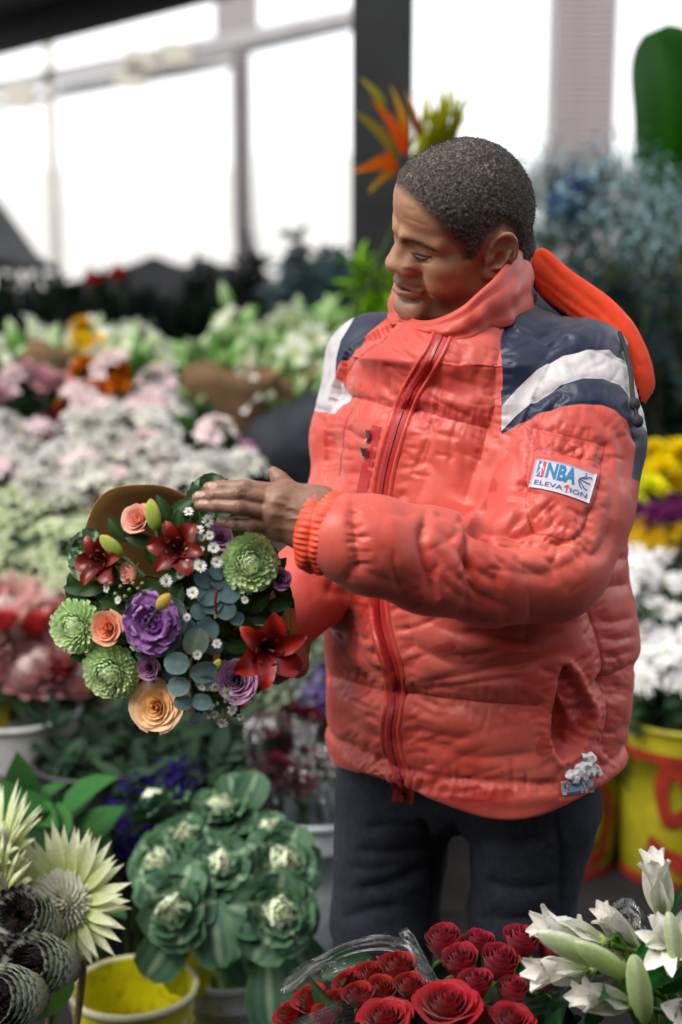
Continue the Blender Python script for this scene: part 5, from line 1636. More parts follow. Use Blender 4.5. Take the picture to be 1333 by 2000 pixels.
def build_bouquet():
    peach, peach_o, peach_e = srgb(246, 150, 84), srgb(243, 172, 136), srgb(240, 180, 150)
    lil_i, lil_o, lil_e = srgb(130, 68, 118), srgb(184, 128, 172), srgb(204, 156, 194)
    R = lambda r, *a, **k: make_rose(*a, **k)
    def rose(px, py, r, cols, key, n=18, op=1.0, dy=-.012, nrm=None, spin=0.0):
        p = make_rose(key, pxm(r), *cols, n=n, openness=op)
        part_tree(p, 'rose', bouquet, bqM(px, py, dy, nrm, spin))
    pe = (peach, peach_o, peach_e)
    rose(271, 1015, 33, (srgb(236, 140, 110), srgb(240, 178, 156), srgb(246, 192, 172)), 'a', 18, .9, nrm=(-.5, -1, .55))
    rose(211, 1226, 36, pe, 'bb', 17, .9, -.018, (-.25, -1, .30))
    rose(307, 1380, 50, (srgb(250, 200, 92), srgb(252, 220, 158), srgb(246, 204, 176)), 'ccc', 28, 1.15, -.012, (-.12, -1, .28))
    rose(257, 1119, 30, (srgb(236, 160, 140), srgb(240, 190, 172), srgb(246, 204, 188)), 'dddd', 12, .35, -.012, (-.9, -.7, .35))
    li = (lil_i, lil_o, lil_e)
    rose(430, 1049, 29, li, 'eeeee', 16, .8, -.006, (.1, -1, .5))
    rose(548, 1130, 25, li, 'ffffff', 16, .6, -.012, (.35, -1, .25))
    rose(291, 1305, 26, li, 'ggggggg', 17, .6, -.012, (-.05, -1, .25))
    rose(463, 1328, 44, li, 'hhhhhhhh', 24, 1.0, -.010, (-.1, -1, .35))
    # chrysanthemums
    gi, go, gt = srgb(242, 246, 216), srgb(212, 238, 172), srgb(142, 206, 92)
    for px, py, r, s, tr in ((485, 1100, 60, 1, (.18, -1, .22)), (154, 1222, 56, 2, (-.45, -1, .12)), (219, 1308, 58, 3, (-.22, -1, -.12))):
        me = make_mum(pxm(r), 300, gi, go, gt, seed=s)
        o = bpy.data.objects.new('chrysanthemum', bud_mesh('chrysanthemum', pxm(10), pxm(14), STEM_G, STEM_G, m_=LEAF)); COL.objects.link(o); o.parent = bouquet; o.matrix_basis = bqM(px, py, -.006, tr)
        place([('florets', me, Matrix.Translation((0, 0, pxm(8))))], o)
        # a few drooping white rays at the lower left of the head nearest his hand
    # lilies
    dk = (srgb(44, 6, 8), srgb(92, 12, 12), srgb(140, 32, 18))
    rd = (srgb(80, 8, 10), srgb(140, 20, 18), srgb(164, 36, 26))
    lilyA = make_lily('q', pxm(78), pxm(40), *dk, curl=1.5, th0=.42, anther=srgb(120, 50, 20))
    part_tree(lilyA, 'lily', bouquet, bqM(352, 1078, -.004, (-.1, -1, .45), 2.0))
    lilyB = make_lily('ww', pxm(74), pxm(38), *dk, curl=1.3, th0=.5, anther=srgb(140, 60, 24))
    part_tree(lilyB, 'lily', bouquet, bqM(212, 1098, .002, (-.55, -1, .35), .2))
    lilyC = make_lily('eee', pxm(104), pxm(50), *rd, curl=1.55, th0=.40, anther=srgb(110, 46, 20))
    part_tree(lilyC, 'lily', bouquet, bqM(513, 1262, -.020, (.34, -1, .05), .35))
    def lbud(a, b, r, c0, c1, dy=-.03):
        A, Bq = np.array(P(*a, bq_y(*a) + dy + .008)), np.array(P(*b, bq_y(*b) + dy))
        d = Bq - A
        me = bud_mesh('lily_bud', np.linalg.norm(d), pxm(r), c0, c1)
        o = bpy.data.objects.new('lily_bud', me); COL.objects.link(o); o.parent = bouquet; o.matrix_basis = BQI @ mat4(frame(d, (.3, .2, .9)), A)
    g0, g1, g2 = srgb(120, 150, 50), srgb(196, 190, 90), srgb(206, 150, 70)
    lbud((306, 1038), (294, 974), 15.5, g0, g1); lbud((240, 1086), (196, 1046), 15, g0, g1); lbud((309, 1189), (332, 1160), 13, g1, g2, -.055); lbud((420, 1312), (430, 1288), 10, g0, g1, -.03)
    # purple kale in the middle, green kale at the rim and under his hand
    pin, pout = srgb(108, 62, 122), srgb(140, 98, 152)
    lp = leaf_col(pout, srgb(176, 124, 186), srgb(176, 140, 182), 7, .5)
    lpi = leaf_col(pin, srgb(150, 92, 168), srgb(150, 104, 165), 5, .35)
    lg = leaf_col(srgb(88, 104, 98), srgb(120, 90, 130), srgb(110, 120, 110), 6, .4)
    k1 = make_kale(pxm(70), [(4, .95, 1.10, 1.0, .5, lg, .04, -.12), (6, .95, .95, .80, .55, lp, .09, -.04), (6, .74, .8, .5, .6, lp, .11, .02), (6, .54, .56, .25, .5, lpi, .13, .05), (5, .38, .42, -.02, .3, lpi, .14, .07), (4, .27, .28, -.2, 0, lpi, .13, .09)], seed=4, nu=13, nv=13)
    part_tree(k1, 'purple_kale', bouquet, bqM(303, 1216, -.010, (-.06, -1, .25), .4))
    gk = leaf_col(srgb(58, 84, 62), srgb(170, 196, 160), srgb(70, 100, 70), 7, .55)
    gki = leaf_col(srgb(96, 130, 92), srgb(205, 220, 190), srgb(110, 140, 100), 6, .6)
    k2 = make_kale(pxm(52), [(5, 1.0, 1.05, .85, .5, gk, .03, -.1), (5, .75, .85, .5, .5, gk, .03, 0), (4, .5, .6, .15, .4, gki, .03, .06), (3, .32, .4, -.1, .2, gki, .03, .1)], seed=7)
    part_tree(k2, 'green_kale', bouquet, bqM(176, 1078, .012, (-.55, -1, .4), .9))
    k3 = make_kale(pxm(56), [(6, 1.0, 1.0, .8, .5, gk, .03, -.1), (5, .75, .85, .45, .5, gki, .03, 0), (3, .4, .5, .1, .3, gki, .03, .06)], seed=9)
    part_tree(k3, 'green_kale', bouquet, bqM(412, 975, .030, (0, -1, .5), .2))
    # eucalyptus: blue-grey round leaves in pairs along a stalk
    eu = leaf_col(srgb(104, 126, 126), srgb(134, 152, 148), srgb(124, 140, 136), 5, .4)
    eud = leaf_col(srgb(84, 106, 108), srgb(104, 126, 126), None, 5, .35)
    def eleaf(px, py, r, ang, c=eu, dy=-.02, tilt=.3, asp=.9, parent=None):
        me = blade_mesh('leaf', WAXY, c, L=pxm(r) * 2, W=pxm(r) * 2 * asp, nu=8, nv=7, th0=PI / 2 - .1, curl=.25, cup=.12, shape=(.52, .42), base_w=.1, seed=int(px))
        d = np.array([math.cos(ang), 0, math.sin(ang)])
        n = bq_n(px, py, (RNG.uniform(-.25, .25), 0, RNG.uniform(-.1, .35)))
        x = d - n * (d @ n); x /= np.linalg.norm(x)
        Rm = np.stack([x, np.cross(n, x), n], 1)
        loc = np.array(P(px, py, bq_y(px, py) + dy)) - x * pxm(r)
        o = bpy.data.objects.new('leaf', me); COL.objects.link(o); o.parent = parent or bouquet
        o.matrix_basis = (parent.matrix_basis.inverted() if parent else Matrix()) @ BQI @ mat4(Rm, loc)
        return o
    def estalk(pts, dy):
        V, F, C = tube([P(x, y, bq_y(x, y) + dy + .004) for x, y in pts], [.0016, .0012], (.22, .16, .12), 6)
        me = mesh3('eucalyptus_sprig', [(V, F, C)], LEAF)
        o = bpy.data.objects.new('eucalyptus_sprig', me); COL.objects.link(o); o.parent = bouquet; o.matrix_basis = BQI
        return o
    s1 = estalk([(374, 1285), (372, 1330), (377, 1370), (384, 1410)], -.03)
    for q in [(346, 1295, 25, PI - .1), (398, 1312, 27, .1), (350, 1340, 22, PI + .15), (402, 1333, 20, .05), (358, 1371, 19, PI - .2), (394, 1370, 20, -.1), (383, 1404, 16, -1.9)]:
        eleaf(*q, parent=s1, dy=-.034)
    for q in [(350, 1270, 18, 2.6), (330, 1318, 16, 3.4), (446, 1196, 18, .3), (462, 1208, 16, -.3), (388, 1195, 17, 2.2), (400, 1215, 16, .2), (280, 1278, 15, 2.9), (420, 1385, 14, -.4)]: eleaf(*q, c=eud, parent=s1, dy=-.008)
    s2 = estalk([(424, 1110), (420, 1150), (418, 1190)], -.008)
    for q in [(400, 1130, 22, PI - .5), (424, 1118, 17, 2.0), (410, 1160, 26, PI + .4), (446, 1156, 25, -.2), (413, 1176, 24, -2.2), (440, 1190, 22, -.6), (425, 1138, 15, -.6)]:
        eleaf(*q, c=eud, parent=s2, dy=-.012)
    s3 = estalk([(430, 1255), (400, 1240), (378, 1230)], -.018)
    big = leaf_col(srgb(92, 108, 96), srgb(128, 140, 124), srgb(120, 100, 110), 5, .5)
    for q in [(383, 1253, 28, -1.9), (404, 1232, 25, .6), (418, 1262, 20, -.4), (365, 1226, 20, 2.4)]:
        eleaf(*q, c=big if q[2] == 28 else eud, parent=s3, dy=-.022 if q[2] == 28 else -.012)
    # dark leaves that fill the gaps
    dl = leaf_col(srgb(38, 58, 34), srgb(70, 92, 56), None, 6, .5)
    fill = [(330, 1130, .4), (360, 1160, 2.6), (395, 1200, .2), (455, 1205, 1.2), (470, 1180, .9), (480, 1225, 2.0), (440, 1290, .4), (330, 1290, 3.0), (260, 1160, 2.5), (240, 1150, 4.4), (300, 1080, 1.7), (330, 1100, .3), (280, 1060, 2.8), (440, 1000, .8), (235, 1040, 2.2), (190, 1150, 3.4), (160, 1150, 3.0), (170, 1180, 2.8), (345, 1150, 5.2), (500, 1180, .6), (540, 1180, .2),
            (400, 1100, 1.4), (300, 1150, 5.6), (255, 1290, 3.9), (360, 1310, 4.6), (450, 1370, 5.2), (430, 1350, 5.0), (230, 1180, 2.9), (350, 1030, 1.6), (320, 1000, 1.9), (380, 1040, 1.2), (520, 1130, .8), (500, 1300, 5.6), (340, 1190, .2), (405, 1180, 4.9), (465, 1260, 3.1), (372, 1190, 1.0), (432, 1226, 1.7)]
    rgf = np.random.default_rng(12)
    for _ in range(120):
        aa, rr = rgf.uniform(0, 6.28), math.sqrt(rgf.uniform(0, 1))
        fill.append((BQC[0] + 205 * rr * math.cos(aa), BQC[1] - 195 * rr * math.sin(aa), aa + rgf.uniform(-1.2, 1.2)))
    for i, (px, py, a) in enumerate(fill):
        me = blade_mesh('leaf', LEAF, dl, L=pxm(62), W=pxm(30), nu=7, nv=5, th0=1.1, curl=.5, cup=.2, shape=(.45, .7), seed=i)
        d = np.array([math.cos(a), -.25, math.sin(a)]); n = bq_n(px, py)
        x = d - n * (d @ n) * .8; x /= np.linalg.norm(x); yv = np.cross(n, x); yv /= np.linalg.norm(yv)
        Rm = np.stack([x, yv, np.cross(x, yv)], 1)
        o = bpy.data.objects.new('leaf', me); COL.objects.link(o); o.parent = bouquet
        o.matrix_basis = BQI @ mat4(Rm, np.array(P(px, py, bq_y(px, py) + (.006 if i < 39 else .016))) - x * pxm(25))
    # white asters with their thin branching stalks
    for i, (px, py, r, dy) in enumerate([(406, 1018, 13, -.02), (388, 1036, 12, -.022), (395, 1050, 8, -.02), (417, 1071, 12.5, -.026), (377, 1093, 13, -.03), (391, 1106, 14, -.032), (424, 1098, 12.5, -.02), (377, 1158, 13, -.024), (325, 1134, 13.5, -.03), (209, 1149, 9, -.02), (424, 1257, 10, -.03), (386, 1279, 10, -.03), (420, 1341, 11.5, -.036), (444, 1352, 13, -.036), (453, 1386, 12, -.034), (435, 1411, 12.5, -.03), (300, 1331, 12, -.006), (369, 1000, 11, -.014), (410, 1046, 10, -.02), (372, 1112, 9, -.02), (352, 1122, 10, -.018), (232, 1172, 9, -.016), (262, 1262, 9, -.016), (340, 1300, 9, -.02), (410, 1378, 10, -.03), (460, 1366, 10, -.03), (420, 1395, 9, -.028), (470, 1400, 9, -.024), (395, 1342, 8, -.036), (366, 1206, 9, -.02), (478, 1172, 9, -.014), (394, 1073, 7, -.02), (408, 1400, 6, -.03)]):
        me = make_daisy(pxm(r), 13 + i % 4, seed=i, eye=srgb(150, 160, 30))
        o = bpy.data.objects.new('aster', me); COL.objects.link(o); o.parent = bouquet
        n = bq_n(px, py, (RNG.uniform(-.35, .35), 0, RNG.uniform(-.2, .4)))
        o.matrix_basis = bqM(px, py, dy, n, RNG.uniform(0, 6))
    for pts in ([(390, 1000), (398, 1060), (405, 1120)], [(417, 1071), (405, 1090), (402, 1130)], [(420, 1341), (415, 1370), (400, 1330)], [(453, 1386), (430, 1375), (405, 1330)], [(435, 1411), (425, 1380), (400, 1340)], [(209, 1149), (235, 1140), (262, 1165)], [(240, 1130), (255, 1140), (270, 1170)]):
        V, F, C = tube([P(x, y, bq_y(x, y) - .012 + .01 * k) for k, (x, y) in enumerate(pts)], .0010, (.05, .09, .03), 5)
        o = link('aster_stalk', mesh3('aster_stalk', [(V, F, C)], LEAF), bouquet); o.matrix_basis = BQI
    # little green aster buds
    gb = [(255, 1152), (238, 1146), (262, 1140), (228, 1160), (272, 1150), (247, 1165), (218, 1140), (280, 1140), (408, 1380), (425, 1372), (396, 1376), (415, 1392), (440, 1368), (404, 1362), (428, 1395), (366, 1074), (372, 1082)]
    for i, (px, py) in enumerate(gb):
        me = bud_mesh('aster_bud', pxm(9), pxm(4), srgb(70, 100, 50), srgb(150, 170, 120), m_=LEAF)
        o = bpy.data.objects.new('aster_bud', me); COL.objects.link(o); o.parent = bouquet; o.matrix_basis = bqM(px, py, -.024, None, i)
    # a bare lily pistil
    V, F, C = tube([P(424, 1152, -.375), P(421, 1175, -.38), P(423, 1200, -.376)], [.0022, .0016], srgb(110, 24, 16), 6)
    o = link('pistil', mesh3('pistil', [(V, F, C), tube([P(423, 1199, -.376), P(422, 1207, -.376)], [.0026, .0022], srgb(130, 150, 50), 6)], PETAL), bouquet); o.matrix_basis = BQI
    # kraft paper: a cone of paper from the stems to a torn upper edge
    KR = mat('kraft_paper', srgb(150, 112, 62), .85, .12, 40, .35, 500, spec=.2, dist=.0008)
    tip = np.array(P(548, 1276, -.10))
    m, k = 96, 18
    th = np.arange(m) / m * 2 * PI
    edge = []
    for t in th:
        dx, dz = math.cos(t), math.sin(t)
        rx, rz = 236, 228
        ex = 1.0
        a = math.degrees(t) % 360
        lift = 0.0
        def bump_(c, w): d = (a - c + 180) % 360 - 180; return math.exp(-(d / w) ** 2)
        rr = .90 + .24 * bump_(116, 30) + .03 * bump_(10, 14) - .06 * bump_(250, 60) - .05 * bump_(200, 30)
        px, py = BQC[0] + rx * rr * dx, BQC[1] - rz * rr * dz
        y = -.262 + (BQC[1] - py) * .00007 - .012 * bump_(112, 40)
        edge.append(P(px, py, y))
    edge = np.array(edge)
    rings = []
    for i in range(k):
        t = i / (k - 1)
        w = t ** .85
        c = tip * (1 - w) + edge * w
        out = (edge - edge.mean(0)); out /= np.linalg.norm(out, axis=1, keepdims=True)
        rings.append(c + out * (.012 * math.sin(PI * t) + .004 * np.sin(th * 5 + 3 * t) * t + .0018 * np.sin(th * 13 + 5 * t) * t)[:, None])
    for off in (.0006,):
        rings.append(rings[-1] + out * .001); 
    V, F = loft(rings)
    me = new_mesh('kraft_wrap', V, F, KR)
    o = link('kraft_wrap', me, bouquet); o.matrix_basis = BQI
    md = o.modifiers.new('thickness', 'SOLIDIFY'); md.thickness = .0007
    # the stems below his fist
    ax = np.array([.55, .55, -.45]); ax /= np.linalg.norm(ax)
    rg = np.random.default_rng(2)
    for i in range(9):
        a = rg.uniform(0, 6.28); o3 = np.array([math.cos(a), .3, math.sin(a)]) * rg.uniform(.004, .016)
        g0 = np.array(P(520, 1262, -.135))
        V, F, C = tube([g0 - ax * .10 + o3 * .8, g0 + o3 * .6, g0 + ax * .045 + o3 * 1.3], .0026, STEM_G, 6)
        o = link('stem', mesh3('stem', [(V, F, C)], LEAF), bouquet); o.matrix_basis = BQI
build_bouquet()
# ------------------------------------------------------------------ things standing round the man
def bucket_mats(base, inner=None, worn=.0, wcol=(.5, .5, .48), rough=.45):
    m = bpy.data.materials.new('bucket_plastic'); m.use_nodes = True
    N, Lk = m.node_tree.nodes, m.node_tree.links; b = N['Principled BSDF']; b.inputs['Roughness'].default_value = rough
    tc = N.new('ShaderNodeTexCoord')
    def nz(s, d=5):
        n = N.new('ShaderNodeTexNoise'); n.inputs['Scale'].default_value = s; n.inputs['Detail'].default_value = d; Lk.new(tc.outputs['Object'], n.inputs['Vector']); return n.outputs['Fac']
    def rmp(v, a, c, t=1.0):
        r = N.new('ShaderNodeMapRange'); r.inputs['From Min'].default_value = a; r.inputs['From Max'].default_value = c; r.inputs['To Max'].default_value = t; Lk.new(v, r.inputs['Value']); return r.outputs['Result']
    def mx(f, A, Bc):
        x = N.new('ShaderNodeMix'); x.data_type = 'RGBA'; Lk.new(f, x.inputs['Factor'])
        for s_, c in (('A', A), ('B', Bc)):
            if isinstance(c, tuple): x.inputs[s_].default_value = (*c[:3], 1)
            else: Lk.new(c, x.inputs[s_])
        return x.outputs['Result']
    c = mx(rmp(nz(14), .35, .7), tuple(np.array(base) * .82), tuple(np.array(base) * 1.1))
    c = mx(rmp(nz(40, 8), .56, .66, .75), c, tuple(np.array(base) * .55 + .02))
    if worn: c = mx(rmp(nz(9, 7), .62 - worn * .2, .64 - worn * .2), c, tuple(wcol))
    Lk.new(c, b.inputs['Base Color'])
    bp = N.new('ShaderNodeBump'); bp.inputs['Strength'].default_value = .25; bp.inputs['Distance'].default_value = .002; Lk.new(nz(70), bp.inputs['Height']); Lk.new(bp.outputs['Normal'], b.inputs['Normal'])
    return m

def make_bucket(name, label, loc, rt, rb, h, m_out, m_in=None, m_rim=None, group=None, cat='bucket', handle=False, band=None, water=True):
    """A plastic bucket: body with a stepped rim, inside wall, a rolled lip and (where seen) a wire handle."""
    t = thing(name, label, cat, loc, group)
    m = 48
    def wob(V, a=.0025):
        th = np.arctan2(V[:, 1], V[:, 0]); f = 1 + a / rt * np.sin(2 * th + 1) * V[:, 2] / h
        V = V.copy(); V[:, 0] *= f; V[:, 1] *= f; return V
    k = .010
    prof = [(.001, .002), (rb - .004, 0.0), (rb, .006), (rb + (rt - rb) * .5, h * .5), (rb + (rt - rb) * .78, h * .78), (rb + (rt - rb) * .785 + .004, h * .785), (rb + (rt - rb) * .80 + .004, h * .81), (rt - .002, h * .93), (rt + .001, h - .012)]
    V, F, C = lathe(prof, m)
    body = link('body', new_mesh('body', wob(V), F, m_out), t)
    inn = [(rt - .004, h - .004), (rt - .006, h * .9), (rb + (rt - rb) * .7 - .006, h * .7), (rb - .004, .008), (.001, .006)]
    V, F, C = lathe(inn, m); link('inside_wall', new_mesh('inside_wall', wob(V), F, m_in or m_out), t)
    lip = [(rt + .001, h - .014), (rt + .006, h - .012), (rt + .0075, h - .005), (rt + .005, h), (rt - .001, h + .001), (rt - .004, h - .004)]
    V, F, C = lathe(lip, m); link('rim', new_mesh('rim', wob(V), F, m_rim or m_out), t)
    if water:
        V, F, C = lathe([(rb + (rt - rb) * .45 - .007, h * .45), (.001, h * .45)], 24); link('water', new_mesh('water', V, F, WATER), t)
    if handle:
        th = np.linspace(0, PI, 16)
        pts = np.stack([(rt + .008) * np.cos(th), -.30 * rt * np.sin(th) - .0, h - .03 - .55 * rt * np.sin(th)], 1)
        V, F, C = tube(pts, .0022, (.3, .3, .3), 6, 2); link('handle', new_mesh('handle', V, F, METAL), t)
    return t
WATER = mat('bucket_water', (.02, .025, .02), .05, .1, 10)

def cello_mat(name, g=.075, tint=(.95, .96, .97)):
    m = bpy.data.materials.new(name); m.use_nodes = True
    N, Lk = m.node_tree.nodes, m.node_tree.links
    tr = N.new('ShaderNodeBsdfTransparent'); tr.inputs['Color'].default_value = (*tint, 1)
    gl0 = N.new('ShaderNodeBsdfGlossy'); gl0.inputs['Roughness'].default_value = .2
    df = N.new('ShaderNodeBsdfDiffuse'); df.inputs['Color'].default_value = (.8, .8, .82, 1)
    gm = N.new('ShaderNodeMixShader'); gm.inputs['Fac'].default_value = .12; Lk.new(gl0.outputs['BSDF'], gm.inputs[1]); Lk.new(df.outputs['BSDF'], gm.inputs[2])
    lw = N.new('ShaderNodeLayerWeight'); lw.inputs['Blend'].default_value = .35
    rp = N.new('ShaderNodeMapRange'); rp.inputs['To Min'].default_value = g * .3; rp.inputs['To Max'].default_value = min(.28, g * 4.0)
    Lk.new(lw.outputs['Fresnel'], rp.inputs['Value'])
    ms = N.new('ShaderNodeMixShader'); Lk.new(rp.outputs['Result'], ms.inputs['Fac']); Lk.new(tr.outputs['BSDF'], ms.inputs[1]); Lk.new(gm.outputs['Shader'], ms.inputs[2])
    tc = N.new('ShaderNodeTexCoord'); nz = N.new('ShaderNodeTexNoise'); nz.inputs['Scale'].default_value = 26; nz.inputs['Detail'].default_value = 1; Lk.new(tc.outputs['Object'], nz.inputs['Vector'])
    bp = N.new('ShaderNodeBump'); bp.inputs['Strength'].default_value = .6; bp.inputs['Distance'].default_value = .006; Lk.new(nz.outputs['Fac'], bp.inputs['Height']); Lk.new(bp.outputs['Normal'], gl0.inputs['Normal'])
    Lk.new(ms.outputs['Shader'], N['Material Output'].inputs['Surface'])
    return m
CELLO = cello_mat('cellophane')

def cello_sheet(name, label, cols, group=None, seed=0, amp=.005, nr=26, nc=34, cat='wrapping'):
    """cols: a grid of control points (rows x columns); a crinkled clear film is stretched over it."""
    G = np.array(cols, float); R_, C_ = G.shape[:2]
    u = np.linspace(0, R_ - 1, nr); v = np.linspace(0, C_ - 1, nc)
    A = np.stack([smooth_path(G[i], 8)[np.clip((v * 8).astype(int), 0, (C_ - 1) * 8)] for i in range(R_)])
    if R_ == 2:
        A = np.stack([A[0], (A[0] + A[1]) / 2, A[1]]); R_ = 3; u = np.linspace(0, 2, nr)
    B_ = np.stack([smooth_path(A[:, j], 8)[np.clip((u * 8).astype(int), 0, (R_ - 1) * 8)] for j in range(nc)], 1)
    V = B_.reshape(-1, 3)
    n = np.cross(B_[1:-1, 2:] - B_[1:-1, :-2], B_[2:, 1:-1] - B_[:-2, 1:-1]); n = np.pad(n, ((1, 1), (1, 1), (0, 0)), 'edge'); n /= np.linalg.norm(n, axis=2, keepdims=True) + 1e-9
    k = vnoise(V * 14 + seed * 7); k2 = 1 - 2 * np.abs(vnoise(V * 26 + seed * 3))
    V = V + n.reshape(-1, 3) * (amp * k + amp * .4 * k2)[:, None]
    c0 = V.mean(0)
    o = link(name, new_mesh(name, V - c0, grid_faces(nr, nc), CELLO, True), None, c0)
    return tag(o, label, cat, group)

def top(parts, name, label, cat, group, loc, n, s=1.0, spin=0.0, up=(0, 0, 1)):
    """A flower as a thing of its own: an Empty with its parts under it."""
    t = thing(name, label, cat, group=group, M=sc_mat(mat4(frame(n, up), loc) @ RZ(spin), s))
    place(parts, t)
    return t

def stem_to(t, n, dest, r=.004, col=STEM_G, first=.05):
    """A stem from the back of a bloom down into its bucket."""
    p0 = np.array(t.matrix_basis.translation); n = np.asarray(n, float) / np.linalg.norm(n)
    p1 = p0 - n * first * .3; p2 = p0 - n * first; p3 = p2 * .55 + np.asarray(dest) * .45 - n * .02; d = np.asarray(dest)
    V, F, C = tube([p1, p2, p3, d], [r * .9, r, r], col, 7)
    link('stem', mesh3('stem', [(V, F, C)], LEAF), t, M=t.matrix_basis.inverted())

def build_foreground():
    g = np.random.default_rng(77)
    # ---------------- white bucket of ornamental kale
    gw = bucket_mats(srgb(178, 180, 184), worn=.12, wcol=srgb(120, 118, 116))
    kb = P(446, 1882, .40); hk = kb[2]
    make_bucket('bucket', 'white plastic bucket holding the ornamental kale', (kb[0], kb[1], 0), .098, .078, hk, gw)
    lo = leaf_col(srgb(66, 98, 78), srgb(178, 196, 168), srgb(92, 126, 84), 8, .6)
    lm0 = leaf_col(srgb(76, 112, 86), srgb(196, 212, 186), srgb(84, 120, 76), 7, .65)
    def lm(u, v):
        w = np.clip(1.6 - u * 2.1 - .35 * np.abs(v) + .25 * np.abs(np.sin(9 * v + 14 * u)), 0, 1)
        return lm0(u, v) * (1 - w[:, None]) + np.array(srgb(226, 230, 214)) * w[:, None]
    def li(u, v):
        c = lerpc(srgb(240, 240, 234), srgb(190, 212, 166), np.clip(u * 1.8 - 1.25 + .4 * np.abs(v), 0, 1)); return c
    def lc(u, v):
        return lerpc(srgb(242, 242, 230), srgb(216, 228, 180), np.clip(u * 2 - 1.2, 0, 1))
    S = 1 / 1150
    protos = []
    for s in range(3):
        protos.append(make_kale(1.0, [(5, 1.12, 1.25, 1.05, .65, lo, .035, -.22), (5, .98, 1.12, .82, .50, lo, .04, -.12), (5, .78, .92, .62, .35, lm, .05, -.05), (4, .66, .84, .70, .0, lm, .04, .0), (5, .74, .76, 1.15, -1.75, li, .035, .06), (4, .66, .62, .98, -1.5, lc, .035, .14), (3, .58, .46, .62, -1.1, lc, .03, .22)], seed=30 + s))
    def kale(px, py, r, y, n, i, label, spin=0.0):
        t = top(protos[i % 3], 'ornamental_kale', label, 'kale', 'ornamental kale in the white bucket', P(px, py, y), n, r * S, spin)
        stem_to(t, n, (kb[0] + g.uniform(-.04, .04), kb[1] + g.uniform(-.04, .04), hk * .5), .006, (.16, .24, .10), .06)
    kale(538, 1786, 88, .25, (.30, -.9, .55), 0, 'large kale head lowest and nearest the man, with a tall cream heart', .3)
    kale(546, 1690, 82, .34, (.28, -.8, .65), 1, 'kale head beside the man with a pale feathery heart and wide leaves', 1.1)
    kale(432, 1690, 66, .32, (.05, -.8, .7), 2, 'small tight kale head in the middle of the white bucket bunch', 2.0)
    kale(322, 1690, 76, .36, (-.30, -.75, .6), 0, 'kale head above the yellow bucket with a closed green heart', 4.0)
    kale(342, 1772, 78, .26, (-.12, -.95, .45), 1, 'kale head just over the yellow bucket rim with a cream bud', 2.7)
    kale(312, 1588, 74, .46, (-.5, .35, .85), 2, 'kale head facing away, showing the veined backs of its leaves', 0.4)
    kale(432, 1592, 72, .46, (.0, -.35, .95), 0, 'kale head at the back of the bunch with upright green leaves', 1.9)
    kale(366, 1640, 60, .40, (-.1, -.6, .8), 1, 'half hidden kale head with a ruffled white heart among green ones', 3.1)
    kale(520, 1632, 58, .44, (.2, -.4, .9), 2, 'kale head at the back near the white bucket of carnations', .9)
    # a few big lower leaves
    for i, (px, py, a, y) in enumerate([(330, 1842, -2.2, .27), (525, 1925, -1.5, .26), (420, 1810, -1.4, .26), (580, 1860, -.9, .28), (375, 1870, -1.9, .30), (470, 1850, -1.2, .30), (490, 1540, 1.2, .48), (455, 1545, 1.7, .48)]):
        me = blade_mesh('kale_leaf', WAXY, lo if i != 4 else leaf_col(srgb(180, 180, 40), srgb(200, 200, 90)), L=.12 if i < 6 else .085, W=.085 if i < 6 else .066, nu=9, nv=9, th0=1.2, curl=.6, cup=.2, shape=(.62, .5), ruffle=.03, seed=i, base_w=.2)
        d = np.array([math.cos(a), -.35, math.sin(a)]); n = np.array([.1, -1, .35]); x = d - n * (d @ n) / (n @ n); x /= np.linalg.norm(x); n = n / np.linalg.norm(n)
        lab = ['broad kale leaf hanging over the yellow bucket', 'broad kale leaf hanging down over the white bucket', 'kale leaf hanging in the middle under the small head', 'kale leaf beside the roses wrapping', 'yellowing kale leaf over the bucket rim', 'kale leaf tucked behind the lowest head', 'upright kale leaf at the top of the bunch', 'second upright kale leaf at the top beside it'][i]
        tag(link('kale_leaf', me, None, M=mat4(np.stack([x, np.cross(n, x), n], 1), np.array(P(px, py, y)) - x * .05)), lab, 'leaf', 'loose lower kale leaves')
    # ---------------- yellow bucket
    yi = bucket_mats(srgb(214, 206, 18), worn=.02, wcol=srgb(235, 232, 120), rough=.35)
    yo = bucket_mats(srgb(186, 180, 40), worn=.16, wcol=srgb(190, 186, 160))
    yr = bucket_mats(srgb(200, 196, 150), worn=.18, wcol=srgb(150, 140, 110))
    yb = P(262, 1922, .22)
    make_bucket('bucket', 'empty yellow bucket with a worn cream rim', (yb[0], yb[1], 0), .103, .082, yb[2], yo, yi, yr, handle=True, water=False)
    # ---------------- proteas in a bucket by the camera
    pb = P(40, 2080, -.12)
    make_bucket('bucket', 'grey bucket under the black and white proteas', (pb[0] - .02, pb[1], 0), .11, .09, pb[2] - .06, bucket_mats(srgb(110, 110, 108)))
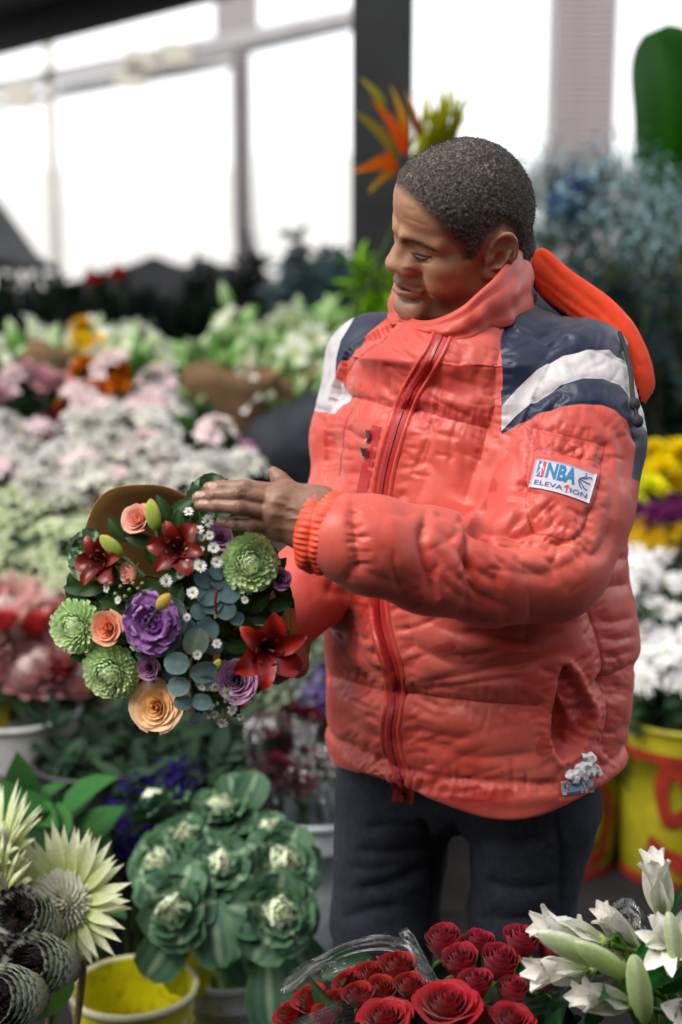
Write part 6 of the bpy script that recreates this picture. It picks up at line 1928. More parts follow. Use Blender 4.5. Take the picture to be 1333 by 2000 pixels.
    def protea_black(R, L, seed):
        h = np.random.default_rng(seed); parts = []
        rows = 9
        for r_ in range(rows):
            t = r_ / (rows - 1); n = 9 + 2 * r_ % 3 + 6
            for k in range(n):
                a = 2 * PI * (k + .5 * (r_ % 2)) / n + h.uniform(-.06, .06)
                z = L * (.05 + .70 * t); rr = R * (.55 + .45 * math.sin(PI * min(1, t * .75 + .15)))
                Lp = L * (.30 + .14 * t) * h.uniform(.9, 1.1)
                V, u, v = blade(Lp, R * .42, 6, 3, th0=.25 - .16 * t, curl=-.15 + .55 * t, cup=.35, shape=(.55, .5), base_w=.6)
                c_, s_ = math.cos(a), math.sin(a)
                V = (V + (rr, 0, 0)) @ np.array([[c_, s_, 0], [-s_, c_, 0], [0, 0, 1]]) + (0, 0, z)
                C = lerpc(lerpc(srgb(126, 116, 90), srgb(130, 172, 92), np.full(len(u), t))[0], srgb(222, 226, 212), np.clip(t * 1.6 * u, 0, 1))
                dark = np.maximum(np.clip((u - .66) / .14, 0, 1) * np.clip((t - .62) * 3.2, 0, 1), np.clip((u - .93) / .06, 0, 1) * .7)
                C = C * (1 - dark[:, None]) + np.array(srgb(34, 20, 24)) * dark[:, None]
                parts.append((V, grid_faces(6, 3), C))
        # black fur at the opening
        for k in range(340):
            a = h.uniform(0, 6.28); rr = R * .75 * math.sqrt(h.uniform(.05, 1)); b0 = np.array([rr * math.cos(a), rr * math.sin(a), L * h.uniform(.75, .95)])
            d = np.array([math.cos(a) * h.uniform(-.3, .9), math.sin(a) * h.uniform(-.3, .9), 1.0]); d /= np.linalg.norm(d); w = np.array([-math.sin(a), math.cos(a), 0]) * R * .045
            e = b0 + d * L * h.uniform(.14, .30)
            parts.append((np.array([b0 - w, b0 + w, e + w * .3, e - w * .3]), np.array([[0, 1, 2, 3]]), np.repeat(np.array([srgb(30, 16, 20)]), 4, 0)))
        parts.append(lathe([(.3 * R, 0), (.75 * R, .02 * L), (.95 * R, .3 * L), (.9 * R, .7 * L), (.7 * R, .85 * L), (.01, .9 * L)], 14, srgb(60, 26, 36)))
        st = [tube([(0, 0, .02 * L), (0, 0, -.06 * L), (0, 0, -.14 * L)], [.24 * R, .17 * R], srgb(110, 98, 84), 8)]
        return [('bracts', mesh3('bracts', parts, PETAL), Matrix()), ('stalk', mesh3('stalk', st, LEAF), Matrix())]
    pbk = [protea_black(.036, .095, 1), protea_black(.034, .09, 2), protea_black(.038, .10, 3)]
    def prot(px, py, y, n, i, s, lab):
        t = top(pbk[i], 'protea', lab, 'protea', 'black fringed proteas', P(px, py, y), n, s); stem_to(t, n, (pb[0] - .02 + g.uniform(-.04, .04), pb[1] + g.uniform(-.03, .03), pb[2] - .25), .006, srgb(104, 92, 78), .05)
        for c in t.children:
            if c.name.startswith('bracts'): c['kind'] = 'stuff'
    prot(128, 1888, -.10, (-.36, -.80, .46), 0, 1.1, 'black fringed protea with a green scaly cup beside the yellow bucket')
    prot(66, 1945, -.20, (-.34, -.84, .42), 1, 1.15, 'black fringed protea with a brown scaly base, lowest of the three')
    prot(92, 1822, -.05, (-.26, -.70, .66), 2, 1.0, 'black fringed protea in front of the white starry protea')
    prot(-20, 1830, -.06, (-.3, -.4, .87), 0, .9, 'black fringed protea cut by the edge of the picture')
    def protea_white(R, seed):
        h = np.random.default_rng(seed); parts = []
        for r_ in range(4):
            n = 16
            for k in range(n):
                a = 2 * PI * (k + .5 * (r_ % 2)) / n + h.uniform(-.07, .07)
                Lp = R * (.72 + .10 * r_) * h.uniform(.92, 1.08)
                V, u, v = blade(Lp, R * .18, 7, 3, th0=1.30 - .14 * r_ + h.uniform(-.08, .08), curl=.10, cup=.35, shape=(.38, .75), base_w=.7)
                c_, s_ = math.cos(a), math.sin(a)
                V = (V + (.34 * R, 0, 0)) @ np.array([[c_, s_, 0], [-s_, c_, 0], [0, 0, 1]]) + (0, 0, -.1 * R + .05 * R * r_)
                C = lerpc(srgb(172, 190, 92), srgb(222, 224, 192), np.clip(u * 1.3, 0, 1))
                tipd = np.clip((u - .9) / .1, 0, 1) * .5
                parts.append((V, grid_faces(7, 3), C * (1 - tipd[:, None]) + np.array(srgb(180, 150, 120)) * tipd[:, None]))
        dome = []
        for k in range(260):
            t = (k + .5) / 260; th = math.acos(1 - t * .95); a = k * 2.39996
            d = np.array([math.sin(th) * math.cos(a), math.sin(th) * math.sin(a), math.cos(th)])
            b0 = d * .30 * R; e = d * R * .50 * h.uniform(.9, 1.1) + np.array([0, 0, .12 * R]); w = np.cross(d, [0, 0, 1.0]); w = w / (np.linalg.norm(w) + 1e-6) * R * .034
            dome.append((np.array([b0 - w, b0 + w, e + w * .3, e - w * .3]), np.array([[0, 1, 2, 3]]), np.array([srgb(206, 206, 190)] * 2 + [srgb(238, 236, 232)] * 2)))
        dome.append(lathe([(.34 * R, 0), (.30 * R, .16 * R), (.18 * R, .27 * R), (.01, .32 * R)], 12, srgb(170, 172, 140)))
        st = [tube([(0, 0, .0), (0, 0, -.1 * R), (0, 0, -.2 * R)], [.16 * R, .08 * R], srgb(120, 120, 84), 8)]
        return [('bracts', mesh3('bracts', parts, PETAL), Matrix()), ('florets', mesh3('florets', dome, PETAL), Matrix()), ('stalk', mesh3('stalk', st, LEAF), Matrix())]
    pw = protea_white(.105, 5)
    for px, py, y, n, s, lab in [(128, 1765, .02, (-.22, -.85, .50), 1.0, 'pale green starry protea with a white furry dome'), (-12, 1672, .05, (-.5, -.3, .8), .9, 'pale starry protea behind, mostly outside the picture'), (-8, 1752, -.02, (-.5, -.5, .7), .7, 'white furred protea dome above the black ones')]:
        t = top(pw, 'protea', lab, 'protea', 'pale starry proteas', P(px, py, y), n, s); stem_to(t, n, (pb[0] - .02 + g.uniform(-.04, .04), pb[1] + g.uniform(-.02, .05), pb[2] - .25), .007, srgb(110, 110, 80), .06)
        for c in t.children:
            if c.name.startswith('bracts'): c['kind'] = 'stuff'
    gl = leaf_col(srgb(60, 110, 40), srgb(110, 150, 80), None, 6, .5)
    for px, py, y, a, lab in [(40, 1990, -.22, .3, 'light green leaf under the black proteas')]:
        me = blade_mesh('protea_leaf', LEAF, gl, L=.11, W=.045, nu=8, nv=5, th0=1.0, curl=.7, cup=.2, shape=(.45, .7), seed=3)
        tag(link('protea_leaf', me, None, M=mat4(frame((math.cos(a), -.4, .7)), P(px, py, y))), lab, 'leaf', 'leaves of the proteas')
    # ---------------- red roses in cellophane
    rb = P(850, 2100, -.38)
    make_bucket('bucket', 'black bucket under the wrapped red roses', (rb[0], rb[1], 0), .15, .12, rb[2] - .08, bucket_mats(srgb(34, 34, 36)))
    c1 = (srgb(84, 4, 10), srgb(150, 12, 30), srgb(176, 40, 66)); c2 = (srgb(110, 8, 10), srgb(160, 22, 16), srgb(150, 30, 22)); c3 = (srgb(104, 4, 14), srgb(164, 10, 26), srgb(178, 28, 44))
    R0 = .036; ROSES = []
    ra = [make_rose('r' * (3 + i), R0, *c1, n=22, openness=.30 + .15 * i, tall=1.40) for i in range(2)]
    rc = [make_rose('s' * (3 + i), R0, *c2, n=22, openness=.6, tall=1.2) for i in range(2)]
    rf = [make_rose('t' * 3, R0, *c3, n=28, openness=.95, tall=1.1)]
    for i, (px, py, r, y, n, pool, lab) in enumerate([
            (873, 1856, 44, -.30, (-.2, -0.11, .85), ra, 'crimson rose at the back next to the clear film'), (903, 1893, 42, -.36, (-.15, -0.15, .8), ra, 'crimson rose with pink outer petals beside the film edge'),
            (974, 1896, 45, -.36, (.05, -0.16, .8), ra, 'open crimson rose showing its pale pink underside, middle of the bunch'), (1016, 1853, 40, -.31, (.1, -0.08, .9), ra, 'crimson rose standing highest in the bunch'),
            (1072, 1868, 33, -.30, (.3, -0.11, .8), ra, 'crimson rose nearest to the white lilies'), (934, 1858, 36, -.29, (0, -0.02, .95), ra, 'crimson rose half hidden behind two front ones'),
            (778, 1898, 40, -.33, (0, -0.11, .85), rc, 'rusty red rose highest behind the clear film'), (726, 1914, 36, -.33, (-.1, -0.11, .85), rc, 'rusty red rose second along behind the film'), (684, 1932, 36, -.34, (-.2, -0.11, .85), rc, 'rusty red rose in the middle of the film sleeve'),
            (745, 1942, 36, -.37, (0, -0.15, .8), rc, 'rusty red rose low behind the film beside bright red ones'), (612, 1962, 38, -.36, (-.3, -0.11, .8), rc, 'rusty red rose next to the white bucket of kale'), (572, 1990, 34, -.36, (-.4, -0.11, .75), rc, 'rusty red rose at the outer edge of the film'),
            (662, 1968, 36, -.38, (-.1, -0.15, .8), rc, 'rusty red rose below the film fold'), (872, 1975, 62, -.46, (0, -0.13, .85), rf, 'large bright red rose lowest in the middle'), (752, 2000, 52, -.46, (-.1, -0.11, .85), rf, 'bright red rose at the bottom beside the large one'), (700, 1952, 34, -.40, (-.1, -.1, .85), rc, 'rusty red rose squeezed between two others behind the film'), (800, 1935, 36, -.38, (.05, -.1, .85), rc, 'rusty red rose under the tallest one at the film edge'), (640, 1992, 34, -.42, (-.2, -.1, .8), rc, 'rusty red rose low at the near side of the film'), (1000, 1950, 38, -.40, (.05, -.1, .9), ra, 'crimson rose sunk below the open one'), (930, 1935, 38, -.41, (-.05, -.1, .9), ra, 'crimson rose tucked under the film edge rose'), (1060, 1925, 34, -.36, (.2, -.1, .9), ra, 'crimson rose low beside the lilies'), (1000, 2000, 42, -.45, (.1, -.15, .8), rf, 'bright red rose at the bottom towards the lilies'), (930, 2010, 48, -.44, (.1, -0.15, .8), rf, 'bright red rose cut off by the bottom edge')]):
        sc_ = r / (scale_at(y)) / R0 * 1.16
        ROSES.append(top(pool[i % len(pool)], 'red_rose', lab, 'rose', 'red roses', P(px, py, y), n, sc_, g.uniform(0, 6)))
        stem_to(ROSES[-1], n, (rb[0] + g.uniform(-.06, .06), rb[1] + g.uniform(-.05, .05), rb[2] - .3), .0032, STEM_G, .04)
    dl = leaf_col(srgb(30, 52, 34), srgb(66, 90, 62), None, 6, .5)
    dme = [blade_mesh('rose_leaf', LEAF, dl, L=.075, W=.048, nu=7, nv=5, th0=1.0, curl=.6, cup=.2, shape=(.45, .7), seed=s) for s in range(3)]
    for i in range(90):
        px, py = g.uniform(570, 1120), g.uniform(1905, 2070); y = -.33 + g.uniform(-.05, .05)
        a = g.uniform(0, 6.28)
        M_ = mat4(frame((math.cos(a), g.uniform(-.6, .2), math.sin(a) * .5 + .3)), P(px, py, y)); par = min(ROSES, key=lambda q: (q.matrix_basis.translation - M_.translation).length)
        link('leaf', dme[i % 3], par, M=par.matrix_basis.inverted() @ M_)
    cello_sheet('cellophane_wrap', 'crinkled clear film round the rusty red roses, its rim standing up', [[P(560, 1905, -.30), P(650, 1850, -.27), P(740, 1822, -.26), P(800, 1838, -.28), P(822, 1880, -.36)], [P(545, 1960, -.36), P(650, 1890, -.30), P(740, 1870, -.30), P(815, 1890, -.34), P(850, 1950, -.42)], [P(540, 2060, -.40), P(650, 2020, -.38), P(740, 2020, -.38), P(840, 2030, -.40), P(880, 2060, -.44)]], 'clear film wraps', 1)
    cello_sheet('cellophane_wrap', 'front fold of clear film lying over the rusty roses', [[P(566, 1994, -.42), P(640, 1962, -.43), P(720, 1940, -.44), P(790, 1950, -.45), P(800, 1990, -.46)], [P(560, 2040, -.43), P(640, 2020, -.45), P(720, 2010, -.46), P(800, 2020, -.47), P(830, 2050, -.47)]], 'clear film wraps', 2)
    cello_sheet('cellophane_wrap', 'upright strip of clear film between the two rose bunches', [[P(778, 1820, -.29), P(800, 1812, -.30), P(826, 1850, -.32)], [P(800, 1860, -.33), P(830, 1880, -.36), P(862, 1920, -.40)], [P(820, 1910, -.40), P(860, 1950, -.43), P(900, 1990, -.45)]], 'clear film wraps', 3)
    cello_sheet('cellophane_wrap', 'clear film sleeve over the stems of the crimson roses', [[P(860, 1930, -.42), P(960, 1945, -.45), P(1060, 1930, -.43), P(1120, 1905, -.36)], [P(870, 2060, -.44), P(960, 2070, -.47), P(1060, 2060, -.45), P(1122, 2040, -.38)]], 'clear film wraps', 4, amp=.005)
    # ---------------- white lilies by the corner
    lb = P(1290, 2150, -.42)
    make_bucket('bucket', 'dark bucket under the white lilies', (lb[0] + .04, lb[1], 0), .14, .11, lb[2] - .05, bucket_mats(srgb(30, 32, 34)))
    wl = (srgb(190, 204, 140), srgb(238, 236, 226), srgb(240, 236, 230))
    lo_ = make_lily('lw', .105, .040, *wl, curl=1.0, th0=.30, anther=srgb(150, 80, 30))
    lh_ = make_lily('lwh', .110, .036, *wl, curl=.30, th0=.05, stamens=False)
    for px, py, y, n, pool, s, lab in [(1172, 1838, -.40, (-.85, -.35, .42), lh_, .95, 'half open white lily pointing toward the man'), (1300, 1826, -.42, (.05, -.9, .35), lo_, .62, 'open white lily with a dark throat near the corner'), (1345, 1790, -.36, (.35, -.35, .85), lh_, .85, 'white lily with a curled petal rising at the picture edge'),
                                      (1150, 1895, -.42, (-.8, -.5, .25), lh_, .9, 'half open white lily lowest beside the crimson roses'), (1330, 1960, -.46, (.1, -.9, .2), lo_, .7, 'white lily low in the corner, partly cut off'), (1296, 1790, -.38, (-.22, -.2, .93), lh_, .9, 'closed white lily standing straight up'), (1215, 1880, -.38, (-.75, -.3, .6), lh_, .95, 'half open white lily tucked behind the greenish bud'), (1240, 1850, -.36, (-.6, -.3, .75), lh_, .8, 'half open white lily behind the open one'), (1310, 1850, -.44, (-.3, -.8, .5), lo_, .6, 'open white lily under the closed one near the edge'), (1225, 1960, -.44, (-.7, -.5, .4), lh_, .9, 'half open white lily below the greenish bud')]:
        stem_to(top(lo_ if pool is lo_ else lh_, 'white_lily', lab, 'lily', 'white lilies', P(px, py, y), n, s, g.uniform(0, 6)), n, (lb[0] + .04 + g.uniform(-.05, .05), lb[1] + g.uniform(-.04, .04), lb[2] - .25), .0045, STEM_G, .04)
    wb = bud_mesh('lily_bud', .13, .0142, srgb(170, 194, 110), srgb(240, 240, 226))
    gb = bud_mesh('lily_bud', .13, .0142, srgb(150, 180, 84), srgb(226, 232, 190))
    for px, py, y, n, me, s, lab in [(1180, 1880, -.45, (-.62, -.45, .50), wb, 1.05, 'long white lily bud pointing at the roses'), (1225, 1905, -.47, (-.55, -.45, .55), gb, .95, 'greenish lily bud in the middle of the lilies'), (1262, 2000, -.48, (-.22, -.4, .85), gb, 1.05, 'fat green and white lily bud standing lowest'), (1330, 1900, -.46, (-.25, -.3, .9), wb, .8, 'white lily bud close to the picture edge'), (1240, 2040, -.50, (-.5, -.5, .4), wb, .7, 'small white lily bud at the bottom edge')]:
        o = link('lily_bud', me, None, M=sc_mat(mat4(frame(n), P(px, py, y)), s)); tag(o, lab, 'lily bud', 'white lily buds'); stem_to(o, n, (lb[0] + .04 + g.uniform(-.05, .05), lb[1] + g.uniform(-.04, .04), lb[2] - .25), .004, STEM_G, .04)
    ll = leaf_col(srgb(24, 60, 28), srgb(50, 90, 50), None, 3, .5)
    lme = blade_mesh('lily_leaf', LEAF, ll, L=.13, W=.028, nu=9, nv=5, th0=.2, curl=.9, cup=.25, shape=(.4, .8), seed=2)
    for i, (px, py, y, n) in enumerate([(1312, 1790, -.40, (-.1, -.3, 1)), (1330, 1830, -.42, (.3, -.5, .8)), (1250, 1930, -.44, (.2, -.6, .7)), (1290, 1940, -.45, (.5, -.5, .7)), (1200, 1960, -.42, (-.6, -.4, .6)), (1240, 1880, -.42, (.4, -.4, .8)), (1180, 1990, -.42, (-.7, -.5, .3)), (1300, 2000, -.46, (.3, -.7, .5))]):
        lab = ['dark lily leaf standing beside the topmost bud', 'dark lily leaf at the edge behind the open lily', 'lily leaf between the two green buds', 'lily leaf bent over beside the fat bud', 'lily leaf under the lowest half open lily', 'lily leaf behind the greenish bud', 'lily leaf reaching to the rose film', 'lily leaf hanging at the bottom of the lilies'][i]
        tag(link('lily_leaf', lme, None, M=mat4(frame(n), P(px, py, y))), lab, 'leaf', 'lily leaves')
    cello_sheet('cellophane_wrap', 'clear film collar behind the white lilies', [[P(1180, 1770, -.32), P(1225, 1745, -.32), P(1260, 1775, -.33)], [P(1190, 1830, -.34), P(1230, 1820, -.35), P(1265, 1840, -.36)], [P(1130, 1950, -.36), P(1200, 1960, -.38), P(1240, 1960, -.40)]], 'clear film wraps', 6)
    # low trestle the front buckets stand before
build_foreground()
# ------------------------------------------------------------------ the market stall behind him
def poly_box(lo, hi):
    x0, y0, z0 = lo; x1, y1, z1 = hi
    V = [(x0, y0, z0), (x1, y0, z0), (x1, y1, z0), (x0, y1, z0), (x0, y0, z1), (x1, y0, z1), (x1, y1, z1), (x0, y1, z1)]
    F = [(0, 3, 2, 1), (4, 5, 6, 7), (0, 1, 5, 4), (1, 2, 6, 5), (2, 3, 7, 6), (3, 0, 4, 7)]
    return V, F
def boxes(name, lst, m, parent=None, bev=.0):
    V, F = [], []
    for lo, hi in lst:
        v, f = poly_box(lo, hi); o = len(V); V += v; F += [tuple(i + o for i in q) for q in f]
    me = new_mesh(name, np.array(V), F, m, False)
    o = link(name, me, parent)
    if bev:
        md = o.modifiers.new('bevel', 'BEVEL'); md.width = bev; md.segments = 2
    return o

def xy(px, py, y):
    p = P(px, py, y); return p[0], p[1]

def build_setting():
    # paved ground, wet and dark under the stall
    gm = mat('paving', (.014, .013, .013), .9, .35, 3.0, .5, 60, col2=(.022, .021, .020), dist=.006, spec=.15)
    g = link('ground', new_mesh('ground', [(-400, -60, -.004), (400, -60, -.004), (400, 900, -.004), (-400, 900, -.004)], [(0, 1, 2, 3)], gm, False)); tag(g, kind='structure')
    bmat = mat('paver', (.015, .014, .014), .9, .3, 6, .5, 80, dist=.004, hue=.04, spec=.15)
    pv, pf = poly_box((-.099, -.099, -.06), (.099, .099, 0.0)); pme = new_mesh('paver', np.array(pv), pf, bmat, False)
    for i in range(-8, 9):
        for j in range(-2, 13):
            o = link('paver', pme, g, (i * .2 + (j % 2) * .1, j * .2, .0015 * math.sin(i * 7.1 + j * 3.3) + .003))
    # black steel post
    xl, xr = xy(688, 300, 3.0)[0], xy(804, 300, 3.0)[0]; w = xr - xl; cx = (xl + xr) / 2
    pm = mat('black_steel', (.016, .017, .018), .42, .3, 8, .2, 200)
    t = thing('market_post', 'thick black steel post rising behind the man', 'post', (cx, 3.0, 0))
    boxes('flange', [((-w / 2, -.09, 0), (w / 2, -.072, 3.04))], pm, t, .004); boxes('flange', [((-w / 2, .072, 0), (w / 2, .09, 3.04))], pm, t, .004)
    boxes('web', [((-w / 2 + .012, -.070, 0), (w / 2 - .012, .070, 3.04))], pm, t); boxes('base_plate', [((-.18, -.16, 0), (.18, .16, .018))], pm, t, .003)
    # roof of the stall: ribbed sheet on a dark beam along its edge
    rm = mat('roof_sheet', (.55, .56, .57), .5, .2, 5, .15, 60)
    dk = mat('dark_paint', (.035, .036, .038), .5, .3, 10)
    ZR = 3.05
    def onz(px, py):
        d = FW + (1000 - py) / FPX * UP + np.array([(px - 666.5) / FPX, 0, 0]); return CAM + d * ((ZR - CAM[2]) / d[2])
    a, b = onz(0, 74), onz(262, 0)
    d = (b - a); ang = math.atan2(d[1], d[0]); e = d / np.linalg.norm(d)
    t = thing('stall_roof', 'grey ribbed sheet roof of the stall with a dark edge beam', 'roof', (a[0], a[1], ZR)); t.rotation_euler.z = ang
    boxes('edge_beam', [((-3, -.02, -.10), (8.5, .12, .16))], dk, t, .006)
    # the ribbed sheet runs from the far edge over the stall and ends just in front of the man
    V, F = [], []
    n = 150
    c, s_ = math.cos(ang), math.sin(ang)
    for i in range(n + 1):
        x = -3 + 11.5 * i / n; z = .17 + (.03 if i % 2 else 0)
        wy = a[1] + x * s_; near = (2.9 - wy) / max(.3, c)
        V += [(x, .10, z), (x, min(-.05, near), z)]
    F = [(2 * i, 2 * i + 2, 2 * i + 3, 2 * i + 1) for i in range(n)]
    o = link('roof_sheet', new_mesh('roof_sheet', np.array(V), F, rm, False), t); md = o.modifiers.new('thickness', 'SOLIDIFY'); md.thickness = .004
    for k in range(1, 7): boxes('purlin', [((-3, -k * 1.3 - .03, .06), (8.3, -k * 1.3 + .03, .165))], dk, t)
    # unseen wall and roof added behind the camera to block frontal sky light
    light_block_mat = mat('light_block_brick', (.10, .075, .06), .85, .25, 8, .3, 60)
    tag(boxes('wall', [((-14, -8.5, 0), (14, -8.0, 5.2))], light_block_mat), kind='structure')
    tag(boxes('light_block_roof', [((-14, -8.0, 3.3), (14, -3.4, 3.42))], dk), kind='structure')
    return g

def sky_frames():
    # pale glazed canopy across the square: posts and rails, far out of focus
    pale = mat('pale_steel', (.42, .40, .40), .5, .1, 4)
    pale2 = mat('weathered_cream', (.52, .48, .40), .6, .15, 4)
    y = 14.0
    t = thing('canopy', 'pale steel canopy frame of posts and long rails across the bright square', 'canopy', (P(300, 300, y)[0], y, 0)); ox = t.location.x
    def post(x0, x1, top, m, bot=560):
        a, b = P(x0, top, y), P(x1, bot, y); o = boxes('post', [((a[0] - ox, -.06, max(0.0, 0)), (b[0] - ox, .06, a[2]))], m, t); return o
    post(105, 119, 180, pale); post(86, 106, 60, pale2, 180)
    def rail(p0, p1, h, m, dy=0.0):
        a, b = np.array(P(*p0, y)), np.array(P(*p1, y)); hh = h / (FPX / (y + 2)) / 2
        q = [a + (0, 0, hh), a - (0, 0, hh), b - (0, 0, hh), b + (0, 0, hh)]
        V = [(p[0] - ox, dy - .06, p[2]) for p in q] + [(p[0] - ox, dy + .06, p[2]) for p in q]
        F = [(0, 1, 2, 3), (7, 6, 5, 4), (0, 4, 5, 1), (1, 5, 6, 2), (2, 6, 7, 3), (3, 7, 4, 0)]
        link('rail', new_mesh('rail', np.array(V), F, m, False), t)
    rail((-120, 195), (700, 28), 26, pale); rail((-120, 222), (452, 122), 12, pale, .15); rail((104, 172), (452, 96), 16, pale, .3); rail((490, 92), (700, 44), 13, pale, .15)
    # bracket blocks on the rail
    for px, py in ((275, 118), (345, 104), (255, 150), (40, 190)):
        c = P(px, py, y - .1); boxes('bracket', [((c[0] - ox - .16, -.14, c[2] - .12), (c[0] - ox + .16, -.06, c[2] + .12))], pale2, t)
    # slatted towers
    lm = mat('louvre_grey', (.30, .265, .27), .6, .1, 10)
    ldk = mat('louvre_back', (.13, .12, .125), .7, .1, 10)
    def tower(label, x0, x1, top, bot, y, n, m, back):
        a, b = P(x0, top, y), P(x1, bot, y); w = b[0] - a[0]; cx = (a[0] + b[0]) / 2
        z1 = a[2]
        t = thing('louvred_tower', label, 'tower', (cx, y, 0), None)
        boxes('core', [((-w / 2 + .02, .05, 0), (w / 2 - .02, w, z1))], back, t)
        z0 = b[2]; me = None
        pitch = (z1 - z0) / n
        v, f = poly_box((-w / 2, -.02, 0), (w / 2, .05, pitch * .62)); me = new_mesh('louvre', np.array(v), f, m, False)
        for i in range(n): link('louvre', me, t, (0, 0, z0 + i * pitch))
    tower('slim grey slatted column between the bright panes', 449, 494, 66, 450, 15, 34, lm, ldk)
    tower('broad pinkish grey slatted building rising behind the blue dried flowers', 1086, 1198, -60, 400, 17, 40, mat('louvre_pink', (.40, .345, .35), .6, .08, 10), lm)
    boxes_t = thing('canopy_post', 'short dark cap on top of the slim slatted column', 'post', P(468, 40, 15.2)); 
    boxes('cap', [((-.28, -.1, -.34), (.22, .1, .5))], lm, boxes_t)
    # white buildings beyond
    wm = mat('white_render', (.80, .78, .76), .8, .04, 2)
    wm2 = mat('pale_render', (.72, .71, .70), .8, .05, 2)
    gmx = mat('window_glass_far', (.66, .67, .69), .3, .1, 2)
    for i, (x0, x1, tp, y, lab) in enumerate([(-700, 470, 330, 42, 'long white building behind the canopy posts, bleached by the light'), (500, 700, 300, 40, 'tall white building between the slim column and the black post')]):
        a, b = P(x0, tp, y), P(x1, tp, y); t = thing('white_building', lab, 'building', ((a[0] + b[0]) / 2, y, 0)); w = b[0] - a[0]; z = a[2]
        boxes('wall', [((-w / 2, 0, 0), (w / 2, 6, z))], wm, t)
    # black tent roofs and grey awning
    bt = mat('black_canvas', (.012, .012, .013), .8, .2, 4)
    gt = mat('grey_canvas', (.30, .30, .31), .75, .12, 12)
    def tent(label, cx, y, half, z0, z1, m):
        p = P(cx, 500, y); t = thing('market_tent', label, 'tent', (p[0], y, 0))
        k = 9; V, F = [], []
        for i in range(k):
            s = i / (k - 1); r = half * (1 - s) ** 1.25 + .02; z = z0 + (z1 - z0) * s
            V += [(-r, -r, z), (r, -r, z), (r, r, z), (-r, r, z)]
        for i in range(k - 1):
            for j in range(4): F.append((4 * i + j, 4 * i + (j + 1) % 4, 4 * i + 4 + (j + 1) % 4, 4 * i + 4 + j))
        link('canvas', new_mesh('canvas', np.array(V), F, m, False), t)
        boxes('valance', [((-half, -half, z0 - .25), (half, -half + .012, z0 + .01))], m, t)
        for sx in (-1, 1):
            for sy in (-1, 1): boxes('leg', [((sx * (half - .05) - .02, sy * (half - .05) - .02, 0), (sx * (half - .05) + .02, sy * (half - .05) + .02, z0))], dk_, t)
    dk_ = mat('tent_leg', (.2, .2, .2), .4, .1, 5)
    ztop = P(290, 500, 9)[2]
    tent('black market tent with a low peak above the dark hedge', 300, 9.0, 1.0, ztop - .30, ztop, bt)
    tent('black market tent farther along with a flat peak', 400, 10.5, 1.1, P(400, 500, 10.5)[2] - .34, P(400, 505, 10.5)[2], bt)
    # steep grey awning at the picture edge
    y = 6.0
    pts = [(-140, 300), (0, 395), (40, 450), (72, 495), (110, 522)]
    V = [];
    for px, py in pts:
        a = np.array(P(px, py, y)); V += [a, a + (0, 1.6, -.0), a + (-.02, 0, -.02)]
    low = [np.array(P(px, py, y)) for px, py in [(-140, 520), (0, 505), (40, 515), (72, 520), (110, 530)]]
    V, F = [], []
    for (px, py), l in zip(pts, low):
        a = np.array(P(px, py, y)); V += [l, a, a + (-1.2, .5, .05), l + (-1.2, .5, .0)]
    for i in range(len(pts) - 1):
        for j in range(4): F.append((4 * i + j, 4 * i + 4 + j, 4 * i + 4 + (j + 1) % 4, 4 * i + (j + 1) % 4))
    V = np.array(V); c0 = V.mean(0)
    am = mat('striped_awning', (.30, .31, .32), .7, .2, 30, .2, 60)
    tag(link('awning', new_mesh('awning', V - c0, F, am, False), None, c0), 'steep grey awning sloping down above the dark hedge', 'awning')
    q = P(20, 515, 6.2); tt = thing('awning_post', 'thin post under the grey awning', 'post', (q[0], 6.3, 0)); boxes('post_shaft', [((-.02, -.02, 0), (.02, .02, q[2]))], dk_, tt)

# --- background flowers: each stem one thing, meshes shared between alike stems
def stem_part(L, bend=.1, r=.0035, col=STEM_G): return tube([(0, 0, 0), (bend * L * .3, 0, -.5 * L), (bend * L, 0, -L)], r, col, 5, 3)
def rot_parts(V, n, spin, loc):
    Rm = frame(n) @ rotz(spin); return V @ Rm.T + np.asarray(loc)

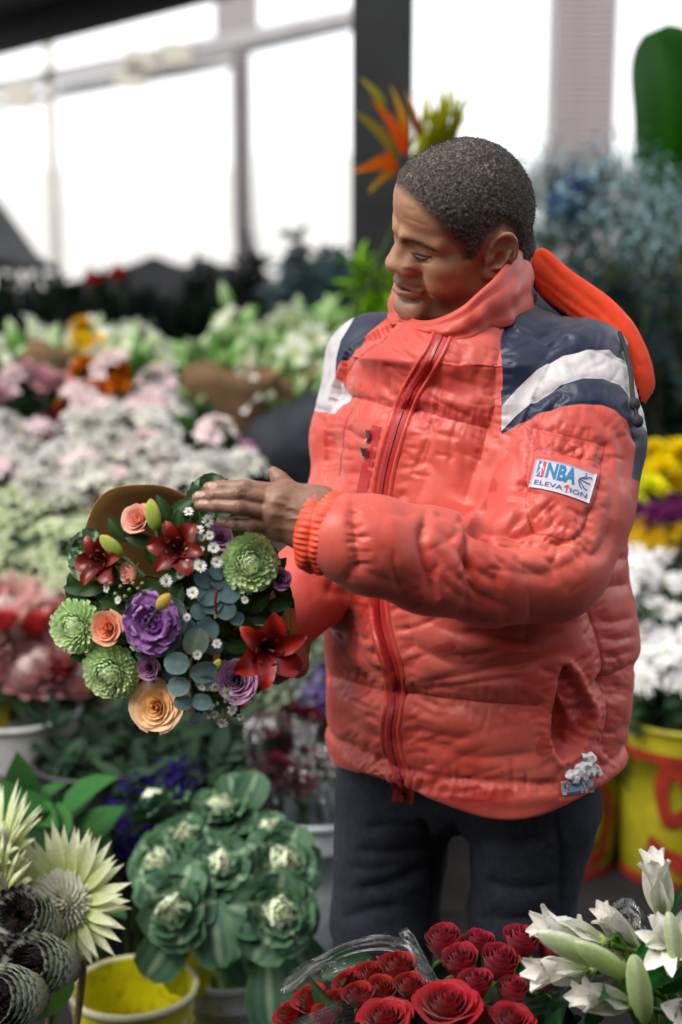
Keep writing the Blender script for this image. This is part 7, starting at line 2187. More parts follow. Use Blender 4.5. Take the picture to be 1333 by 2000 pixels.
def bg_meshes():
    g = np.random.default_rng(9); out = {}
    def star(R, cols, n=6, curl=.9, th0=.5, W=.42, nu=4):
        ps = []
        for k in range(n):
            V, u, v = blade(R, R * W, nu, 3, th0=th0, curl=curl, cup=.25, shape=(.6, .55), base_w=.2); a = k * 2 * PI / n + g.uniform(-.15, .15)
            ps.append((V @ rotz(a).T, grid_faces(nu, 3), lerpc(cols[0], cols[1], u)))
        return join(ps)
    def cluster(nf, R, spread, cols, leafc=None, nl=3, L=.34):
        ps = [stem_part(L)]
        for k in range(nf):
            a = k * 2.4; th = g.uniform(.1, 1.15); d = np.array([math.sin(th) * math.cos(a), math.sin(th) * math.sin(a), math.cos(th)])
            V, F, C = star(R * g.uniform(.8, 1.15), cols); ps.append((rot_parts(V, d, g.uniform(0, 6), d * spread), F, C * g.uniform(.85, 1.1)))
            ps.append(tube([(0, 0, -spread * .8), d * spread * .6, d * spread], .0018, STEM_G, 4, 2))
        for k in range(nl):
            V, u, v = blade(.09, .022, 5, 3, th0=.5, curl=.9, cup=.2); a = g.uniform(0, 6.28)
            ps.append((V @ rotz(a).T + (0, 0, -spread * g.uniform(.6, 2.4)), grid_faces(5, 3), np.repeat(np.array([leafc or (.07, .14, .035)]), len(V), 0)))
        return ps
    def add(key, fn, n=3): out[key] = [mesh3(key, fn(), PETAL_OBJ) for _ in range(n)]
    wht = (srgb(196, 200, 170), srgb(218, 214, 214)); pnk = (srgb(226, 196, 206), srgb(206, 150, 178)); lim = (srgb(176, 190, 128), srgb(206, 212, 186)); blush = (srgb(222, 206, 204), srgb(228, 208, 208))
    add('alstroemeria', lambda: cluster(7, .040, .045, wht), 4)
    add('pink_alstroemeria', lambda: cluster(7, .038, .045, pnk), 3)
    add('lime_alstroemeria', lambda: cluster(8, .036, .05, lim, (.16, .24, .07), 5), 3)
    add('blush_alstroemeria', lambda: cluster(7, .040, .045, blush), 3)
    def lilystem():
        ps = [stem_part(.45, r=.005)]
        for k in range(5):
            a = k * 2.4 + g.uniform(-.3, .3); th = g.uniform(.25, .95); d = np.array([math.sin(th) * math.cos(a), math.sin(th) * math.sin(a), math.cos(th)]); Lb = g.uniform(.07, .11)
            V, F, C = lathe([(.003, 0), (.014, .1 * Lb), (.0185, .42 * Lb), (.014, .75 * Lb), (.001, Lb)], 8, (1, 1, 1)); t = np.clip(V[:, 2] / Lb, 0, 1)
            w = g.uniform(.0, .7)
            C = lerpc(srgb(96, 150, 60), tuple(np.array(srgb(150, 190, 110)) * (1 - w) + np.array(srgb(232, 234, 214)) * w), t)
            ps.append((rot_parts(V, d, 0, d * .03 + (0, 0, -.02 * k)), F, C))
        for k in range(11):
            V, u, v = blade(g.uniform(.10, .15), .034, 6, 3, th0=.5, curl=.9, cup=.2, shape=(.4, .8)); a = k * 2.4
            ps.append((V @ rotz(a).T + (0, 0, -.04 - .022 * k), grid_faces(6, 3), np.repeat(np.array([np.array(srgb(104, 170, 78)) * g.uniform(.6, 1.25)]), len(V), 0)))
        return ps
    add('lily_stem', lilystem, 4)
    def openlily():
        ps = lilystem(); V, F, C = star(.085, (srgb(206, 216, 150), srgb(238, 236, 234)), 6, 1.1, .35, .42, 6); ps.append((rot_parts(V, (.2, -.8, .5), 0, (0, -.03, .03)), F, C))
        V, F, C = star(.075, (srgb(206, 216, 150), srgb(238, 236, 234)), 6, 1.0, .3, .42, 6); ps.append((rot_parts(V, (-.5, -.5, .6), 1, (-.04, -.03, .0)), F, C)); return ps
    add('white_lily_stem', openlily, 2)
    def mum(R, n, a, b, c, flat=.7):
        V, F, C = None, None, None
        ps = []
        for i in range(n):
            t = (i + .5) / n; th = math.acos(1 - t * 1.15); az = i * 2.39996; Lp = R * (.55 + .45 * t)
            V, u, v = blade(Lp, R * .17, 4, 3, th0=th, curl=-.5 + .5 * t, cup=.3, shape=(.7, .5), base_w=.4)
            V = V @ rotz(az).T; V[:, 2] *= flat
            ps.append((V, grid_faces(4, 3), lerpc(lerpc(a, b, np.full(len(u), t))[0], c, u)))
        return ps
    def mumstem(R, n, a, b, c, heads=1):
        def f():
            ps = [stem_part(.36)]
            for k in range(heads):
                off = np.array([0, 0, 0.0]) if heads == 1 else np.array([g.uniform(-1, 1), g.uniform(-1, 1), g.uniform(-.4, .5)]) * R * 1.8
                for V, F, C in mum(R * g.uniform(.85, 1.1), n, a, b, c): ps.append((rot_parts(V, (g.uniform(-.3, .3), -.25, 1), 0, off), F, C))
            for k in range(4):
                V, u, v = blade(.07, .035, 5, 3, th0=.9, curl=.7, cup=.2); ps.append((V @ rotz(g.uniform(0, 6)).T + (0, 0, -.06 - .035 * k), grid_faces(5, 3), np.repeat(np.array([(.03, .06, .025)]), len(V), 0)))
            return ps
        return f
    add('white_chrysanthemum', mumstem(.050, 60, srgb(232, 232, 206), srgb(238, 236, 236), srgb(240, 238, 240)))
    add('yellow_chrysanthemum', mumstem(.050, 60, srgb(206, 170, 10), srgb(236, 206, 16), srgb(240, 214, 24)))
    add('lime_chrysanthemum', mumstem(.045, 50, srgb(190, 200, 40), srgb(216, 222, 60), srgb(228, 230, 90)))
    add('small_yellow_daisy', mumstem(.017, 16, srgb(120, 76, 16), srgb(206, 160, 18), srgb(226, 184, 20), 9))
    add('purple_chrysanthemum', mumstem(.040, 50, srgb(60, 20, 50), srgb(92, 32, 78), srgb(110, 48, 96)))
    def carn(c0, c1, R=.030):
        def f():
            ps = [stem_part(.34), lathe([(.004, -.9 * R), (.35 * R, -.6 * R), (.4 * R, -.1 * R)], 8, (.06, .09, .05))]
            for k in range(26):
                V, u, v = blade(R * g.uniform(.8, 1.15), R * .8, 5, 5, th0=g.uniform(-.2, 1.35), curl=.3, cup=.1, shape=(.85, .5), ruffle=.12, nr=14, seed=int(g.integers(1e6)), base_w=.2)
                ps.append((V @ rotz(k * 2.4).T, grid_faces(5, 5), lerpc(c0, c1, u) * g.uniform(.8, 1.15)))
            return ps
        return f
    add('wine_carnation', carn(srgb(40, 8, 18), srgb(92, 22, 42)))
    add('orange_bloom', carn(srgb(150, 60, 10), srgb(216, 120, 40), .034)); add('maroon_bloom', carn(srgb(60, 8, 16), srgb(110, 30, 44), .034)); add('yellow_bloom', carn(srgb(200, 150, 0), srgb(238, 200, 20), .036)); add('red_bloom', carn(srgb(180, 20, 10), srgb(220, 50, 24), .045), 1)
    add('pink_bloom', carn(srgb(190, 130, 140), srgb(214, 172, 176), .038))
    def statice(c0, c1, n=34, R=.07, fr=.007):
        def f():
            ps = [stem_part(.36)]
            for k in range(n):
                d = g.normal(size=3); d[2] = abs(d[2]) * 1.3; d = d / np.linalg.norm(d) * R * g.uniform(.3, 1.1)
                V, F, C = star(fr * g.uniform(.8, 1.3), (c0, c1), 5, .6, .6, .7, 3); ps.append((rot_parts(V, d, 0, d), F, C * g.uniform(.7, 1.2)))
                if k % 2 == 0: ps.append(tube([(0, 0, -.05), d * .6, d], .001, (.06, .09, .05), 4, 2))
            return ps
        return f
    add('purple_statice', statice(srgb(28, 16, 66), srgb(48, 34, 104), 44, .06, .009)); add('lavender_statice', statice(srgb(90, 70, 130), srgb(130, 110, 170), 44, .06, .009))
    add('grey_filler', statice(srgb(90, 104, 84), srgb(150, 160, 136), 70, .08, .008)); add('blue_dried_spray', statice(srgb(112, 142, 150), srgb(160, 184, 188), 130, .20, .0095)); add('deep_blue_spray', statice(srgb(30, 50, 96), srgb(60, 90, 140), 140, .13, .016), 2)
    def king():
        ps = [stem_part(.4, r=.008, col=srgb(90, 60, 50))]
        for r_ in range(4):
            for k in range(12):
                V, u, v = blade(.105 - .01 * r_, .032, 6, 3, th0=1.05 - .24 * r_, curl=-.25, cup=.3, shape=(.5, .7), base_w=.5)
                ps.append(((V + (.02, 0, 0)) @ rotz(k * PI / 6 + r_ * .26 + g.uniform(-.08, .08)).T, grid_faces(6, 3), lerpc(srgb(180, 110, 112), srgb(206, 168, 164), u) * g.uniform(.85, 1.1)))
        ps.append(lathe([(.04, 0), (.042, .03), (.03, .06), (.008, .085), (.001, .09)], 12, srgb(226, 206, 200)))
        for k in range(6):
            V, u, v = blade(.10, .045, 5, 3, th0=1.0, curl=.5, cup=.2); ps.append((V @ rotz(k * 1.1).T + (0, 0, -.05), grid_faces(5, 3), np.repeat(np.array([(.04, .07, .03)]), len(V), 0)))
        return ps
    add('king_protea', king)
    def redprotea():
        ps = [stem_part(.35, r=.006)]
        for k in range(70):
            t = k / 70; th = math.acos(1 - t * 1.1); V, u, v = blade(.06, .012, 4, 3, th0=th * .8, curl=-.6 * t, cup=.2); ps.append((V @ rotz(k * 2.4).T, grid_faces(4, 3), lerpc(srgb(140, 40, 44), srgb(190, 90, 90), u)))
        return ps
    add('red_pincushion', redprotea, 2)
    def foliage(c, n=26, L=.40, ll=.085, w=.032, spread=1.0, round_=False, stemc=None, th=(.4, 1.1)):
        def f():
            ps = [tube([(0, 0, .02), (.02, 0, -.4 * L), (.05, .02, -L * 1.4)], [.0015, .004], stemc or np.array(c) * .7, 5, 3)]
            for k in range(n):
                t = k / n; V, u, v = blade(ll * g.uniform(.7, 1.2), w * g.uniform(.8, 1.2), 5, 3, th0=g.uniform(*th), curl=.7, cup=.2, shape=(.5, .45) if round_ else (.42, .75)); a = k * 2.4 + g.uniform(-.3, .3)
                ps.append((V @ rotz(a).T + (.02 * t, 0, -t * L), grid_faces(5, 3), np.repeat(np.array([np.array(c) * g.uniform(.6, 1.25)]), len(V), 0)))
            return ps
        return f
    add('dark_foliage', foliage(srgb(46, 66, 48), 26, .34, .085, .03)); add('hedge_branch', foliage(srgb(34, 48, 38), 60, .60, .07, .022), 4); add('eucalyptus_branch', foliage(srgb(88, 112, 114), 44, .55, .06, .045, round_=True, stemc=(.12, .10, .08)), 3)
    add('bright_foliage', foliage(srgb(110, 150, 50), 34, .40, .09, .022)); add('broad_leaf_stem', foliage(srgb(60, 104, 56), 7, .30, .17, .085), 2)
    def palmy():
        ps = []
        for k in range(14):
            V, u, v = blade(g.uniform(.28, .42), .022, 8, 3, th0=g.uniform(-.1, .5), curl=g.uniform(.2, .9), cup=.3, shape=(.3, .9)); ps.append((V @ rotz(g.uniform(0, 6.28)).T, grid_faces(8, 3), lerpc(srgb(120, 140, 40), srgb(176, 176, 60), u) * g.uniform(.6, 1.1)))
        ps.append(tube([(0, 0, 0.02), (0, 0, -.7)], .008, STEM_G, 6)); return ps
    add('spiky_grass_stem', palmy, 2)
    return out

BG_N = {}
def spray(mesh, name, label, cat, group, p, n, s=1.0, spin=None):
    spin = RNG.uniform(0, 6.28) if spin is None else spin
    o = link(name, mesh, None, M=sc_mat(mat4(frame(n), p) @ RZ(spin), s))
    tag(o, label, cat, group)
    return o

def bed(M, key, name, label, cat, region, n, depth, size=1.0, up=(0, -.35, 1), jit=.25, smin_=.85, smax_=1.15, minpx=None):
    """n stems whose heads stand inside a quadrilateral region of the view at the given near and far distance (the far ones higher)."""
    x0, y0, x1, y1 = region
    rg = np.random.default_rng(abs(hash(key + str(region))) % 2 ** 31 if False else int(x0 * 7 + y0 * 13 + x1 * 3 + y1 + n * 101) % 100003)
    pts = []
    tries = 0
    while len(pts) < n and tries < n * 60:
        tries += 1
        px, py = rg.uniform(x0, x1), rg.uniform(y0, y1)
        if minpx and any((px - a) ** 2 + (py - b) ** 2 < minpx ** 2 for a, b in pts): continue
        pts.append((px, py))
    ORD = ['first', 'second', 'third', 'fourth', 'fifth', 'sixth', 'seventh', 'eighth', 'ninth', 'tenth']
    edge_left = (x0 + x1) / 2 < 700
    order = sorted(range(len(pts)), key=lambda i: pts[i][0] if edge_left else -pts[i][0])
    rank = {i: k for k, i in enumerate(order)}
    cols5 = ['outer end', 'outer half', 'middle', 'inner half', 'inner end']
    cols3 = ['outer end', 'middle', 'inner end']
    rows4, rows2 = ['top row', 'upper row', 'lower row', 'lowest row'], ['upper row', 'lower row']
    for i, (px, py) in enumerate(pts):
        f = (y1 - py) / max(1, y1 - y0)
        y = depth[0] + (depth[1] - depth[0]) * f + rg.uniform(-.06, .06)
        nn = np.array(up) + rg.uniform(-jit, jit, 3)
        me = M[key][int(rg.integers(len(M[key])))]
        if len(pts) <= 10:
            lab = label + ', ' + ORD[rank[i]] + ' from the outer end'
        else:
            cs, rs = (cols5, rows4) if len(pts) > 24 else (cols3, rows2)
            u_ = (px - x0) / max(1, x1 - x0); u_ = u_ if edge_left else 1 - u_
            lab = label + ', ' + rs[min(len(rs) - 1, int((1 - f) * len(rs)))] + ', ' + cs[min(len(cs) - 1, int(u_ * len(cs)))]
        spray(me, name, lab, cat, label, P(px, py, y), nn, size * rg.uniform(smin_, smax_), rg.uniform(0, 6.28))

def build_market():
    M = bg_meshes()
    # steps of timber staging that lift the rows at the back
    wood = mat('staging_timber', (.12, .085, .055), .8, .3, 12, .4, 60)
    def staging(label, x0, x1, y0, y1, z):
        t = thing('display_bench', label, 'bench', ((x0 + x1) / 2, (y0 + y1) / 2, 0)); w, d = (x1 - x0) / 2, (y1 - y0) / 2
        k = max(2, int(round(2 * d / .11)))
        for i in range(k): boxes('plank', [((-w, -d + i * 2 * d / k + .003, z - .025), (w, -d + (i + 1) * 2 * d / k - .003, z))], wood, t)
        for sx in (-1, 1):
            for sy in (-1, 1): boxes('leg', [((sx * (w - .05) - .025, sy * (d - .05) - .025, 0), (sx * (w - .05) + .025, sy * (d - .05) + .025, z - .026))], wood, t)
    staging('low timber bench under the white flower buckets', -1.35, -.05, 1.35, 2.0, .42)
    staging('middle timber bench under the pink and lime flowers', -1.7, .2, 2.05, 2.6, .62)
    staging('tall timber bench under the green lilies', -2.1, .25, 2.65, 3.4, .80)
    staging('timber bench under the yellow and purple flowers', .85, 1.9, 1.75, 2.5, .36)
    gb = bucket_mats(srgb(150, 152, 156), worn=.15, wcol=srgb(90, 88, 84)); kb = bucket_mats(srgb(30, 32, 36)); wb = bucket_mats(srgb(184, 184, 182), worn=.2, wcol=srgb(196, 184, 60))
    # ---- buckets, each with its own place
    def bk(px, py, y, r, zb, m, label, **k):
        p = P(px, py, y); h = max(.16, min(.55, p[2] - zb)); return make_bucket('bucket', label, (p[0], p[1], zb), r, r * .8, h, m, **k)
    bk(30, 1385, 1.05, .14, 0, wb, 'pale bucket with yellow flaking paint under the king proteas')
    bk(614, 1568, .95, .135, 0, bucket_mats(srgb(176, 184, 190), worn=.08, wcol=srgb(110, 116, 120)), 'white bucket of wine red carnations behind the man')
    bk(190, 1480, .85, .13, 0, kb, 'black bucket of dark green foliage behind the kale')
    bk(400, 1470, .95, .13, 0, kb, 'black bucket of dark foliage under the bouquet')
    for i, (px, y) in enumerate([(40, 1.55), (190, 1.6), (330, 1.62), (470, 1.65)]):
        bk(px, 1090, y, .12, .42, gb if i % 2 else kb, ['grey', 'pale grey', 'dim grey', 'smoky grey'][i] + ' bucket ' + ['nearest the picture edge', 'second from the edge', 'third along', 'closest to the man'][i] + ' on the low timber bench')
    for i, (px, y) in enumerate([(20, 2.25), (200, 2.3), (400, 2.35)]):
        bk(px, 900, y, .12, .62, kb, 'black bucket ' + ['at the outer end', 'in the middle', 'at the inner end'][i] + ' of the middle timber bench')
    for i, (px, y) in enumerate([(90, 2.95), (450, 2.95), (560, 3.0)]):
        bk(px, 800, y, .12, .80, kb, 'black bucket ' + ['under the far white lilies', 'behind the brown paper wraps', 'under the lilies next to the post'][i] + ' on the tall bench')
    # ---- rows of flowers, near to far
    A = bed
    A(M, 'dark_foliage', 'dark_leafy_sprig', 'dark green leafy stem below the bouquet', 'foliage', (60, 1395, 470, 1570), 58, (.75, 1.0), 1.0, (0, -.5, .9), .5)
    A(M, 'broad_leaf_stem', 'broad_leaved_plant', 'broad leaved green stem above the proteas', 'foliage', (10, 1560, 150, 1660), 4, (.35, .5), .8, (0, -.5, .9), .4)
    A(M, 'purple_statice', 'purple_statice', 'deep purple statice between foliage and kale', 'statice', (215, 1545, 290, 1720), 9, (.55, .72), .9)
    A(M, 'purple_statice', 'purple_statice', 'deep purple statice behind the kale tops', 'statice', (330, 1500, 400, 1560), 3, (.62, .7), .8)
    A(M, 'grey_filler', 'grey_filler', 'grey green filler stem beside the hanging sleeve', 'filler', (470, 1290, 640, 1400), 16, (1.1, 1.3), 1.0)
    A(M, 'lavender_statice', 'lavender_statice', 'lavender statice against the jacket edge', 'statice', (600, 1330, 660, 1420), 6, (1.05, 1.15), .9)
    A(M, 'wine_carnation', 'wine_carnation', 'dark wine carnation in the clear wrap behind the kale', 'carnation', (450, 1395, 655, 1560), 30, (.90, 1.05), 1.25)
    cello_sheet('cellophane_wrap', 'clear film round the wine red carnations', [[P(470, 1400, .82), P(540, 1380, .80), P(600, 1400, .80), P(670, 1420, .84)], [P(480, 1490, .80), P(540, 1480, .76), P(610, 1490, .77), P(665, 1500, .82)], [P(520, 1590, .84), P(560, 1575, .82), P(620, 1570, .82), P(660, 1580, .86)]], 'clear film wraps', 8, amp=.012)
    A(M, 'king_protea', 'king_protea', 'pale pink king protea behind the green chrysanthemums', 'protea', (-20, 1190, 190, 1360), 9, (1.05, 1.3), 1.0, (0, -.6, .8), .3, minpx=45)
    A(M, 'red_pincushion', 'red_pincushion', 'dusty red pincushion among the king proteas', 'pincushion', (-10, 1160, 130, 1330), 6, (1.02, 1.2), .9, minpx=40)
    A(M, 'lime_alstroemeria', 'lime_alstroemeria', 'lime white alstroemeria stem at the bench edge', 'alstroemeria', (-20, 1000, 220, 1180), 38, (1.35, 1.65), 1.0)
    A(M, 'alstroemeria', 'white_alstroemeria', 'white alstroemeria stem in the dense pale bank', 'alstroemeria', (-30, 835, 320, 1010), 62, (1.6, 2.05), 1.0)
    A(M, 'dark_foliage', 'dark_leafy_sprig', 'dark leafy sprig standing up among the white bank', 'foliage', (-20, 830, 460, 1010), 30, (1.5, 2.0), .8, (0, -.5, 1), .5)
    A(M, 'dark_foliage', 'dark_leafy_sprig', 'dark leafy sprig in gaps of the lime blooms', 'foliage', (-20, 1000, 220, 1180), 16, (1.3, 1.6), .8, (0, -.5, 1), .5)
    A(M, 'alstroemeria', 'white_alstroemeria', 'white alstroemeria stem just behind the kraft paper', 'alstroemeria', (150, 890, 480, 1010), 22, (1.55, 1.8), .9)
    A(M, 'blush_alstroemeria', 'blush_alstroemeria', 'blush alstroemeria stem in the pale bank', 'alstroemeria', (-30, 850, 470, 1000), 12, (1.58, 1.9), .95)
    A(M, 'pink_alstroemeria', 'pink_alstroemeria', 'pink alstroemeria stem above the kraft paper', 'alstroemeria', (225, 880, 470, 950), 13, (2.0, 2.2), 1.0)
    A(M, 'pink_bloom', 'pink_bloom', 'pink bloom in the crowded row above the white bank', 'flower', (-20, 740, 140, 830), 7, (2.2, 2.5), 1.5)
    A(M, 'blush_alstroemeria', 'blush_alstroemeria', 'blush alstroemeria stem in the row of mixed colours', 'alstroemeria', (20, 730, 320, 840), 9, (2.2, 2.5), 1.0)
    A(M, 'dark_foliage', 'dark_leafy_sprig', 'dark leafy sprig between the mixed colours and the white bank', 'foliage', (-10, 720, 340, 850), 24, (2.3, 2.6), 1.0, (0, -.4, 1), .5)
    A(M, 'maroon_bloom', 'maroon_bloom', 'maroon bloom in the row of mixed colours', 'flower', (100, 760, 340, 880), 16, (2.1, 2.5), 1.3)
    A(M, 'orange_bloom', 'orange_bloom', 'orange bloom in the row of mixed colours', 'flower', (120, 700, 240, 820), 12, (2.3, 2.6), 1.3)
    A(M, 'yellow_bloom', 'yellow_bloom', 'yellow bloom above the orange ones', 'flower', (150, 640, 205, 710), 5, (2.7, 2.9), 1.4)
    A(M, 'alstroemeria', 'white_alstroemeria', 'white alstroemeria stem beside the maroon blooms', 'alstroemeria', (270, 790, 350, 860), 5, (2.2, 2.4), 1.0)
    A(M, 'lily_stem', 'green_lily', 'green budded lily stem in front of the black post', 'lily', (350, 625, 700, 815), 44, (2.6, 3.3), 1.15)
    A(M, 'white_lily_stem', 'white_lily', 'white open lily stem among the green buds', 'lily', (350, 655, 660, 810), 9, (2.55, 3.1), 1.1)
    A(M, 'lily_stem', 'green_lily', 'green budded lily stem in the far outer bunch', 'lily', (-10, 680, 230, 780), 22, (2.7, 3.2), 1.05)
    A(M, 'white_lily_stem', 'white_lily', 'white open lily stem in the far outer bunch', 'lily', (10, 665, 290, 720), 9, (2.7, 3.1), 1.1)
    A(M, 'hedge_branch', 'hedge_branch', 'dark leafy branch in the deep green hedge', 'branch', (-40, 540, 420, 700), 90, (4.4, 5.2), 1.6, (0, -.2, 1), .6)
    A(M, 'hedge_branch', 'hedge_branch', 'dark leafy branch between hedge and post', 'branch', (380, 505, 700, 640), 40, (4.4, 5.2), 1.5, (0, -.2, 1), .6)
    A(M, 'dark_foliage', 'dark_leafy_sprig', 'dark green leafy stem in the shade behind the lilies', 'foliage', (-20, 640, 480, 800), 40, (3.2, 3.6), 1.5, (0, -.3, 1), .5)
    A(M, 'eucalyptus_branch', 'eucalyptus_branch', 'blue grey eucalyptus branch beside the black post', 'branch', (530, 450, 700, 570), 20, (4.0, 4.6), 1.2, (0, -.1, 1), .6)
    A(M, 'bright_foliage', 'bright_leafy_sprig', 'yellow green leafy stem behind his face', 'foliage', (690, 520, 780, 640), 9, (2.4, 2.7), 1.0, (0, -.2, 1), .4)
    A(M, 'red_bloom', 'red_bloom', 'red bloom against the dark hedge', 'flower', (165, 530, 245, 555), 2, (4.2, 4.3), 1.0, minpx=40)
    # kraft wraps round the lilies
    KR = mat('kraft_sleeve', srgb(118, 90, 62), .9, .15, 20, .3, 200)
    for i, (px, py, y, r, h, lab) in enumerate([(455, 800, 2.62, .17, .34, 'wide brown paper sleeve round the green lilies'), (540, 800, 2.7, .14, .32, 'narrow brown paper sleeve next to the wide one'), (100, 735, 2.68, .09, .26, 'small brown paper sleeve in the far outer bunch')]):
        p = P(px, py, y); rings = []
        th = np.arange(40) / 40 * 2 * PI
        for t in np.linspace(0, 1, 8):
            rr = r * (.45 + .55 * t) * (1 + .05 * np.sin(th * 5 + i) * t); rings.append(np.stack([rr * np.cos(th), rr * np.sin(th), np.full(40, -h * .62 + h * t) + .02 * t * np.sin(th * 3 + 1)], 1))
        V, F = loft(rings); o = link('paper_sleeve', new_mesh('paper_sleeve', V, F, KR), None, p); md = o.modifiers.new('thickness', 'SOLIDIFY'); md.thickness = .001
        tag(o, lab, 'paper sleeve')
    # dark blue sack behind his elbow
    p = P(575, 885, 2.2)
    pr = [('u', .08, ell(p, (.16, .14, .15)), p, .3), ('u', .06, ell(np.array(p) + (.12, 0, .08), (.12, .12, .12)), p, .4), ('d', 0, lambda Q, d: .018 * vnoise(Q * 9) + .006 * vnoise(Q * 26), None, 0)]
    V, F = mesh_sdf(pr, np.array(p) - .45, np.array(p) + .45, .014, B=8); c0 = np.array([p[0], p[1], p[2] - .2])
    tag(link('cloth_bundle', new_mesh('cloth_bundle', V - c0, F, mat('dark_blue_cloth', srgb(12, 20, 30), .75, .3, 8, .3, 60)), None, c0), 'dark blue cloth bundle on the bench behind his arm', 'bundle')
    # ---- the other side
    yb = bucket_mats(srgb(168, 158, 26), worn=.08, wcol=srgb(96, 88, 30), rough=.55)
    red = mat('red_paint', srgb(140, 36, 16), .6, .3, 30)
    def bin_(px, py, y, r, h, label, letters):
        p = P(px, py, y); t = make_bucket('flower_bin', label, (p[0], p[1], 0), r, r * .84, p[2], yb, kb, yb, cat='bin')
        hh = p[2]
        rad = lambda z: r * .84 + (r - r * .84) * z / hh + .0035
        V, F, C = lathe([(rad(hh * .80) + .004, hh * .80), (rad(hh * .86) + .004, hh * .86)], 48); link('red_band', new_mesh('red_band', V, F, red), t)
        V, F, C = lathe([(rad(hh * .02) + .001, hh * .02), (rad(hh * .08) + .001, hh * .08)], 48); link('red_band', new_mesh('red_band', V, F, red), t)
        for st in letters:      # brush strokes of the painted letters, wrapped on the wall
            pth = smooth_path(st, 5); V, F = [], []
            for i, (a, z) in enumerate(pth):
                tt = pth[min(i + 1, len(pth) - 1)] - pth[max(i - 1, 0)]; tt = tt / (np.linalg.norm(tt * (1, 1)) + 1e-9); nn = np.array([-tt[1], tt[0]]) * .024 * (1 + .2 * math.sin(i))
                for s_ in (-1, 1):
                    aa, zz = a + nn[0] * s_ / r, z + nn[1] * s_; rr_ = rad(zz * 1.0) + .0015
                    V.append((rr_ * math.sin(aa), -rr_ * math.cos(aa), zz))
            F = [(2 * i, 2 * i + 1, 2 * i + 3, 2 * i + 2) for i in range(len(pth) - 1)]
            link('painted_letter', new_mesh('painted_letter', np.array(V), F, red, False), t)
        return t
    bin_(1345, 1385, 1.35, .185, .45, 'tall yellow bin with red painted letters under the white chrysanthemums', [[(-.20, .30), (-.42, .33), (-.55, .27), (-.45, .20), (-.2, .21)], [(-.75, .12), (-.45, .10), (-.15, .07)], [(.1, .33), (.1, .12)], [(.1, .33), (.4, .30), (.4, .24), (.1, .22)]])
    bin_(1095, 1400, 1.40, .17, .45, 'yellow bin with red painted letters beside his leg', [[(.35, .22), (.60, .24), (.75, .16), (.62, .07), (.35, .06)], [(.1, .3), (.1, .06)], [(-.5, .3), (-.2, .06)]])
    A(M, 'white_chrysanthemum', 'white_chrysanthemum', 'white chrysanthemum crowded above the tall yellow bin', 'chrysanthemum', (1215, 1085, 1350, 1350), 34, (1.2, 1.6), 1.0, (0, -.55, .85), .35)
    A(M, 'dark_foliage', 'dark_leafy_sprig', 'dark leafy stem among the white chrysanthemums', 'foliage', (1230, 1180, 1350, 1380), 8, (1.25, 1.45), .7)
    A(M, 'small_yellow_daisy', 'small_yellow_daisy', 'sprig of small golden daisies over the white chrysanthemums', 'daisy', (1210, 1035, 1350, 1085), 16, (1.75, 1.95), 1.0)
    A(M, 'small_yellow_daisy', 'small_yellow_daisy', 'sprig of small golden daisies seen under his arm', 'daisy', (630, 1180, 700, 1245), 8, (1.4, 1.6), 1.0)
    A(M, 'purple_chrysanthemum', 'purple_chrysanthemum', 'dark purple chrysanthemum between two rows of yellow', 'chrysanthemum', (1215, 965, 1350, 1030), 13, (1.95, 2.15), 1.15)
    A(M, 'lime_chrysanthemum', 'lime_chrysanthemum', 'lime yellow chrysanthemum under the bright yellow ones', 'chrysanthemum', (1215, 930, 1300, 985), 7, (2.1, 2.2), 1.1)
    A(M, 'yellow_chrysanthemum', 'yellow_chrysanthemum', 'bright yellow chrysanthemum high beside his sleeve', 'chrysanthemum', (1225, 855, 1350, 960), 17, (2.2, 2.4), 1.3)
    for i, (px, y) in enumerate([(1250, 1.9), (1340, 2.2)]): bk(px, 1060, y, .13, .36, kb, ['black bucket of golden daisies on the side bench', 'black bucket of yellow flowers on the side bench'][i])
    A(M, 'hedge_branch', 'hedge_branch', 'dark leafy branch behind his shoulder', 'branch', (1090, 520, 1360, 900), 84, (2.9, 3.6), 1.3, (0, -.2, 1), .7)
    A(M, 'eucalyptus_branch', 'eucalyptus_branch', 'blue green eucalyptus branch behind his hood', 'branch', (1050, 400, 1300, 580), 16, (2.6, 3.0), .9, (0, -.1, 1), .7)
    A(M, 'blue_dried_spray', 'blue_dried_spray', 'pale blue dried flower spray behind his head', 'dried flower', (1035, 350, 1330, 540), 20, (2.3, 2.7), .9, (.1, -.1, 1), .5)
    A(M, 'deep_blue_spray', 'deep_blue_spray', 'deep blue dried flower spray near his head', 'dried flower', (1085, 360, 1130, 430), 3, (2.4, 2.5), .55, (0, -.1, 1), .4)
    p = P(1200, 640, 2.7); make_bucket('bucket', 'black bucket of blue dried sprays behind his shoulder', (p[0], p[1], 0.0), .16, .13, .5, kb)
    # banana plant: great paddle leaves
    bl = leaf_col(srgb(44, 84, 34), srgb(74, 112, 50), None, 14, .5)
    t = thing('banana_plant', 'tall green banana plant with paddle leaves at the picture edge', 'plant', (P(1345, 300, 3.4)[0], 3.4, 0))
    V, F, C = tube([(0, 0, 0), (.02, 0, .8), (0, 0, 1.55)], [.06, .035], srgb(70, 90, 40), 10); link('stalk', mesh3('stalk', [(V, F, C)], LEAF), t)
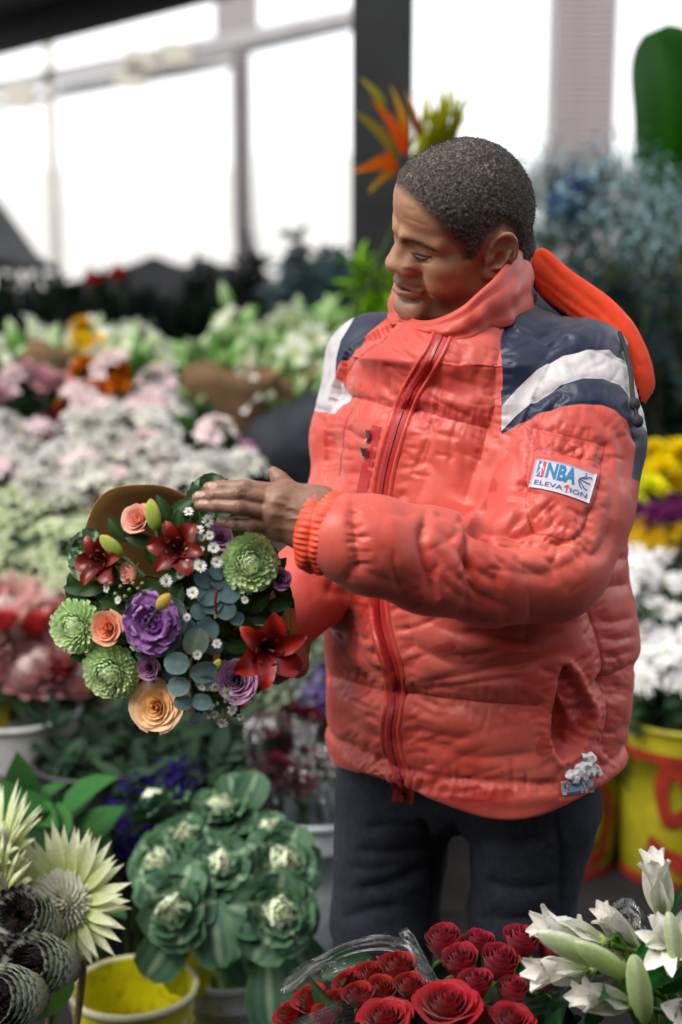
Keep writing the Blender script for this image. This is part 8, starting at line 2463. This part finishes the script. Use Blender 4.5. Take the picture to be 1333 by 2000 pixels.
    for px, py, n, L, W in [(1300, 440, (-.05, -.75, 1.0), .74, .40), (1350, 430, (.4, -.3, .9), .7, .30), (1320, 470, (.1, .4, .9), .6, .28), (1360, 500, (.7, -.4, .6), .6, .26)]:
        me = blade_mesh('leaf', LEAF, bl, L=L, W=W, nu=30, nv=9, th0=.05, curl=.5, cup=.18, shape=(.55, .42), ruffle=.01, base_w=.1)
        b0 = np.array(P(px, py, 3.35)); Rm = frame((0, 0, 1)); yaw = {1300: -.9, 1350: 1.4, 1320: .4, 1360: .9}[px]
        o = link('leaf', me, t, M=Matrix.Translation(-t.location) @ mat4(frame(n) @ rotz(yaw + PI), b0))
    # heliconia spray behind his head
    hc = [(srgb(186, 40, 22), srgb(220, 96, 40)), (srgb(200, 70, 24), srgb(230, 130, 50)), (srgb(170, 60, 40), srgb(196, 170, 70)), (srgb(116, 130, 50), srgb(190, 180, 80))]
    hel = thing('heliconia', 'heliconia spray of orange and red bracts behind his head', 'heliconia', P(790, 330, 1.6))
    HI = Matrix.Translation(-hel.location)
    for i, (a, b, w, c) in enumerate([((770, 330), (690, 330), .034, 1), ((782, 300), (735, 185), .030, 0), ((745, 215), (708, 145), .022, 3), ((770, 310), (696, 205), .026, 3), ((790, 300), (775, 160), .026, 2), ((810, 260), (800, 175), .02, 2), ((780, 335), (715, 372), .022, 2), ((800, 290), (850, 170), .018, 3), ((820, 280), (885, 205), .024, 3), ((830, 300), (905, 230), .022, 3), ((760, 320), (745, 240), .028, 0), ((800, 320), (835, 230), .024, 3)]):
        A_, B_ = np.array(P(*a, 1.55 + .02 * i)), np.array(P(*b, 1.50 + .02 * i)); d = B_ - A_; L = np.linalg.norm(d)
        V, u, v = blade(L, w * 2.6, 9, 5, th0=0, curl=.22, cup=.55, shape=(.38, .75), base_w=.5)
        me = new_mesh('heliconia_bract', V, grid_faces(9, 5), PETAL_OBJ); set_color(me, 'col', lerpc(hc[c][0], hc[c][1], u))
        link('bract', me, hel, M=HI @ mat4(frame(d, (0, -1, .2)), A_))
    A(M, 'spiky_grass_stem', 'spiky_grass', 'spiky yellow green stem behind his head', 'foliage', (800, 300, 880, 340), 4, (1.6, 1.7), .62, (.25, 0, 1), .25)
    hb = P(800, 420, 1.6); make_bucket('bucket', 'tall black bucket of heliconia behind the man', (hb[0], hb[1], 0), .14, .11, .55, kb)
    V, F, C = tube([(0, 0, 0), (.0, 0, .7), (-.02, -.02, 1.62)], [.012, .009], srgb(90, 90, 40), 8); link('stalk', mesh3('stalk', [(V + (hb[0], hb[1], .1), F, C)], LEAF), hel, M=HI)
build_setting()
sky_frames()
build_market()
